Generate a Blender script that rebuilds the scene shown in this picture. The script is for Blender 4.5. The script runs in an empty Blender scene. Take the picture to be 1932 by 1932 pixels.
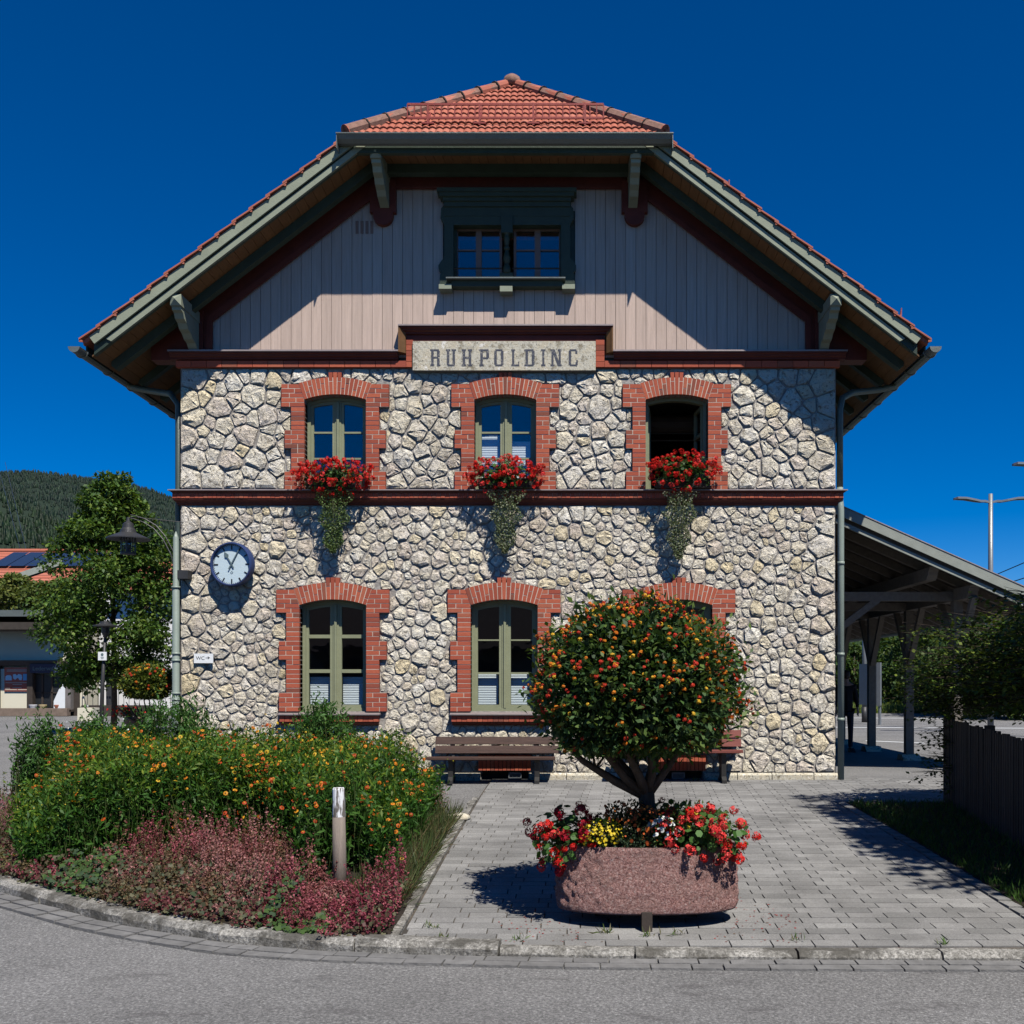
import bpy, math, random
import numpy as np
from mathutils import Vector, Matrix

R = math.radians
rnd = random.Random(7)
nr = np.random.default_rng(11)
sc = bpy.context.scene
col = sc.collection

# ---------------------------------------------------------------- camera, sky, sun, exposure
CAMZ = 1.53
HX, HY, F = 1075.0, 1283.0, 1932.0          # vanishing point and focal length of the photograph
cam_d = bpy.data.cameras.new("camera")
cam = bpy.data.objects.new("camera", cam_d)
col.objects.link(cam)
cam.location = (0, 0, CAMZ)
cam.rotation_euler = (R(90), 0, 0)
cam_d.sensor_width = 36
cam_d.lens = 36
cam_d.shift_x = -(HX - 966) / 1932
cam_d.shift_y = (HY - 966) / 1932
cam_d.clip_end = 12000
cam_d.clip_start = 0.05
sc.camera = cam

SUN = Vector((0.55, -1.0, 1.76)).normalized()  # towards the sun
world = bpy.data.worlds.new("World")
sc.world = world
world.use_nodes = True
wn = world.node_tree
wn.nodes.clear()
sky = wn.nodes.new("ShaderNodeTexSky")
sky.sky_type = 'NISHITA'
sky.sun_disc = False
sky.sun_elevation = math.asin(SUN.z)
sky.sun_rotation = math.atan2(SUN.x, SUN.y)
sky.altitude = 3000
sky.air_density = 1.0
sky.dust_density = 0.0
sky.ozone_density = 8.0
hs = wn.nodes.new("ShaderNodeHueSaturation")
hs.inputs['Saturation'].default_value = 1.35
hs.inputs['Hue'].default_value = 0.506
bg = wn.nodes.new("ShaderNodeBackground")
bg.inputs['Strength'].default_value = 0.081
wo = wn.nodes.new("ShaderNodeOutputWorld")
wn.links.new(sky.outputs[0], hs.inputs['Color'])
wn.links.new(hs.outputs[0], bg.inputs[0])
wn.links.new(bg.outputs[0], wo.inputs[0])

sun_d = bpy.data.lights.new("sun", 'SUN')
sun_d.energy = 5.0
sun_d.angle = R(0.5)
sun_d.color = (1.0, 0.955, 0.875)
sun = bpy.data.objects.new("sun", sun_d)
col.objects.link(sun)
sun.rotation_euler = SUN.to_track_quat('Z', 'Y').to_euler()

sc.view_settings.view_transform = 'Standard'
sc.view_settings.look = 'None'
sc.view_settings.exposure = 0.38
sc.view_settings.gamma = 1.0
sc.view_settings.use_curve_mapping = False
sc.cycles.max_bounces = 6
sc.cycles.diffuse_bounces = 1
sc.cycles.sample_clamp_indirect = 0.03
sc.cycles.transparent_max_bounces = 12

# ---------------------------------------------------------------- helpers
def W(px, py, y):
    """a point at distance y, read off the photograph when measuring"""
    return ((px - HX) / F * y, y, CAMZ - (py - HY) / F * y)
def WX(px, y): return (px - HX) / F * y
def WZ(py, y): return CAMZ - (py - HY) / F * y

GP = [(6.0, -.35), (7.1, -.31), (8.5, -.24), (10.4, -.15), (14.0, -.03), (15.8, 0.0)]
def g(y):
    if y <= GP[0][0]: return GP[0][1]
    for (a, za), (b, zb) in zip(GP, GP[1:]):
        if y <= b: return za + (zb - za) * (y - a) / (b - a)
    return 0.0

class MB:
    def __init__(s):
        s.v = []; s.f = []
    def add(s, vs, fs):
        o = len(s.v); s.v += [tuple(v) for v in vs]; s.f += [tuple(i + o for i in f) for f in fs]; return s
    def box(s, x0, x1, y0, y1, z0, z1):
        return s.add([(x0,y0,z0),(x1,y0,z0),(x1,y1,z0),(x0,y1,z0),(x0,y0,z1),(x1,y0,z1),(x1,y1,z1),(x0,y1,z1)],
              [(0,3,2,1),(4,5,6,7),(0,1,5,4),(1,2,6,5),(2,3,7,6),(3,0,4,7)])
    def prism(s, poly, y0, y1):
        """poly in x,z; extruded along y"""
        n = len(poly)
        a = sum(poly[i][0]*poly[(i+1)%n][1]-poly[(i+1)%n][0]*poly[i][1] for i in range(n))
        if a < 0: poly = poly[::-1]
        vs = [(x,y0,z) for x,z in poly] + [(x,y1,z) for x,z in poly]
        fs = [tuple(range(n)), tuple(range(2*n-1, n-1, -1))] + [((i+1)%n, i, i+n, (i+1)%n+n) for i in range(n)]
        return s.add(vs, fs)
    def prism_x(s, poly, x0, x1):
        """poly in y,z; extruded along x"""
        n = len(poly)
        a = sum(poly[i][0]*poly[(i+1)%n][1]-poly[(i+1)%n][0]*poly[i][1] for i in range(n))
        if a < 0: poly = poly[::-1]
        vs = [(x0,y,z) for y,z in poly] + [(x1,y,z) for y,z in poly]
        fs = [tuple(range(n-1,-1,-1)), tuple(range(n, 2*n))] + [(i, (i+1)%n, (i+1)%n+n, i+n) for i in range(n)]
        return s.add(vs, fs)
    def prism_z(s, poly, z0, z1):
        n = len(poly)
        a = sum(poly[i][0]*poly[(i+1)%n][1]-poly[(i+1)%n][0]*poly[i][1] for i in range(n))
        if a < 0: poly = poly[::-1]
        vs = [(x,y,z0) for x,y in poly] + [(x,y,z1) for x,y in poly]
        fs = [tuple(range(n-1,-1,-1)), tuple(range(n, 2*n))] + [(i, (i+1)%n, (i+1)%n+n, i+n) for i in range(n)]
        return s.add(vs, fs)
    def beam(s, a, b, w, h, up=(0,0,1)):
        """box from a to b, w across, h along up"""
        a = Vector(a); b = Vector(b); d = (b-a).normalized(); u = Vector(up)
        sd = d.cross(u).normalized(); u = sd.cross(d).normalized()
        vs = []
        for p in (a, b):
            for i, j in ((-1,-1),(1,-1),(1,1),(-1,1)):
                vs.append(p + sd*(w/2*i) + u*(h/2*j))
        return s.add(vs, [(0,1,2,3),(7,6,5,4),(0,4,5,1),(1,5,6,2),(2,6,7,3),(3,7,4,0)])
    def tube(s, pts, r, n=8, cap=True):
        pts = [Vector(p) for p in pts]
        rs = r if isinstance(r, (list, tuple)) else [r]*len(pts)
        rings = []; prev = None
        for i, p in enumerate(pts):
            d = (pts[min(i+1, len(pts)-1)] - pts[max(i-1, 0)]).normalized()
            ref = Vector((0,0,1)) if abs(d.z) < .9 else Vector((1,0,0))
            if prev is None: u = d.cross(ref).normalized()
            else: u = (prev - d*prev.dot(d)).normalized()
            prev = u; w = d.cross(u)
            rings.append([p + (u*math.cos(t)+w*math.sin(t))*rs[i] for t in [2*math.pi*k/n for k in range(n)]])
        vs = [v for rg in rings for v in rg]; fs = []
        for i in range(len(pts)-1):
            for k in range(n):
                fs.append((i*n+k, i*n+(k+1)%n, (i+1)*n+(k+1)%n, (i+1)*n+k))
        if cap: fs += [tuple(range(n-1,-1,-1)), tuple((len(pts)-1)*n+k for k in range(n))]
        return s.add(vs, fs)
    def lathe(s, prof, c=(0,0,0), n=24, sx=1, sy=1):
        """prof: (radius, z) list"""
        vs = []; fs = []
        for r, z in prof:
            for k in range(n):
                t = 2*math.pi*k/n
                vs.append((c[0]+r*sx*math.cos(t), c[1]+r*sy*math.sin(t), c[2]+z))
        for i in range(len(prof)-1):
            for k in range(n):
                fs.append((i*n+k, i*n+(k+1)%n, (i+1)*n+(k+1)%n, (i+1)*n+k))
        fs += [tuple(range(n-1,-1,-1)), tuple((len(prof)-1)*n+k for k in range(n))]
        return s.add(vs, fs)
    def mesh(s, name, mat=None, smooth=False):
        m = bpy.data.meshes.new(name)
        m.from_pydata(s.v, [], s.f)
        if mat: m.materials.append(mat)
        if smooth: m.polygons.foreach_set('use_smooth', [True]*len(m.polygons))
        m.update()
        return m

def tag(o, label=None, cat=None, group=None, kind=None):
    if label: o['label'] = label
    if cat: o['category'] = cat
    if group: o['group'] = group
    if kind: o['kind'] = kind
    return o
def link(name, mesh, parent=None, **kw):
    o = bpy.data.objects.new(name, mesh)
    col.objects.link(o)
    if parent is not None:
        o.parent = parent
        o.matrix_parent_inverse = WM[parent.name].inverted()
    WM[o.name] = Matrix()
    return tag(o, **kw)
WM = {}
def mk(name, mb, mat, parent=None, smooth=False, **kw):
    return link(name, mb.mesh(name, mat, smooth), parent, **kw)
def thing(name, loc, label, cat, group=None):
    o = bpy.data.objects.new(name, None)
    o.location = loc; o.empty_display_size = .2
    col.objects.link(o)
    WM[o.name] = Matrix.Translation(loc)
    return tag(o, label, cat, group)
def place(name, mesh, loc, parent=None, rot=(0,0,0), scale=(1,1,1), **kw):
    """an object sharing mesh data, set at a world position under its parent"""
    o = link(name, mesh, parent, **kw)
    o.location = loc; o.rotation_euler = rot; o.scale = scale
    return o

def npmesh(name, V, Fq, mat, C=None, smooth=False):
    """V (n,3) floats, Fq (m,k) ints"""
    m = bpy.data.meshes.new(name)
    V = np.asarray(V, dtype=np.float32); Fq = np.asarray(Fq, dtype=np.int32)
    k = Fq.shape[1]
    m.vertices.add(len(V)); m.vertices.foreach_set('co', V.ravel())
    m.loops.add(Fq.size); m.loops.foreach_set('vertex_index', Fq.ravel())
    m.polygons.add(len(Fq)); m.polygons.foreach_set('loop_start', np.arange(len(Fq), dtype=np.int32)*k)
    if smooth: m.polygons.foreach_set('use_smooth', np.ones(len(Fq), dtype=bool))
    if C is not None:
        at = m.color_attributes.new('tint', 'FLOAT_COLOR', 'POINT')
        C4 = np.ones((len(V), 4), dtype=np.float32); C4[:, :3] = C
        at.data.foreach_set('color', C4.ravel())
    m.materials.append(mat)
    m.update(calc_edges=True)
    m.validate()
    return m

def unit(a): return a/np.maximum(np.linalg.norm(a, axis=-1, keepdims=True), 1e-9)
def leaves(P, L, asp=.45, D=None, rand=1.0, up=.5, fold=.12):
    """leaf blades: P base points, L lengths, D preferred direction; returns verts, quads"""
    P = np.asarray(P, float); n = len(P)
    L = np.broadcast_to(np.asarray(L, float), (n,))
    d = nr.normal(size=(n, 3))*rand
    if D is not None: d = d + D
    d = unit(d)
    nn = nr.normal(size=(n, 3))*.7 + np.array([0, 0, up*2])
    s = unit(np.cross(d, nn)); nn = np.cross(s, d)
    w = (L*asp*.5)[:, None]; Lc = L[:, None]
    v = np.stack([P, P+d*Lc*.45+s*w+nn*Lc*fold, P+d*Lc, P+d*Lc*.45-s*w+nn*Lc*fold], 1).reshape(-1, 3)
    q = np.arange(n*4).reshape(n, 4)
    return v, q
def discs(P, r, N=None, k=6, rand=.5, cup=.0):
    """small flat k-gons at P facing N"""
    P = np.asarray(P, float); n = len(P)
    r = np.broadcast_to(np.asarray(r, float), (n,))
    nn = nr.normal(size=(n, 3))*rand
    if N is not None: nn = nn + N
    nn = unit(nn)
    a = unit(np.cross(nn, nr.normal(size=(n, 3)))); b = np.cross(nn, a)
    t = np.arange(k)*2*np.pi/k
    v = P[:, None] + r[:, None, None]*(a[:, None]*np.cos(t)[None, :, None]+b[:, None]*np.sin(t)[None, :, None])
    return v.reshape(-1, 3), np.arange(n*k).reshape(n, k)
def pick(cols, n, jit=.25):
    c = np.array(cols)[nr.integers(0, len(cols), n)]
    return np.clip(c*(1+nr.uniform(-jit, jit, (n, 1))), 0, 1)
class Cloud:
    """gathers quads with a colour each into one mesh"""
    def __init__(s): s.V = []; s.Q = []; s.C = []; s.n = 0
    def add(s, vq, c):
        v, q = vq; k = q.shape[1]
        c = np.repeat(np.broadcast_to(c, (len(q), 3)), k, axis=0)
        if k == 6:
            v6 = v.reshape(-1, 6, 3); 
            q = np.concatenate([q[:, [0,1,2,3]], q[:, [0,3,4,5]]])
        s.V.append(v); s.Q.append(q+s.n); s.C.append(c); s.n += len(v)
        return s
    def mesh(s, name, mat): return npmesh(name, np.concatenate(s.V), np.concatenate(s.Q), mat, np.concatenate(s.C))

# ---------------------------------------------------------------- materials
class N:
    def __init__(s, name):
        s.m = bpy.data.materials.new(name); s.m.use_nodes = True
        s.t = s.m.node_tree; s.n = s.t.nodes; s.n.clear()
        s.out = s.n.new('ShaderNodeOutputMaterial')
    def new(s, typ, **kw):
        nd = s.n.new('ShaderNode'+typ)
        for k, v in kw.items():
            if k.startswith('_'): setattr(nd, k[1:], v)
        return nd
    def L(s, a, b): s.t.links.new(a, b)
    def set(s, nd, inp, v):
        if hasattr(v, 'is_linked') or isinstance(v, bpy.types.NodeSocket): s.L(v, nd.inputs[inp])
        elif isinstance(v, (tuple, list)) and len(v) == 3 and nd.inputs[inp].type == 'RGBA': nd.inputs[inp].default_value = (*v, 1)
        else: nd.inputs[inp].default_value = v
    def pos(s): return s.new('NewGeometry').outputs['Position']
    def rand(s):
        oi = s.new('ObjectInfo'); ge = s.new('NewGeometry')
        a = s.new('Math', _operation='MULTIPLY_ADD'); s.L(oi.outputs['Random'], a.inputs[0]); a.inputs[1].default_value = 7.31
        s.L(ge.outputs['Random Per Island'], a.inputs[2])
        f = s.new('Math', _operation='FRACT'); s.L(a.outputs[0], f.inputs[0]); return f.outputs[0]
    def mapv(s, vec, scale):
        mp = s.new('Mapping'); s.L(vec, mp.inputs[0]); mp.inputs['Scale'].default_value = scale; return mp.outputs[0]
    def noise(s, scale, detail=4, rough=.55, vec=None, dist=0):
        nd = s.new('TexNoise'); nd.inputs['Scale'].default_value = scale; nd.inputs['Detail'].default_value = detail
        nd.inputs['Roughness'].default_value = rough; nd.inputs['Distortion'].default_value = dist
        s.L(vec or s.pos(), nd.inputs['Vector']); return nd.outputs['Fac']
    def voro(s, scale, vec=None, feature='F1'):
        nd = s.new('TexVoronoi'); nd.feature = feature; nd.inputs['Scale'].default_value = scale
        s.L(vec or s.pos(), nd.inputs['Vector']); return nd.outputs['Distance']
    def ramp(s, fac, stops, interp='LINEAR'):
        r = s.new('ValToRGB'); r.color_ramp.interpolation = interp
        e = r.color_ramp.elements
        while len(e) < len(stops): e.new(.5)
        for i, (p, c) in enumerate(stops):
            e[i].position = p; e[i].color = (*c, 1) if isinstance(c, (tuple, list)) else (c, c, c, 1)
        s.L(fac, r.inputs[0]); return r.outputs[0]
    def mix(s, fac, a, b, mode='MIX'):
        m = s.new('Mix', _data_type='RGBA', _blend_type=mode)
        for i, v in ((0, fac), (6, a), (7, b)):
            if isinstance(v, bpy.types.NodeSocket): s.L(v, m.inputs[i])
            elif isinstance(v, (tuple, list)): m.inputs[i].default_value = (*v, 1)
            else: m.inputs[i].default_value = v if i == 0 else (v, v, v, 1)
        return m.outputs[2]
    def math(s, op, a, b=0.0):
        m = s.new('Math', _operation=op)
        for i, v in ((0, a), (1, b)):
            if isinstance(v, bpy.types.NodeSocket): s.L(v, m.inputs[i])
            else: m.inputs[i].default_value = v
        return m.outputs[0]
    def bump(s, h, dist=.01, strength=1.0):
        b = s.new('Bump'); s.L(h, b.inputs['Height']); b.inputs['Distance'].default_value = dist
        b.inputs['Strength'].default_value = strength; return b.outputs[0]
    def done(s, color, rough=.8, bump=None, spec=.3, metal=0.0, **kw):
        p = s.new('BsdfPrincipled')
        s.set(p, 'Base Color', color); s.set(p, 'Roughness', rough); p.inputs['Specular IOR Level'].default_value = spec
        p.inputs['Metallic'].default_value = metal
        if bump is not None: s.L(bump, p.inputs['Normal'])
        s.L(p.outputs[0], s.out.inputs[0]); return s.m

def simple(name, c, rough=.7, var=.25, scale=6, bscale=60, bdist=.003, spec=.3, metal=0.0, grain=None, rv=.0, c2=None):
    """painted / plain surface with soft mottling, optional grain direction and per piece variation"""
    n = N(name)
    v = n.mapv(n.pos(), grain) if grain else n.pos()
    f = n.noise(scale, 5, vec=v)
    d = tuple(x*(1-var) for x in c) if c2 is None else c2
    cc = n.mix(n.ramp(f, [(.3, 0.0), (.75, 1.0)]), d, c)
    if rv:
        cc = n.mix(1.0, cc, n.ramp(n.rand(), [(0, 1-rv), (1, 1+0*rv)]), 'MULTIPLY')
    b = n.bump(n.noise(bscale, 3, vec=v), bdist)
    return n.done(cc, rough, b, spec, metal)

MT = {}
def build_mats():
    # rubble stones: pale tufa, cream to ochre, pitted
    n = N('tufa_stone')
    r = n.rand()
    base = n.ramp(r, [(0, (.80,.72,.58)), (.15, (.88,.83,.73)), (.3, (.74,.67,.57)), (.45, (.92,.88,.79)), (.58, (.84,.70,.45)), (.66, (.88,.82,.71)), (.78, (.70,.60,.52)), (.88, (.80,.70,.60)), (1, (.92,.87,.78))])
    f1 = n.noise(5, 6, .65)
    base = n.mix(n.ramp(f1, [(.35, 0.0), (.7, .6)]), base, (.84,.74,.52))
    f2 = n.noise(16, 8, .7, dist=.6)
    pits = n.ramp(f2, [(.36, 1.0), (.44, 0.0)])
    v2 = n.noise(34, 5, .75, vec=n.mapv(n.pos(), (1, 1, 1.6)))
    pits2 = n.ramp(v2, [(.34, 1.0), (.42, 0.0)])
    cc = n.mix(n.math('MULTIPLY', pits, .75), base, (.16,.13,.10))
    cc = n.mix(n.math('MULTIPLY', pits2, .8), cc, (.10,.08,.065))
    cc = n.mix(1.0, cc, n.ramp(n.noise(.55, 6, .65), [(.3, (.82,.80,.78)), (.52, (1.06,1.06,1.06))]), 'MULTIPLY')
    h = n.math('SUBTRACT', n.math('MULTIPLY', n.noise(9, 8, .72, dist=.4), 1.6), n.math('ADD', n.math('MULTIPLY', pits, .35), n.math('MULTIPLY', pits2, .22)))
    MT['stone'] = n.done(cc, .95, n.bump(h, .06), .1)
    n = N('mortar')
    MT['mortar'] = n.done(n.ramp(n.noise(14, 6), [(.3, (.18,.165,.15)), (.7, (.42,.39,.355))]), .95, n.bump(n.noise(40, 5), .01), .1)
    n = N('red_brick')
    cc = n.ramp(n.rand(), [(0, (.28,.066,.04)), (.3, (.37,.088,.052)), (.55, (.44,.115,.062)), (.8, (.31,.072,.045)), (.93, (.17,.065,.045)), (1, (.42,.125,.07))])
    cc = n.mix(n.ramp(n.noise(25, 6, .7), [(.4, 0.0), (.8, .6)]), cc, (.30,.07,.04))
    MT['brick'] = n.done(cc, .85, n.bump(n.noise(80, 4), .004), .2)
    MT['brickmortar'] = simple('brick_mortar', (.66,.56,.46), .95, .3)
    MT['board'] = simple('pale_pink_boards', (.64,.49,.405), .75, .24, 3, 40, .004, grain=(9, 9, .45), rv=.13)
    MT['green'] = simple('sage_green_paint', (.285,.31,.225), .6, .2, 5, 50, .002, grain=(1, 1, 1))
    MT['dgreen'] = simple('dark_green_paint', (.032,.05,.036), .5, .25)
    MT['winframe'] = simple('window_green', (.26,.275,.17), .5, .15, 8)
    MT['brownframe'] = simple('grey_brown_window_paint', (.16,.115,.10), .5, .2)
    MT['darkred'] = simple('oxblood_paint', (.085,.018,.012), .6, .3)
    MT['soffit'] = simple('ochre_brown_boards', (.17,.085,.032), .7, .3, 4, 40, .002, grain=(4, 1, 4), rv=.25)
    MT['metal'] = simple('weathered_grey_metal', (.16,.18,.165), .45, .25, 5, metal=.3, spec=.5)
    MT['flash'] = simple('mauve_flashing', (.36,.30,.29), .5, .2, metal=.2)
    MT['pipe'] = simple('grey_green_pipe', (.26,.31,.265), .45, .2, 4, spec=.5)
    MT['dpipe'] = simple('shaded_green_pipe', (.06,.09,.08), .45, .2, 4, spec=.5)  # darker copy of the pipe green, shade under the eaves put into it
    n = N('roof_tile_clay')
    cc = n.ramp(n.rand(), [(0, (.35,.10,.062)), (.4, (.43,.13,.08)), (.7, (.38,.115,.07)), (1, (.47,.165,.11))])
    cc = n.mix(n.ramp(n.noise(9, 6, .7), [(.45, 0.0), (.8, .6)]), cc, (.26,.10,.07))
    MT['tile'] = n.done(cc, .75, n.bump(n.noise(60, 3), .003), .3)
    MT['snowred'] = simple('snow_guard_red', (.28,.05,.04), .5, .2)
    MT['cement'] = simple('ridge_mortar', (.30,.17,.13), .95, .4, 20)
    n = N('window_glass')
    a = n.new('BsdfTransparent'); a.inputs[0].default_value = (.95,.97,.98,1)
    b = n.new('BsdfGlossy'); b.inputs['Roughness'].default_value = .02; b.inputs[0].default_value = (.9,.95,1,1)
    n.L(n.bump(n.noise(3, 2), .002), b.inputs['Normal'])
    mx = n.new('MixShader'); mx.inputs[0].default_value = .085
    n.L(a.outputs[0], mx.inputs[1]); n.L(b.outputs[0], mx.inputs[2]); n.L(mx.outputs[0], n.out.inputs[0]); MT['glass'] = n.m
    MT['blind'] = simple('white_blind', (.72,.76,.76), .8, .05)
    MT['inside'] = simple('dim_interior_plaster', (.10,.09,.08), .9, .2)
    MT['render'] = simple('cream_render', (.72,.67,.52), .9, .08, 2)
    MT['white'] = simple('white_render', (.74,.73,.71), .9, .08, 2)
    MT['wpaint'] = simple('white_sign_paint', (.78,.80,.80), .5, .04)
    MT['black'] = simple('black_paint', (.02,.022,.025), .5, .2)
    MT['grey'] = simple('light_grey_metal', (.26,.275,.28), .4, .15, metal=.4, spec=.5)
    MT['dgrey'] = simple('dark_grey_metal', (.055,.055,.057), .45, .2, metal=.3)
    # plaque
    n = N('sign_limestone')
    cc = n.ramp(n.noise(7, 7, .7), [(.36, (.26,.225,.16)), (.47, (.56,.53,.44)), (.56, (.50,.44,.32)), (.66, (.76,.73,.66))])
    p = n.ramp(n.noise(28, 7, .75, vec=n.mapv(n.pos(), (1.5, 1, 1))), [(.39, 1.0), (.44, 0.0)])
    cc = n.mix(p, cc, (.07,.06,.05)); MT['plaque'] = n.done(cc, .9, n.bump(n.noise(22, 7, .7), .012), .1)
    n = N('letter_paint')
    MT['letter'] = n.done(n.ramp(n.noise(30, 6, .75), [(.36, (.30,.28,.25)), (.45, (.075,.08,.10)), (1, (.055,.06,.08))]), .85, n.bump(n.noise(30, 4), .004), .1)
    # timber
    MT['benchwood'] = simple('dark_weathered_bench_wood', (.10,.058,.045), .6, .45, 5, 40, .004, grain=(.5, 6, 6))
    MT['benchred'] = simple('red_brown_bench_wood', (.24,.075,.06), .6, .35, 5, 40, .003, grain=(.5, 6, 6))
    MT['iron'] = simple('bench_iron', (.035,.034,.033), .5, .3)
    MT['canopywood'] = simple('canopy_timber', (.20,.175,.145), .7, .3, 5, grain=(3, 3, 3))
    MT['canopygreen'] = simple('canopy_fascia', (.30,.32,.28), .6, .2)
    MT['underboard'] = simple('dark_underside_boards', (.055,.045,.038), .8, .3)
    MT['postwood'] = simple('weathered_grey_post', (.25,.205,.175), .85, .5, 3, 30, .005, grain=(8, 8, .6), c2=(.14,.12,.105))
    n = N('peeling_white_paint')
    cc = n.ramp(n.noise(3.5, 6, .6, vec=n.mapv(n.pos(), (9, 9, 1.6))), [(.47, (.15,.135,.12)), (.53, (.75,.76,.78)), (1, (.80,.81,.84))])
    MT['peel'] = n.done(cc, .7, None, .2)
    MT['fence'] = simple('dark_palisade_wood', (.075,.065,.055), .85, .4, 3, grain=(6, 6, .5), rv=.4)
    # paving
    n = N('concrete_paver')
    cc = n.ramp(n.rand(), [(0, (.175,.172,.166)), (.5, (.215,.21,.203)), (1, (.25,.245,.236))])
    cc = n.mix(1.0, cc, n.ramp(n.noise(1.1, 6, .68), [(.3, .66), (.62, 1.1)]), 'MULTIPLY')
    sp = n.noise(85, 5, .9)
    cc = n.mix(1.0, cc, n.ramp(sp, [(.33, .6), (.5, 1.0), (.67, 1.42)]), 'MULTIPLY')
    MT['paver'] = n.done(cc, .9, n.bump(sp, .003), .2)
    n = N('joint_sand')
    MT['joint'] = n.done(n.ramp(n.noise(3, 5), [(.4, (.055,.05,.045)), (.62, (.10,.085,.07)), (.7, (.11,.045,.035))]), 1, None, .05)
    n = N('asphalt')
    sp = n.noise(52, 5, .9); sp2 = n.voro(90)
    cc = n.ramp(sp, [(.33, (.055,.054,.053)), (.46, (.145,.142,.14)), (.54, (.21,.206,.202)), (.66, (.44,.43,.42))])
    cc = n.mix(1.0, cc, n.ramp(n.noise(.55, 5, .6), [(.3, .78), (.7, 1.1)]), 'MULTIPLY')
    cc = n.mix(n.ramp(n.noise(1.7, 6, .65, vec=n.mapv(n.pos(), (1, 2.6, 1))), [(.60, 0.0), (.68, .6)]), cc, (.09,.085,.085))
    MT['asphalt'] = n.done(cc, .88, n.bump(n.math('ADD', sp, n.math('MULTIPLY', sp2, .6)), .008), .25)
    n = N('granite_kerb')
    cc = n.ramp(n.noise(45, 6, .8), [(.34, (.06,.056,.05)), (.48, (.235,.225,.205)), (.64, (.50,.48,.44))])
    cc = n.mix(n.ramp(n.noise(3.5, 6, .7), [(.43, 0.0), (.58, .88)]), cc, (.075,.07,.06))
    MT['kerb'] = n.done(cc, .9, n.bump(n.noise(22, 6, .7), .02), .2)
    MT['sett'] = simple('grey_setts', (.215,.21,.205), .9, .35, 9, 60, .008, rv=.2)
    n = N('red_granite')
    big = n.noise(19, 7, .85, vec=n.mapv(n.pos(), (1.3, 1.3, 1)), dist=.6)
    f = n.noise(60, 5, .8)
    cc = n.ramp(f, [(.36, (.12,.06,.058)), (.46, (.50,.25,.225)), (.55, (.68,.39,.35)), (.65, (.90,.74,.68))])
    cc = n.mix(n.ramp(n.noise(4, 4), [(.4, 0.0), (.7, .4)]), cc, (.34,.24,.20))
    MT['granite'] = n.done(cc, .9, n.bump(n.math('ADD', big, n.math('MULTIPLY', f, .35)), .11), .25)
    MT['soil'] = simple('dark_soil', (.035,.026,.02), 1, .5, 9, 30, .03)
    n = N('foliage')
    at = n.new('Attribute'); at.attribute_name = 'tint'
    d = n.new('BsdfPrincipled'); n.L(at.outputs['Color'], d.inputs['Base Color']); d.inputs['Roughness'].default_value = .55
    d.inputs['Specular IOR Level'].default_value = .25
    t = n.new('BsdfTranslucent'); n.L(n.mix(1.0, at.outputs['Color'], (1.3, 1.25, .55), 'MULTIPLY'), t.inputs[0])
    mx = n.new('MixShader'); mx.inputs[0].default_value = .28
    n.L(d.outputs[0], mx.inputs[1]); n.L(t.outputs[0], mx.inputs[2]); n.L(mx.outputs[0], n.out.inputs[0]); MT['leaf'] = n.m
    def petal(name, c, c2):
        n = N(name)
        cc = n.ramp(n.rand(), [(0, c), (1, c2)])
        d = n.new('BsdfPrincipled'); n.L(cc, d.inputs['Base Color']); d.inputs['Roughness'].default_value = .6; d.inputs['Specular IOR Level'].default_value = .15
        t = n.new('BsdfTranslucent'); n.L(cc, t.inputs[0])
        mx = n.new('MixShader'); mx.inputs[0].default_value = .3
        n.L(d.outputs[0], mx.inputs[1]); n.L(t.outputs[0], mx.inputs[2]); n.L(mx.outputs[0], n.out.inputs[0]); return n.m
    MT['pred'] = petal('geranium_red', (.55,.012,.012), (.78,.03,.02))
    MT['pcoral'] = petal('geranium_coral', (.72,.03,.03), (.85,.10,.09))
    MT['pdark'] = petal('geranium_crimson', (.22,.006,.02), (.42,.012,.03))
    MT['lred'] = petal('lantana_red', (.42,.022,.018), (.60,.06,.025))
    MT['lorange'] = petal('lantana_orange', (.62,.15,.015), (.70,.25,.025))
    MT['lyellow'] = petal('lantana_yellow', (.70,.38,.025), (.74,.46,.05))
    MT['bark'] = simple('grey_brown_bark', (.085,.062,.045), .9, .5, 12, 30, .015, grain=(2, 2, .6))
    MT['grass'] = simple('meadow_grass', (.07,.105,.025), 1, .4, 3, 20, .05)
    MT['forest'] = simple('forest_floor', (.018,.034,.018), 1, .4, .01)
    MT['solar'] = simple('solar_panel_blue', (.02,.035,.075), .25, .1, spec=.6)
    MT['dwood'] = simple('dark_shop_timber', (.055,.043,.036), .8, .3)
    MT['clockblue'] = simple('clock_blue_enamel', (.03,.052,.15), .3, .2, spec=.6)
    MT['clockface'] = simple('clock_face', (.56,.68,.72), .5, .03)
    MT['handgrey'] = simple('clock_hand_grey', (.12,.17,.18), .5, .1)
    MT['cloth'] = simple('black_cloth', (.012,.012,.016), .9, .2)
    MT['denim'] = simple('dark_denim', (.015,.022,.04), .9, .2)
    MT['skin'] = simple('skin', (.45,.26,.19), .6, .1)
    MT['hair'] = simple('dark_hair', (.03,.02,.015), .6, .2)
    MT['terra'] = simple('terracotta', (.34,.20,.16), .85, .3)
build_mats()

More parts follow.
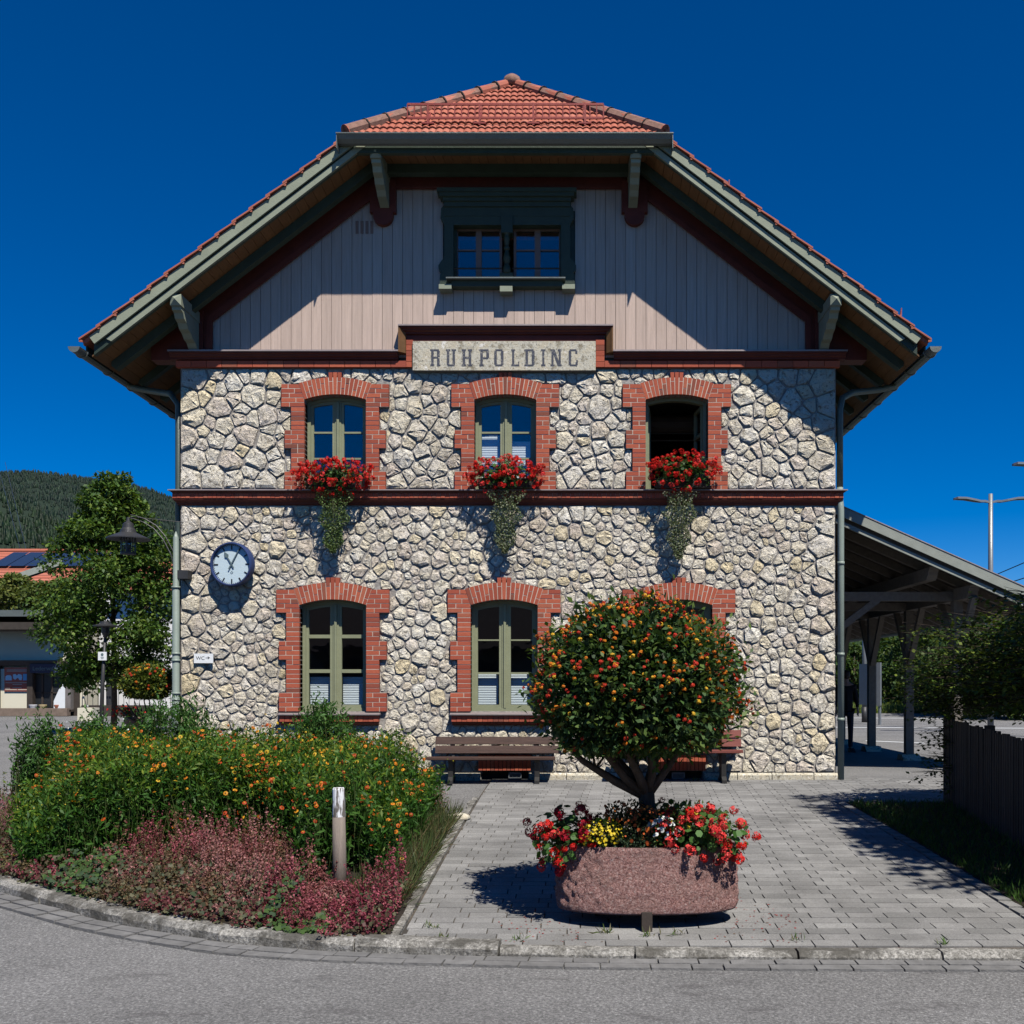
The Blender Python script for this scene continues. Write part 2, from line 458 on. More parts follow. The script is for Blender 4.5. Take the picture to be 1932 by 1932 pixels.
# ================================================================ GROUND AND SETTING
KC = [(-14, 15.5), (-9.2, 12.6), (-7, 10.6), (-5.7, 9.35), (-4.85, 8.72), (-4.29, 8.33), (-3.59, 7.86), (-3.0, 7.56), (-2.42, 7.30), (-1.8, 7.14), (-1.1, 7.04), (0, 6.94), (1.5, 6.90), (3.5, 6.87), (6, 6.85), (12, 6.8)]
def kerb_y(x):
    for (a, ya), (b, yb) in zip(KC, KC[1:]):
        if x <= b: return ya + (yb-ya)*max(0, (x-a))/(b-a)
    return KC[-1][1]
def ground():
    xs = [-60, -30, -18] + [-14+.5*i for i in range(57)] + [18, 30, 60]
    ys = [-40, -20, -6, 0, 3, 5, 6, 6.5, 7] + [7+.45*i for i in range(1, 21)] + [17, 20, 30, 47]
    vs = []; fs = []
    for y in ys:
        for x in xs:
            off = .06 if y < 14 else max(0.0, .06*(16.2-y)/2.2)
            z = g(y) - off if y > 7 else -.37
            if x < -8 and 7 < y < 16: z -= .0
            vs.append((x, y, z))
    n = len(xs)
    for j in range(len(ys)-1):
        for i in range(n-1): fs.append((j*n+i, j*n+i+1, (j+1)*n+i+1, (j+1)*n+i))
    mk('road', MB().add(vs, fs), MT['asphalt'], smooth=True, kind='structure')
    b = MB()
    b.add([(-6000, -3000, -.5), (6000, -3000, -.5), (6000, 7000, -.5), (-6000, 7000, -.5)], [(0,1,2,3)])
    mk('terrain', b, MT['grass'], kind='structure')
    b = MB()
    b.add([(-60, 47, .01), (60, 47, .01), (60, 300, .6), (-60, 300, .6)], [(0,1,2,3)])
    mk('meadow', b, MT['grass'], kind='structure')
    # painted platform lines
    b = MB()
    for a, c in (((5.3, 33.5, .006), (30, 30.5, .006)), ((5.6, 42, .006), (30, 38.5, .006))):
        a = Vector(a); c = Vector(c); w = Vector((0, .14, 0))
        b.add([a-w, c-w, c+w, a+w], [(0,1,2,3)])
    for i in range(5):
        x = 7.4+1.5*i; y = 25.6-1.25*i
        b.add([(x, y, .006), (x+1.15, y-.95, .006), (x+1.2, y-.75, .006), (x+.05, y+.2, .006)], [(0,1,2,3)])
    mk('road_markings', b, MT['wpaint'], kind='structure')
ground()

def offset_kerb(d, z):
    """points along the kerb line moved d metres towards the building side"""
    out = []
    pts = []
    for i in range(len(KC)-1):
        (xa, ya), (xb, yb) = KC[i], KC[i+1]
        for k in range(4): pts.append((xa+(xb-xa)*k/4, ya+(yb-ya)*k/4))
    pts.append(KC[-1])
    for i, (x, y) in enumerate(pts):
        xa, ya = pts[max(i-1, 0)]; xb, yb = pts[min(i+1, len(pts)-1)]
        tx, ty = xb-xa, yb-ya; l = math.hypot(tx, ty)
        out.append((x-ty/l*d, y+tx/l*d, z))
    return out
def resample(pts, steps):
    """walk along pts by the given step lengths -> list of points"""
    out = [Vector(pts[0])]; i = 0; cur = Vector(pts[0]); k = 0
    while i < len(pts)-1:
        need = steps[k % len(steps)]; k += 1
        while i < len(pts)-1:
            nx = Vector(pts[i+1]); d = (nx-cur).length
            if d >= need: cur = cur + (nx-cur)*(need/d); out.append(cur.copy()); break
            need -= d; cur = nx; i += 1
    return out

def kerbs():
    root = thing('kerb', (0, 7, -.35), 'row of rough granite kerb stones curving round the flower bed and path', 'kerb')
    root['kind'] = 'structure'
    path = [p for p in resample(offset_kerb(0, 0), [1.02, .93, 1.1, .97, 1.05]) if -13 < p.x < 9]
    for a, b in zip(path, path[1:]):
        d = (b-a); L = d.length; t = d.normalized(); nrm = Vector((-t.y, t.x, 0))
        big = a.x < -1.1
        wdt = .17 if big else .145
        m = MB(); nseg = 6; vs = []
        for i in range(nseg+1):
            s = .008+(L-.016)*i/nseg
            p = a+t*s
            top = g(max(p.y+.1, 7.0)) + (.008 if not big else .035)
            e = .012 if big else .005
            jt = lambda: rnd.uniform(-e, e)
            prof = [(0+jt()*.6, -9), (0+jt(), top-.035+jt()), (.03+jt(), top+jt()*.6), (wdt-.02, top+jt()*.6), (wdt+jt(), top-.03), (wdt, -9)]
            for j, (o, z) in enumerate(prof):
                q = p+nrm*o
                vs.append((q.x, q.y, z if z > -5 else top-.3))
        fs = []
        for i in range(nseg):
            for j in range(5): fs.append((i*6+j, (i+1)*6+j, (i+1)*6+j+1, i*6+j+1))
        fs += [tuple(range(6)), tuple(nseg*6+j for j in range(5, -1, -1))]
        mk('kerb_stone', m.add(vs, fs), MT['kerb'], root, smooth=False)
    gut = thing('gutter_setts', (0, 6.8, -.37), 'two rows of flat grey setts along the road side of the kerb', 'paving')
    gut['kind'] = 'structure'
    for row, (o, sz) in enumerate(((-.115, .105), (-.225, .10))):
        pp = [p for p in resample(offset_kerb(o, 0), [.30, .24, .33, .27, .21, .30]) if -7.5 < p.x < 6]
        for a, b in zip(pp, pp[1:]):
            t = (b-a).normalized(); nrm = Vector((-t.y, t.x, 0)); L = (b-a).length
            z = -.352+rnd.uniform(-.002, .003)
            if max(a.y, b.y) > 7: z = min(z+.0, 0) + max(0, g(max(a.y, 7))-.06+.37)
            q = [a+t*.006, a+t*(L-.006), a+t*(L-.006)+nrm*sz, a+t*.006+nrm*sz]
            m = MB(); vs = [(p.x, p.y, z) for p in q]+[(p.x, p.y, z-.05) for p in q]
            m.add(vs, [(0,1,2,3), (0,4,5,1), (1,5,6,2), (2,6,7,3), (3,7,4,0)])
            mk('sett', m, MT['sett'], gut)
    # drain slots at the far left of the kerb
    dr = thing('drain_grate', (-4.9, 8.15, -.34), 'rusty drain grate in the gutter at the left edge of the road', 'drain')
    b = MB()
    for i in range(9): b.beam((-5.55+.035*i, 9.02-.05*i, g(9.0-.05*i)-.048), (-4.95+.035*i, 8.60-.05*i, g(8.6-.05*i)-.048), .03, .02)
    mk('slats', b, MT['dwood'], dr)
kerbs()

def paving():
    root = thing('path', (1, 11, -.1), 'path of light grey concrete block pavers up to the station wall', 'path')
    root['kind'] = 'structure'
    # base sheet
    ys = [7.0, 7.1, 7.8, 8.5, 9.4, 10.4, 12, 13.2, 14, 15, 15.8, 16.2]
    vs = []; fs = []
    for y in ys:
        x1 = 3.5 if y < 13 else 9
        for x in (-1.22, 3.5, 9): vs.append((x, y+(.15 if y == 7.0 and x < 0 else .08 if y == 7.1 and x < 0 else .03 if y < 7.05 else 0), g(y)-.012))
    for j in range(len(ys)-1):
        fs.append((j*3, j*3+1, j*3+4, j*3+3))
        if ys[j] >= 13.2: fs.append((j*3+1, j*3+2, j*3+5, j*3+4))
    mk('joint_bed', MB().add(vs, fs), MT['joint'], root)
    LW, LD = .29, .139
    me = MB().box(-.5, .5, -.5, .5, -.05, 0).mesh('paver', MT['paver'])
    items = []
    k = 0; y = 7.09
    while y + LD < 16.1:
        x0 = -1.2 - LW + ((k % 2)*.30 + .035*k) % 1.0*LW
        x = x0
        xmax = 3.44 if y < 13.25 else 7.2
        while x < xmax:
            a = max(x, -1.2); b = min(x+LW, xmax)
            if b-a > .03: items.append((a+.005, b-.005, y+.003, y+LD-.003))
            x += LW
        y += LD; k += 1
    items.sort(key=lambda t: t[2]+.0*abs(t[0]))
    for a, b, c, d in items[:300]:
        yc = (c+d)/2
        slope = math.atan((g(d)-g(c))/(d-c))
        place('paver', me, ((a+b)/2, yc, g(yc)+rnd.uniform(-.0015, .0015)), root, (slope, rnd.uniform(-.003, .003), 0), (b-a, d-c, 1))
    m = MB()
    for a, b, c, d in items[300:]:
        e = rnd.uniform(-.001, .001)
        m.add([(a,c,g(c)+e), (b,c,g(c)+e), (b,d,g(d)+e), (a,d,g(d)+e), (a,c,g(c)-.03), (b,c,g(c)-.03), (b,d,g(d)-.03), (a,d,g(d)-.03)],
              [(0,1,2,3), (0,4,5,1), (1,5,6,2), (2,6,7,3), (3,7,4,0)])
    mk('pavers', m, MT['paver'], root, kind='stuff')
    # edging stones: left edge of the path (bed side) and right edge (grass side)
    ed = thing('edging_stones', (-1.3, 10, -.1), 'line of pale edging stones between the flower bed and the path', 'edging')
    ed['kind'] = 'structure'
    y = 7.2
    while y < 13.6:
        l = rnd.uniform(.26, .42)
        m = MB(); w = rnd.uniform(.07, .11)
        vs = []
        for yy in (y+.008, y+l-.008):
            vs += [(-1.215-w, yy, g(yy)-.1), (-1.215-w+rnd.uniform(0,.015), yy, g(yy)+.012), (-1.22, yy, g(yy)+.014), (-1.212, yy, g(yy)-.1)]
        m.add(vs, [(0,4,5,1), (1,5,6,2), (2,6,7,3), (0,1,2,3), (7,6,5,4)])
        mk('edging_stone', m, MT['kerb'], ed); y += l
    er = thing('grass_edging', (3.5, 10, -.1), 'line of narrow concrete edging blocks between the path and the shaded grass', 'edging')
    er['kind'] = 'structure'
    y = 7.05
    while y < 13.2:
        l = .2
        mk('edging_block', MB().box(3.455, 3.56, y+.004, y+l-.004, g(y)-.1, g(y+.1)+.008), MT['paver'], er); y += l
    # loose pale stone at the corner of the bed
    m = MB(); n = 9
    prof = [(.13, 0), (.145, .03), (.12, .065), (.06, .085)]
    m.lathe([(r*rnd.uniform(.9, 1.05), z) for r, z in prof], (-1.30, 11.95, g(12)-.01), 9, 1, .8)
    mk('white_stone', m, MT['plaque'], smooth=True, label='loose pale rounded stone at the far corner of the flower bed', cat='stone')
paving()

# ================================================================ STATION BUILDING
FY = 15.8
BXC = -.935
BL, BR = -6.0, 4.10
BB = 30.0
bld = thing('station_building', (BXC, FY, 0), 'two storey rubble stone railway station with red brick window surrounds and half hipped tiled roof', 'building')

def xy(px): return WX(px, FY)
def zy(py): return WZ(py, FY)
# window openings: x0, x1, sill z, spring z, crown z
def winspec(x0, x1, zb, zs, zc): return dict(x0=xy(x0), x1=xy(x1), zb=zb, zs=zy(zs), zc=zy(zc))
ZS_UP = 4.452
WU = [winspec(576, 692, ZS_UP, 756, 746), winspec(895.5, 1012, ZS_UP, 756, 746), winspec(1217.5, 1335, ZS_UP, 756, 746)]
WL = [winspec(566.6, 692.5, 1.045, 1142, 1131.5), winspec(888.4, 1014.7, 1.045, 1142, 1131.5), winspec(1217, 1343, 1.045, 1142, 1131.5)]
CEL = [dict(x0=xy(908), x1=xy(997), zb=-.1, zs=.13, zc=.13), dict(x0=xy(1243), x1=xy(1326), zb=-.1, zs=.13, zc=.13)]
GW = dict(x0=xy(862), x1=xy(1056), zb=zy(531), zs=zy(418), zc=zy(418))

def arch_z(w, x):
    if w['zc'] - w['zs'] < 1e-3: return w['zs']
    h = w['zc']-w['zs']; s = (w['x1']-w['x0'])/2; Rr = (s*s+h*h)/(2*h); xc = (w['x0']+w['x1'])/2
    return w['zc']-Rr+math.sqrt(max(Rr*Rr-(x-xc)**2, 0))

def facade_core():
    opens = WU+WL+CEL+[GW]
    xs = sorted(set([BL, BR]+[o['x0'] for o in opens]+[o['x1'] for o in opens]))
    fine = []
    for a, b in zip(xs, xs[1:]):
        n = max(1, int(math.ceil((b-a)/.09))) if any(o['x0'] <= a+1e-6 and o['x1'] >= b-1e-6 for o in WU+WL) else 1
        fine += [(a+(b-a)*i/n, a+(b-a)*(i+1)/n) for i in range(n)]
    top = 6.45
    m = MB()
    for a, b in fine:
        cov = sorted([o for o in opens[:-1] if o['x0'] <= a+1e-6 and o['x1'] >= b-1e-6], key=lambda o: o['zb'])
        lo = (-.25, -.25)
        for o in cov:
            if o['zb'] > lo[0]: m.prism([(a, lo[0]), (b, lo[1]), (b, o['zb']), (a, o['zb'])], FY-.006, FY+.42)
            lo = (arch_z(o, a), arch_z(o, b))
        m.prism([(a, lo[0]), (b, lo[1]), (b, top), (a, top)], FY-.006, FY+.42)
    mk('wall', m, MT['mortar'], bld)
    # side and back walls, gable backing, floors
    m = MB()
    m.box(BL, BL+.4, FY+.42, BB, -.25, 6.45); m.box(BR-.4, BR, FY+.42, BB, -.25, 6.45); m.box(BL, BR, BB, BB+.4, -.25, 6.45)
    mk('wall', m, MT['mortar'], bld)
    m = MB()
    m.box(BL+.4, BR-.4, FY+.42, BB, 3.5, 3.7); m.box(BL+.4, BR-.4, FY+.42, BB, 6.25, 6.45); m.box(BL+.4, BR-.4, FY+.42, BB, -.1, 0.02)
    m.box(BL+.4, BR-.4, FY+4.5, FY+4.6, 0.02, 3.5); m.box(BL+.4, BR-.4, FY+4.5, FY+4.6, 3.7, 6.25)
    for x in (-2.35, .35): m.box(x, x+.1, FY+.42, FY+4.5, 0.02, 3.5); m.box(x, x+.1, FY+.42, FY+4.5, 3.7, 6.25)
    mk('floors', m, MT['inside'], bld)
facade_core()

# ---------------- clip helpers (polygons in x,z)
def area(p): return .5*sum(p[i][0]*p[(i+1) % len(p)][1]-p[(i+1) % len(p)][0]*p[i][1] for i in range(len(p))) if len(p) > 2 else 0
def clip(p, nx, nz, d):
    """keep nx*x+nz*z <= d"""
    out = []
    for i in range(len(p)):
        a = p[i]; b = p[(i+1) % len(p)]
        da = nx*a[0]+nz*a[1]-d; db = nx*b[0]+nz*b[1]-d
        if da <= 0: out.append(a)
        if (da < 0 < db) or (db < 0 < da):
            t = da/(da-db); out.append((a[0]+(b[0]-a[0])*t, a[1]+(b[1]-a[1])*t))
    return out
def minus_rect(p, r):
    x0, x1, z0, z1 = r
    q = clip(clip(clip(clip(p, -1, 0, -x0), 1, 0, x1), 0, -1, -z0), 0, 1, z1)
    if len(q) < 3 or abs(area(q)) < 2e-4: return p
    c = [clip(p, 1, 0, x0), clip(p, -1, 0, -x1), clip(p, 0, 1, z0), clip(p, 0, -1, -z1)]
    return max(c, key=lambda t: abs(area(t)))

CH = .0708
def courses(w, upper):
    """(z0, z1, half extra width) bands of the toothed jamb from the sill up"""
    pat = [(4, .30), (5, .20), (4, .30), (5, .20), (5, .35)] if upper else [(4, .31), (7, .20), (4, .31), (6, .20), (5, .35)]
    n = sum(c for c, _ in pat)
    top = w['zs']+.24
    ch = (top-w['zb'])/n
    out = []; z = w['zb']
    for c, e in pat:
        for i in range(c): out.append((z, z+ch, e)); z += ch
    return out, ch
BRK = []           # (x-z quad, size)
def brick_surrounds():
    for ui, ws in ((1, WU), (0, WL)):
        for w in ws:
            cs, ch = courses(w, ui)
            xc = (w['x0']+w['x1'])/2; s = (w['x1']-w['x0'])/2; h = w['zc']-w['zs']; Rr = (s*s+h*h)/(2*h); cz = w['zc']-Rr
            th = math.asin(s/Rr)
            w['R'] = Rr; w['cz'] = cz; w['xc'] = xc; w['courses'] = cs
            j = .0105
            for sd in (-1, 1):
                xe = w['x0'] if sd < 0 else w['x1']
                for k, (z0, z1, e) in enumerate(cs):
                    inner0 = xe; inner1 = xe
                    if z1 > w['zs']:   # skewback
                        for nm, zz in (('a', z0), ('b', z1)):
                            o = max(0, zz-w['zs'])*math.tan(th)
                            if nm == 'a': inner0 = xe+sd*o
                            else: inner1 = xe+sd*o
                    xo = xe+sd*e
                    if e < .25: cuts = [1.0] if k % 2 else [.5, 1.0] if rnd.random() < .25 else [1.0]
                    elif e < .33: cuts = [.33, 1.0] if k % 2 else [.66, 1.0]
                    else: cuts = [.36, 1.0] if k % 2 else [.64, 1.0]
                    p = 0
                    for c in cuts:
                        a0 = inner0+(xo-inner0)*p; b0 = inner0+(xo-inner0)*c; a1 = inner1+(xo-inner1)*p; b1 = inner1+(xo-inner1)*c
                        if c < 1 and p == 0: b1 = b0
                        if p > 0: a1 = a0
                        jj = j*.5*sd
                        first = p == 0
                        q = [(a0+(0 if first else jj), z0+j/2), (b0-(0 if c == 1 else jj), z0+j/2), (b1-(0 if c == 1 else jj), z1-j/2), (a1+(0 if first else jj), z1-j/2)]
                        BRK.append(q); p = c
            n = 17; r1 = Rr+.262
            for k in range(n):
                t0 = -th+2*th*k/n; t1 = t0+2*th/n; key = k in (7, 8, 9)
                ro = r1+(.075 if key else 0)
                if key: r_list = [(Rr, ro)] if k == 8 else [(Rr, Rr+.13), (Rr+.13, ro)] if k % 2 == 0 else [(Rr, Rr+.2), (Rr+.2, ro)]
                else: r_list = [(Rr, Rr+.09), (Rr+.09, ro)] if k % 3 == 1 else [(Rr, Rr+.17), (Rr+.17, ro)] if k % 3 == 2 else [(Rr, ro)]
                for ra, rb in r_list:
                    e = j/2/Rr; ea = 0 if ra == Rr else j/2; eb = 0 if rb == ro else j/2
                    q = [(xc+(r_)*math.sin(t), cz+(r_)*math.cos(t)) for r_, t in ((ra+ea, t0+e), (ra+ea, t1-e), (rb-eb, t1-e*.9), (rb-eb, t0+e*.9))]
                    BRK.append(q)
            # mortar backing of the surround, just behind the brick faces
            m = MB()
            for sd in (-1, 1):
                xe = w['x0'] if sd < 0 else w['x1']
                z0 = w['zb']; i = 0
                while i < len(cs):
                    e = cs[i][2]; k = i
                    while k < len(cs) and cs[k][2] == e: k += 1
                    za, zb_ = cs[i][0], cs[k-1][1]
                    a, b = sorted((xe+sd*.002, xe+sd*(e-.004)))
                    if zb_ > w['zs']:
                        o = (zb_-w['zs'])*math.tan(th)
                        poly = [(xe+sd*.002, za), (xe+sd*(e-.004), za), (xe+sd*(e-.004), zb_-.004), (xe+sd*o, zb_-.004), (xe+sd*.002, w['zs'])]
                        m.prism(poly, FY-.0675, FY+.002)
                    else: m.box(a, b, FY-.0675, FY+.002, za, zb_)
                    i = k
            nn = 10
            inn = [(xc+(Rr+.002)*math.sin(-th+2*th*k/nn), cz+(Rr+.002)*math.cos(-th+2*th*k/nn)) for k in range(nn+1)]
            out = [(xc+(r1-.004)*math.sin(-th+2*th*k/nn), cz+(r1-.004)*math.cos(-th+2*th*k/nn)) for k in range(nn+1)]
            for k in range(nn): m.prism([inn[k], inn[k+1], out[k+1], out[k]], FY-.0675, FY+.002)
            mk('surround_mortar', m, MT['brickmortar'], bld)
    # soldier bricks over the cellar openings
    for c in CEL:
        n = 13; wd = (c['x1']-c['x0']+.08)/n
        for k in range(n):
            x = c['x0']-.04+k*wd
            BRK.append([(x+.004, c['zc']+.01), (x+wd-.004, c['zc']+.01), (x+wd-.004, c['zc']+.25), (x+.004, c['zc']+.25)])
    def brick_mb(m, q, y0=FY-.07, y1=FY+.14):
        y0 = y0+rnd.uniform(-.003, .001)
        m.prism(q, y0, y1)
    order = sorted(range(len(BRK)), key=lambda i: -abs(area(BRK[i])))
    for i in order[:300]:
        m = MB(); brick_mb(m, BRK[i]); mk('brick', m, MT['brick'], bld)
    m = MB()
    for i in order[300:]: brick_mb(m, BRK[i])
    mk('brickwork', m, MT['brick'], bld, kind='stuff')
brick_surrounds()

# ---------------- rubble stones
def stone_mesh_mb(m, poly, depth):
    a = area(poly)
    if a < 0: poly = poly[::-1]; a = -a
    # inset
    cx = sum(p[0] for p in poly)/len(poly); cz = sum(p[1] for p in poly)/len(poly)
    gap = rnd.uniform(.0045, .010)
    q = poly
    for i in range(len(poly)):
        (x0, z0), (x1, z1) = poly[i], poly[(i+1) % len(poly)]
        l = math.hypot(x1-x0, z1-z0)
        if l < 1e-5: continue
        nx, nz = (z1-z0)/l, -(x1-x0)/l
        q = clip(q, nx, nz, nx*x0+nz*z0-gap)
        if len(q) < 3: return False
    if abs(area(q)) < .0016: return False
    # chaikin corner cut
    out = []
    for i in range(len(q)):
        a_, b_ = q[i], q[(i+1) % len(q)]
        l = math.hypot(b_[0]-a_[0], b_[1]-a_[1])
        if l < .04: out.append(((a_[0]+b_[0])/2, (a_[1]+b_[1])/2)); continue
        c = min(.25, .022/l)
        out.append((a_[0]+(b_[0]-a_[0])*c, a_[1]+(b_[1]-a_[1])*c)); out.append((b_[0]+(a_[0]-b_[0])*c, b_[1]+(a_[1]-b_[1])*c))
    q = out
    while len(q) > 10:
        i = min(range(len(q)), key=lambda i: math.hypot(q[i][0]-q[(i+1) % len(q)][0], q[i][1]-q[(i+1) % len(q)][1]))
        jx = (i+1) % len(q); mid = ((q[i][0]+q[jx][0])/2, (q[i][1]+q[jx][1])/2)
        q[i] = mid; q.pop(jx)
    n = len(q)
    cx = sum(p[0] for p in q)/n; cz = sum(p[1] for p in q)/n
    size = math.sqrt(abs(area(q)))
    vs = [(x, FY+.004, z) for x, z in q]
    d1 = min(.034, size*.15)*depth; d2 = min(.052, size*.21)*depth
    for x, z in q:
        k = rnd.uniform(.91, .975); vs.append((cx+(x-cx)*k, FY-d1*rnd.uniform(.75, 1.25), cz+(z-cz)*k))
    for x, z in q:
        k = rnd.uniform(.5, .78); vs.append((cx+(x-cx)*k, FY-d2*rnd.uniform(.6, 1.2), cz+(z-cz)*k))
    vs.append((cx+rnd.uniform(-.1, .1)*size, FY-d2*rnd.uniform(.85, 1.2), cz))
    fs = []
    for i in range(n):
        jx = (i+1) % n
        fs += [(i, jx, n+jx, n+i), (n+i, n+jx, 2*n+jx, 2*n+i), (2*n+i, 2*n+jx, 3*n)]
    m.add(vs, fs)
    return True

def stones():
    up = (BL, BR, 4.47, 6.33); lo = (BL, BR, .10, 4.22)
    rects = []
    for ws in (WU, WL):
        for w in ws:
            xe0, xe1 = w['x0'], w['x1']; cs = w['courses']
            rects.append((xe0-.2, xe1+.2, w['zb']-.02, cs[-1][1]))
            i = 0
            while i < len(cs):
                k = i
                while k < len(cs) and cs[k][2] == cs[i][2]: k += 1
                if cs[i][2] > .25: rects.append((xe0-cs[i][2], xe1+cs[i][2], cs[i][0], cs[k-1][1]))
                i = k
            rects.append((w['xc']-.11, w['xc']+.11, w['zc']+.2, w['cz']+w['R']+.345))
    for w in WL: rects.append((w['x0']-.32, w['x1']+.24, .84, 1.06))
    rects.append((xy(780), xy(1125), zy(703)-.01, 6.6))
    for c in CEL: rects.append((c['x0']-.05, c['x1']+.05, -.1, c['zc']+.26))
    big = []
    for reg, dmin, dmax in ((up, .25, .43), (lo, .18, .365)):
        x0, x1, z0, z1 = reg
        seeds = []
        # quoins: alternating block seeds at both corners
        for sd in (0, 1):
            z = z0+.14; k = 0
            while z < z1-.05:
                hgt = rnd.uniform(.27, .36)
                dx = .25 if k % 2 else .14
                seeds.append(((x0+dx) if sd == 0 else (x1-dx), z, hgt*1.1)); z += hgt; k += 1
        # straight row of stones at top and bottom
        fails = 0
        while fails < 2600:
            p = (rnd.uniform(x0+.06, x1-.06), rnd.uniform(z0+.05, z1-.05)); d = rnd.uniform(dmin, dmax) if rnd.random() > .2 else dmin*rnd.uniform(.5, .8)
            if all((p[0]-s[0])**2+(p[1]-s[1])**2 > (min(d, s[2])*.5+.5*max(d, s[2])*.82)**2 for s in seeds): seeds.append((*p, d)); fails = 0
            else: fails += 1
        for i, s in enumerate(seeds):
            poly = [(x0, z0), (x1, z0), (x1, z1), (x0, z1)]
            poly = clip(clip(clip(clip(poly, -1, 0, -(s[0]-.6)), 1, 0, s[0]+.6), 0, -1, -(s[1]-.6)), 0, 1, s[1]+.6)
            for k, t in enumerate(seeds):
                if k == i: continue
                dx, dz = t[0]-s[0], t[1]-s[1]; d2 = dx*dx+dz*dz
                if d2 > 1.0: continue
                l = math.sqrt(d2)
                wgt = .5+.5*(s[2]-t[2])*.25/l
                mx, mz = s[0]+dx*wgt, s[1]+dz*wgt
                poly = clip(poly, dx/l, dz/l, (dx*mx+dz*mz)/l)
                if len(poly) < 3: break
            if len(poly) < 3: continue
            for r in rects:
                poly = minus_rect(poly, r)
                if len(poly) < 3: break
            if len(poly) < 3: continue
            for ws in (WU, WL):
                for w in ws:
                    cx = sum(p[0] for p in poly)/len(poly); cz = sum(p[1] for p in poly)/len(poly)
                    dx, dz = cx-w['xc'], cz-w['cz']; l = math.hypot(dx, dz)
                    if dz > 0 and abs(dx) < w['R']*.42 and l < w['R']+.9 and cz > w['zs']:
                        rr = w['R']+.268
                        poly = clip(poly, -dx/l, -dz/l, -rr)
                        if len(poly) < 3: break
                if len(poly) < 3: break
            if len(poly) < 3: continue
            a = abs(area(poly))
            if a < .003: continue
            big.append((a, poly))
    big.sort(key=lambda t: -t[0])
    for i, (a, poly) in enumerate(big[:302]):
        m = MB()
        if stone_mesh_mb(m, poly, 1): mk('stone', m, MT['stone'], bld, smooth=False)
    m = MB()
    for a, poly in big[302:]: stone_mesh_mb(m, poly, 1)
    mk('stonework', m, MT['stone'], bld, kind='stuff')
    print('stones', len(big), 'bricks', len(BRK))
    # dressed plinth stones at ground level
    x = BL-.02
    while x < BR:
        l = rnd.uniform(.5, .85); b = min(x+l, BR+.02)
        skip = any(b > c['x0'] and x < c['x1'] for c in CEL)
        if skip:
            for c in CEL:
                if b > c['x0'] and x < c['x1']:
                    if c['x0']-x > .05: mk('plinth_stone', MB().prism_x([(FY+.05, -.2), (FY-.09, -.2), (FY-.09, .07), (FY-.06, .10), (FY+.05, .10)], x, c['x0']-.01), MT['plaque'], bld)
                    b = c['x1']+.01
            x = b; continue
        mk('plinth_stone', MB().prism_x([(FY+.05, -.2), (FY-.09, -.2), (FY-.09, .07+rnd.uniform(-.01,.005)), (FY-.06, .10), (FY+.05, .10)], x+.006, b-.006), MT['plaque'], bld)
        x = b
stones()

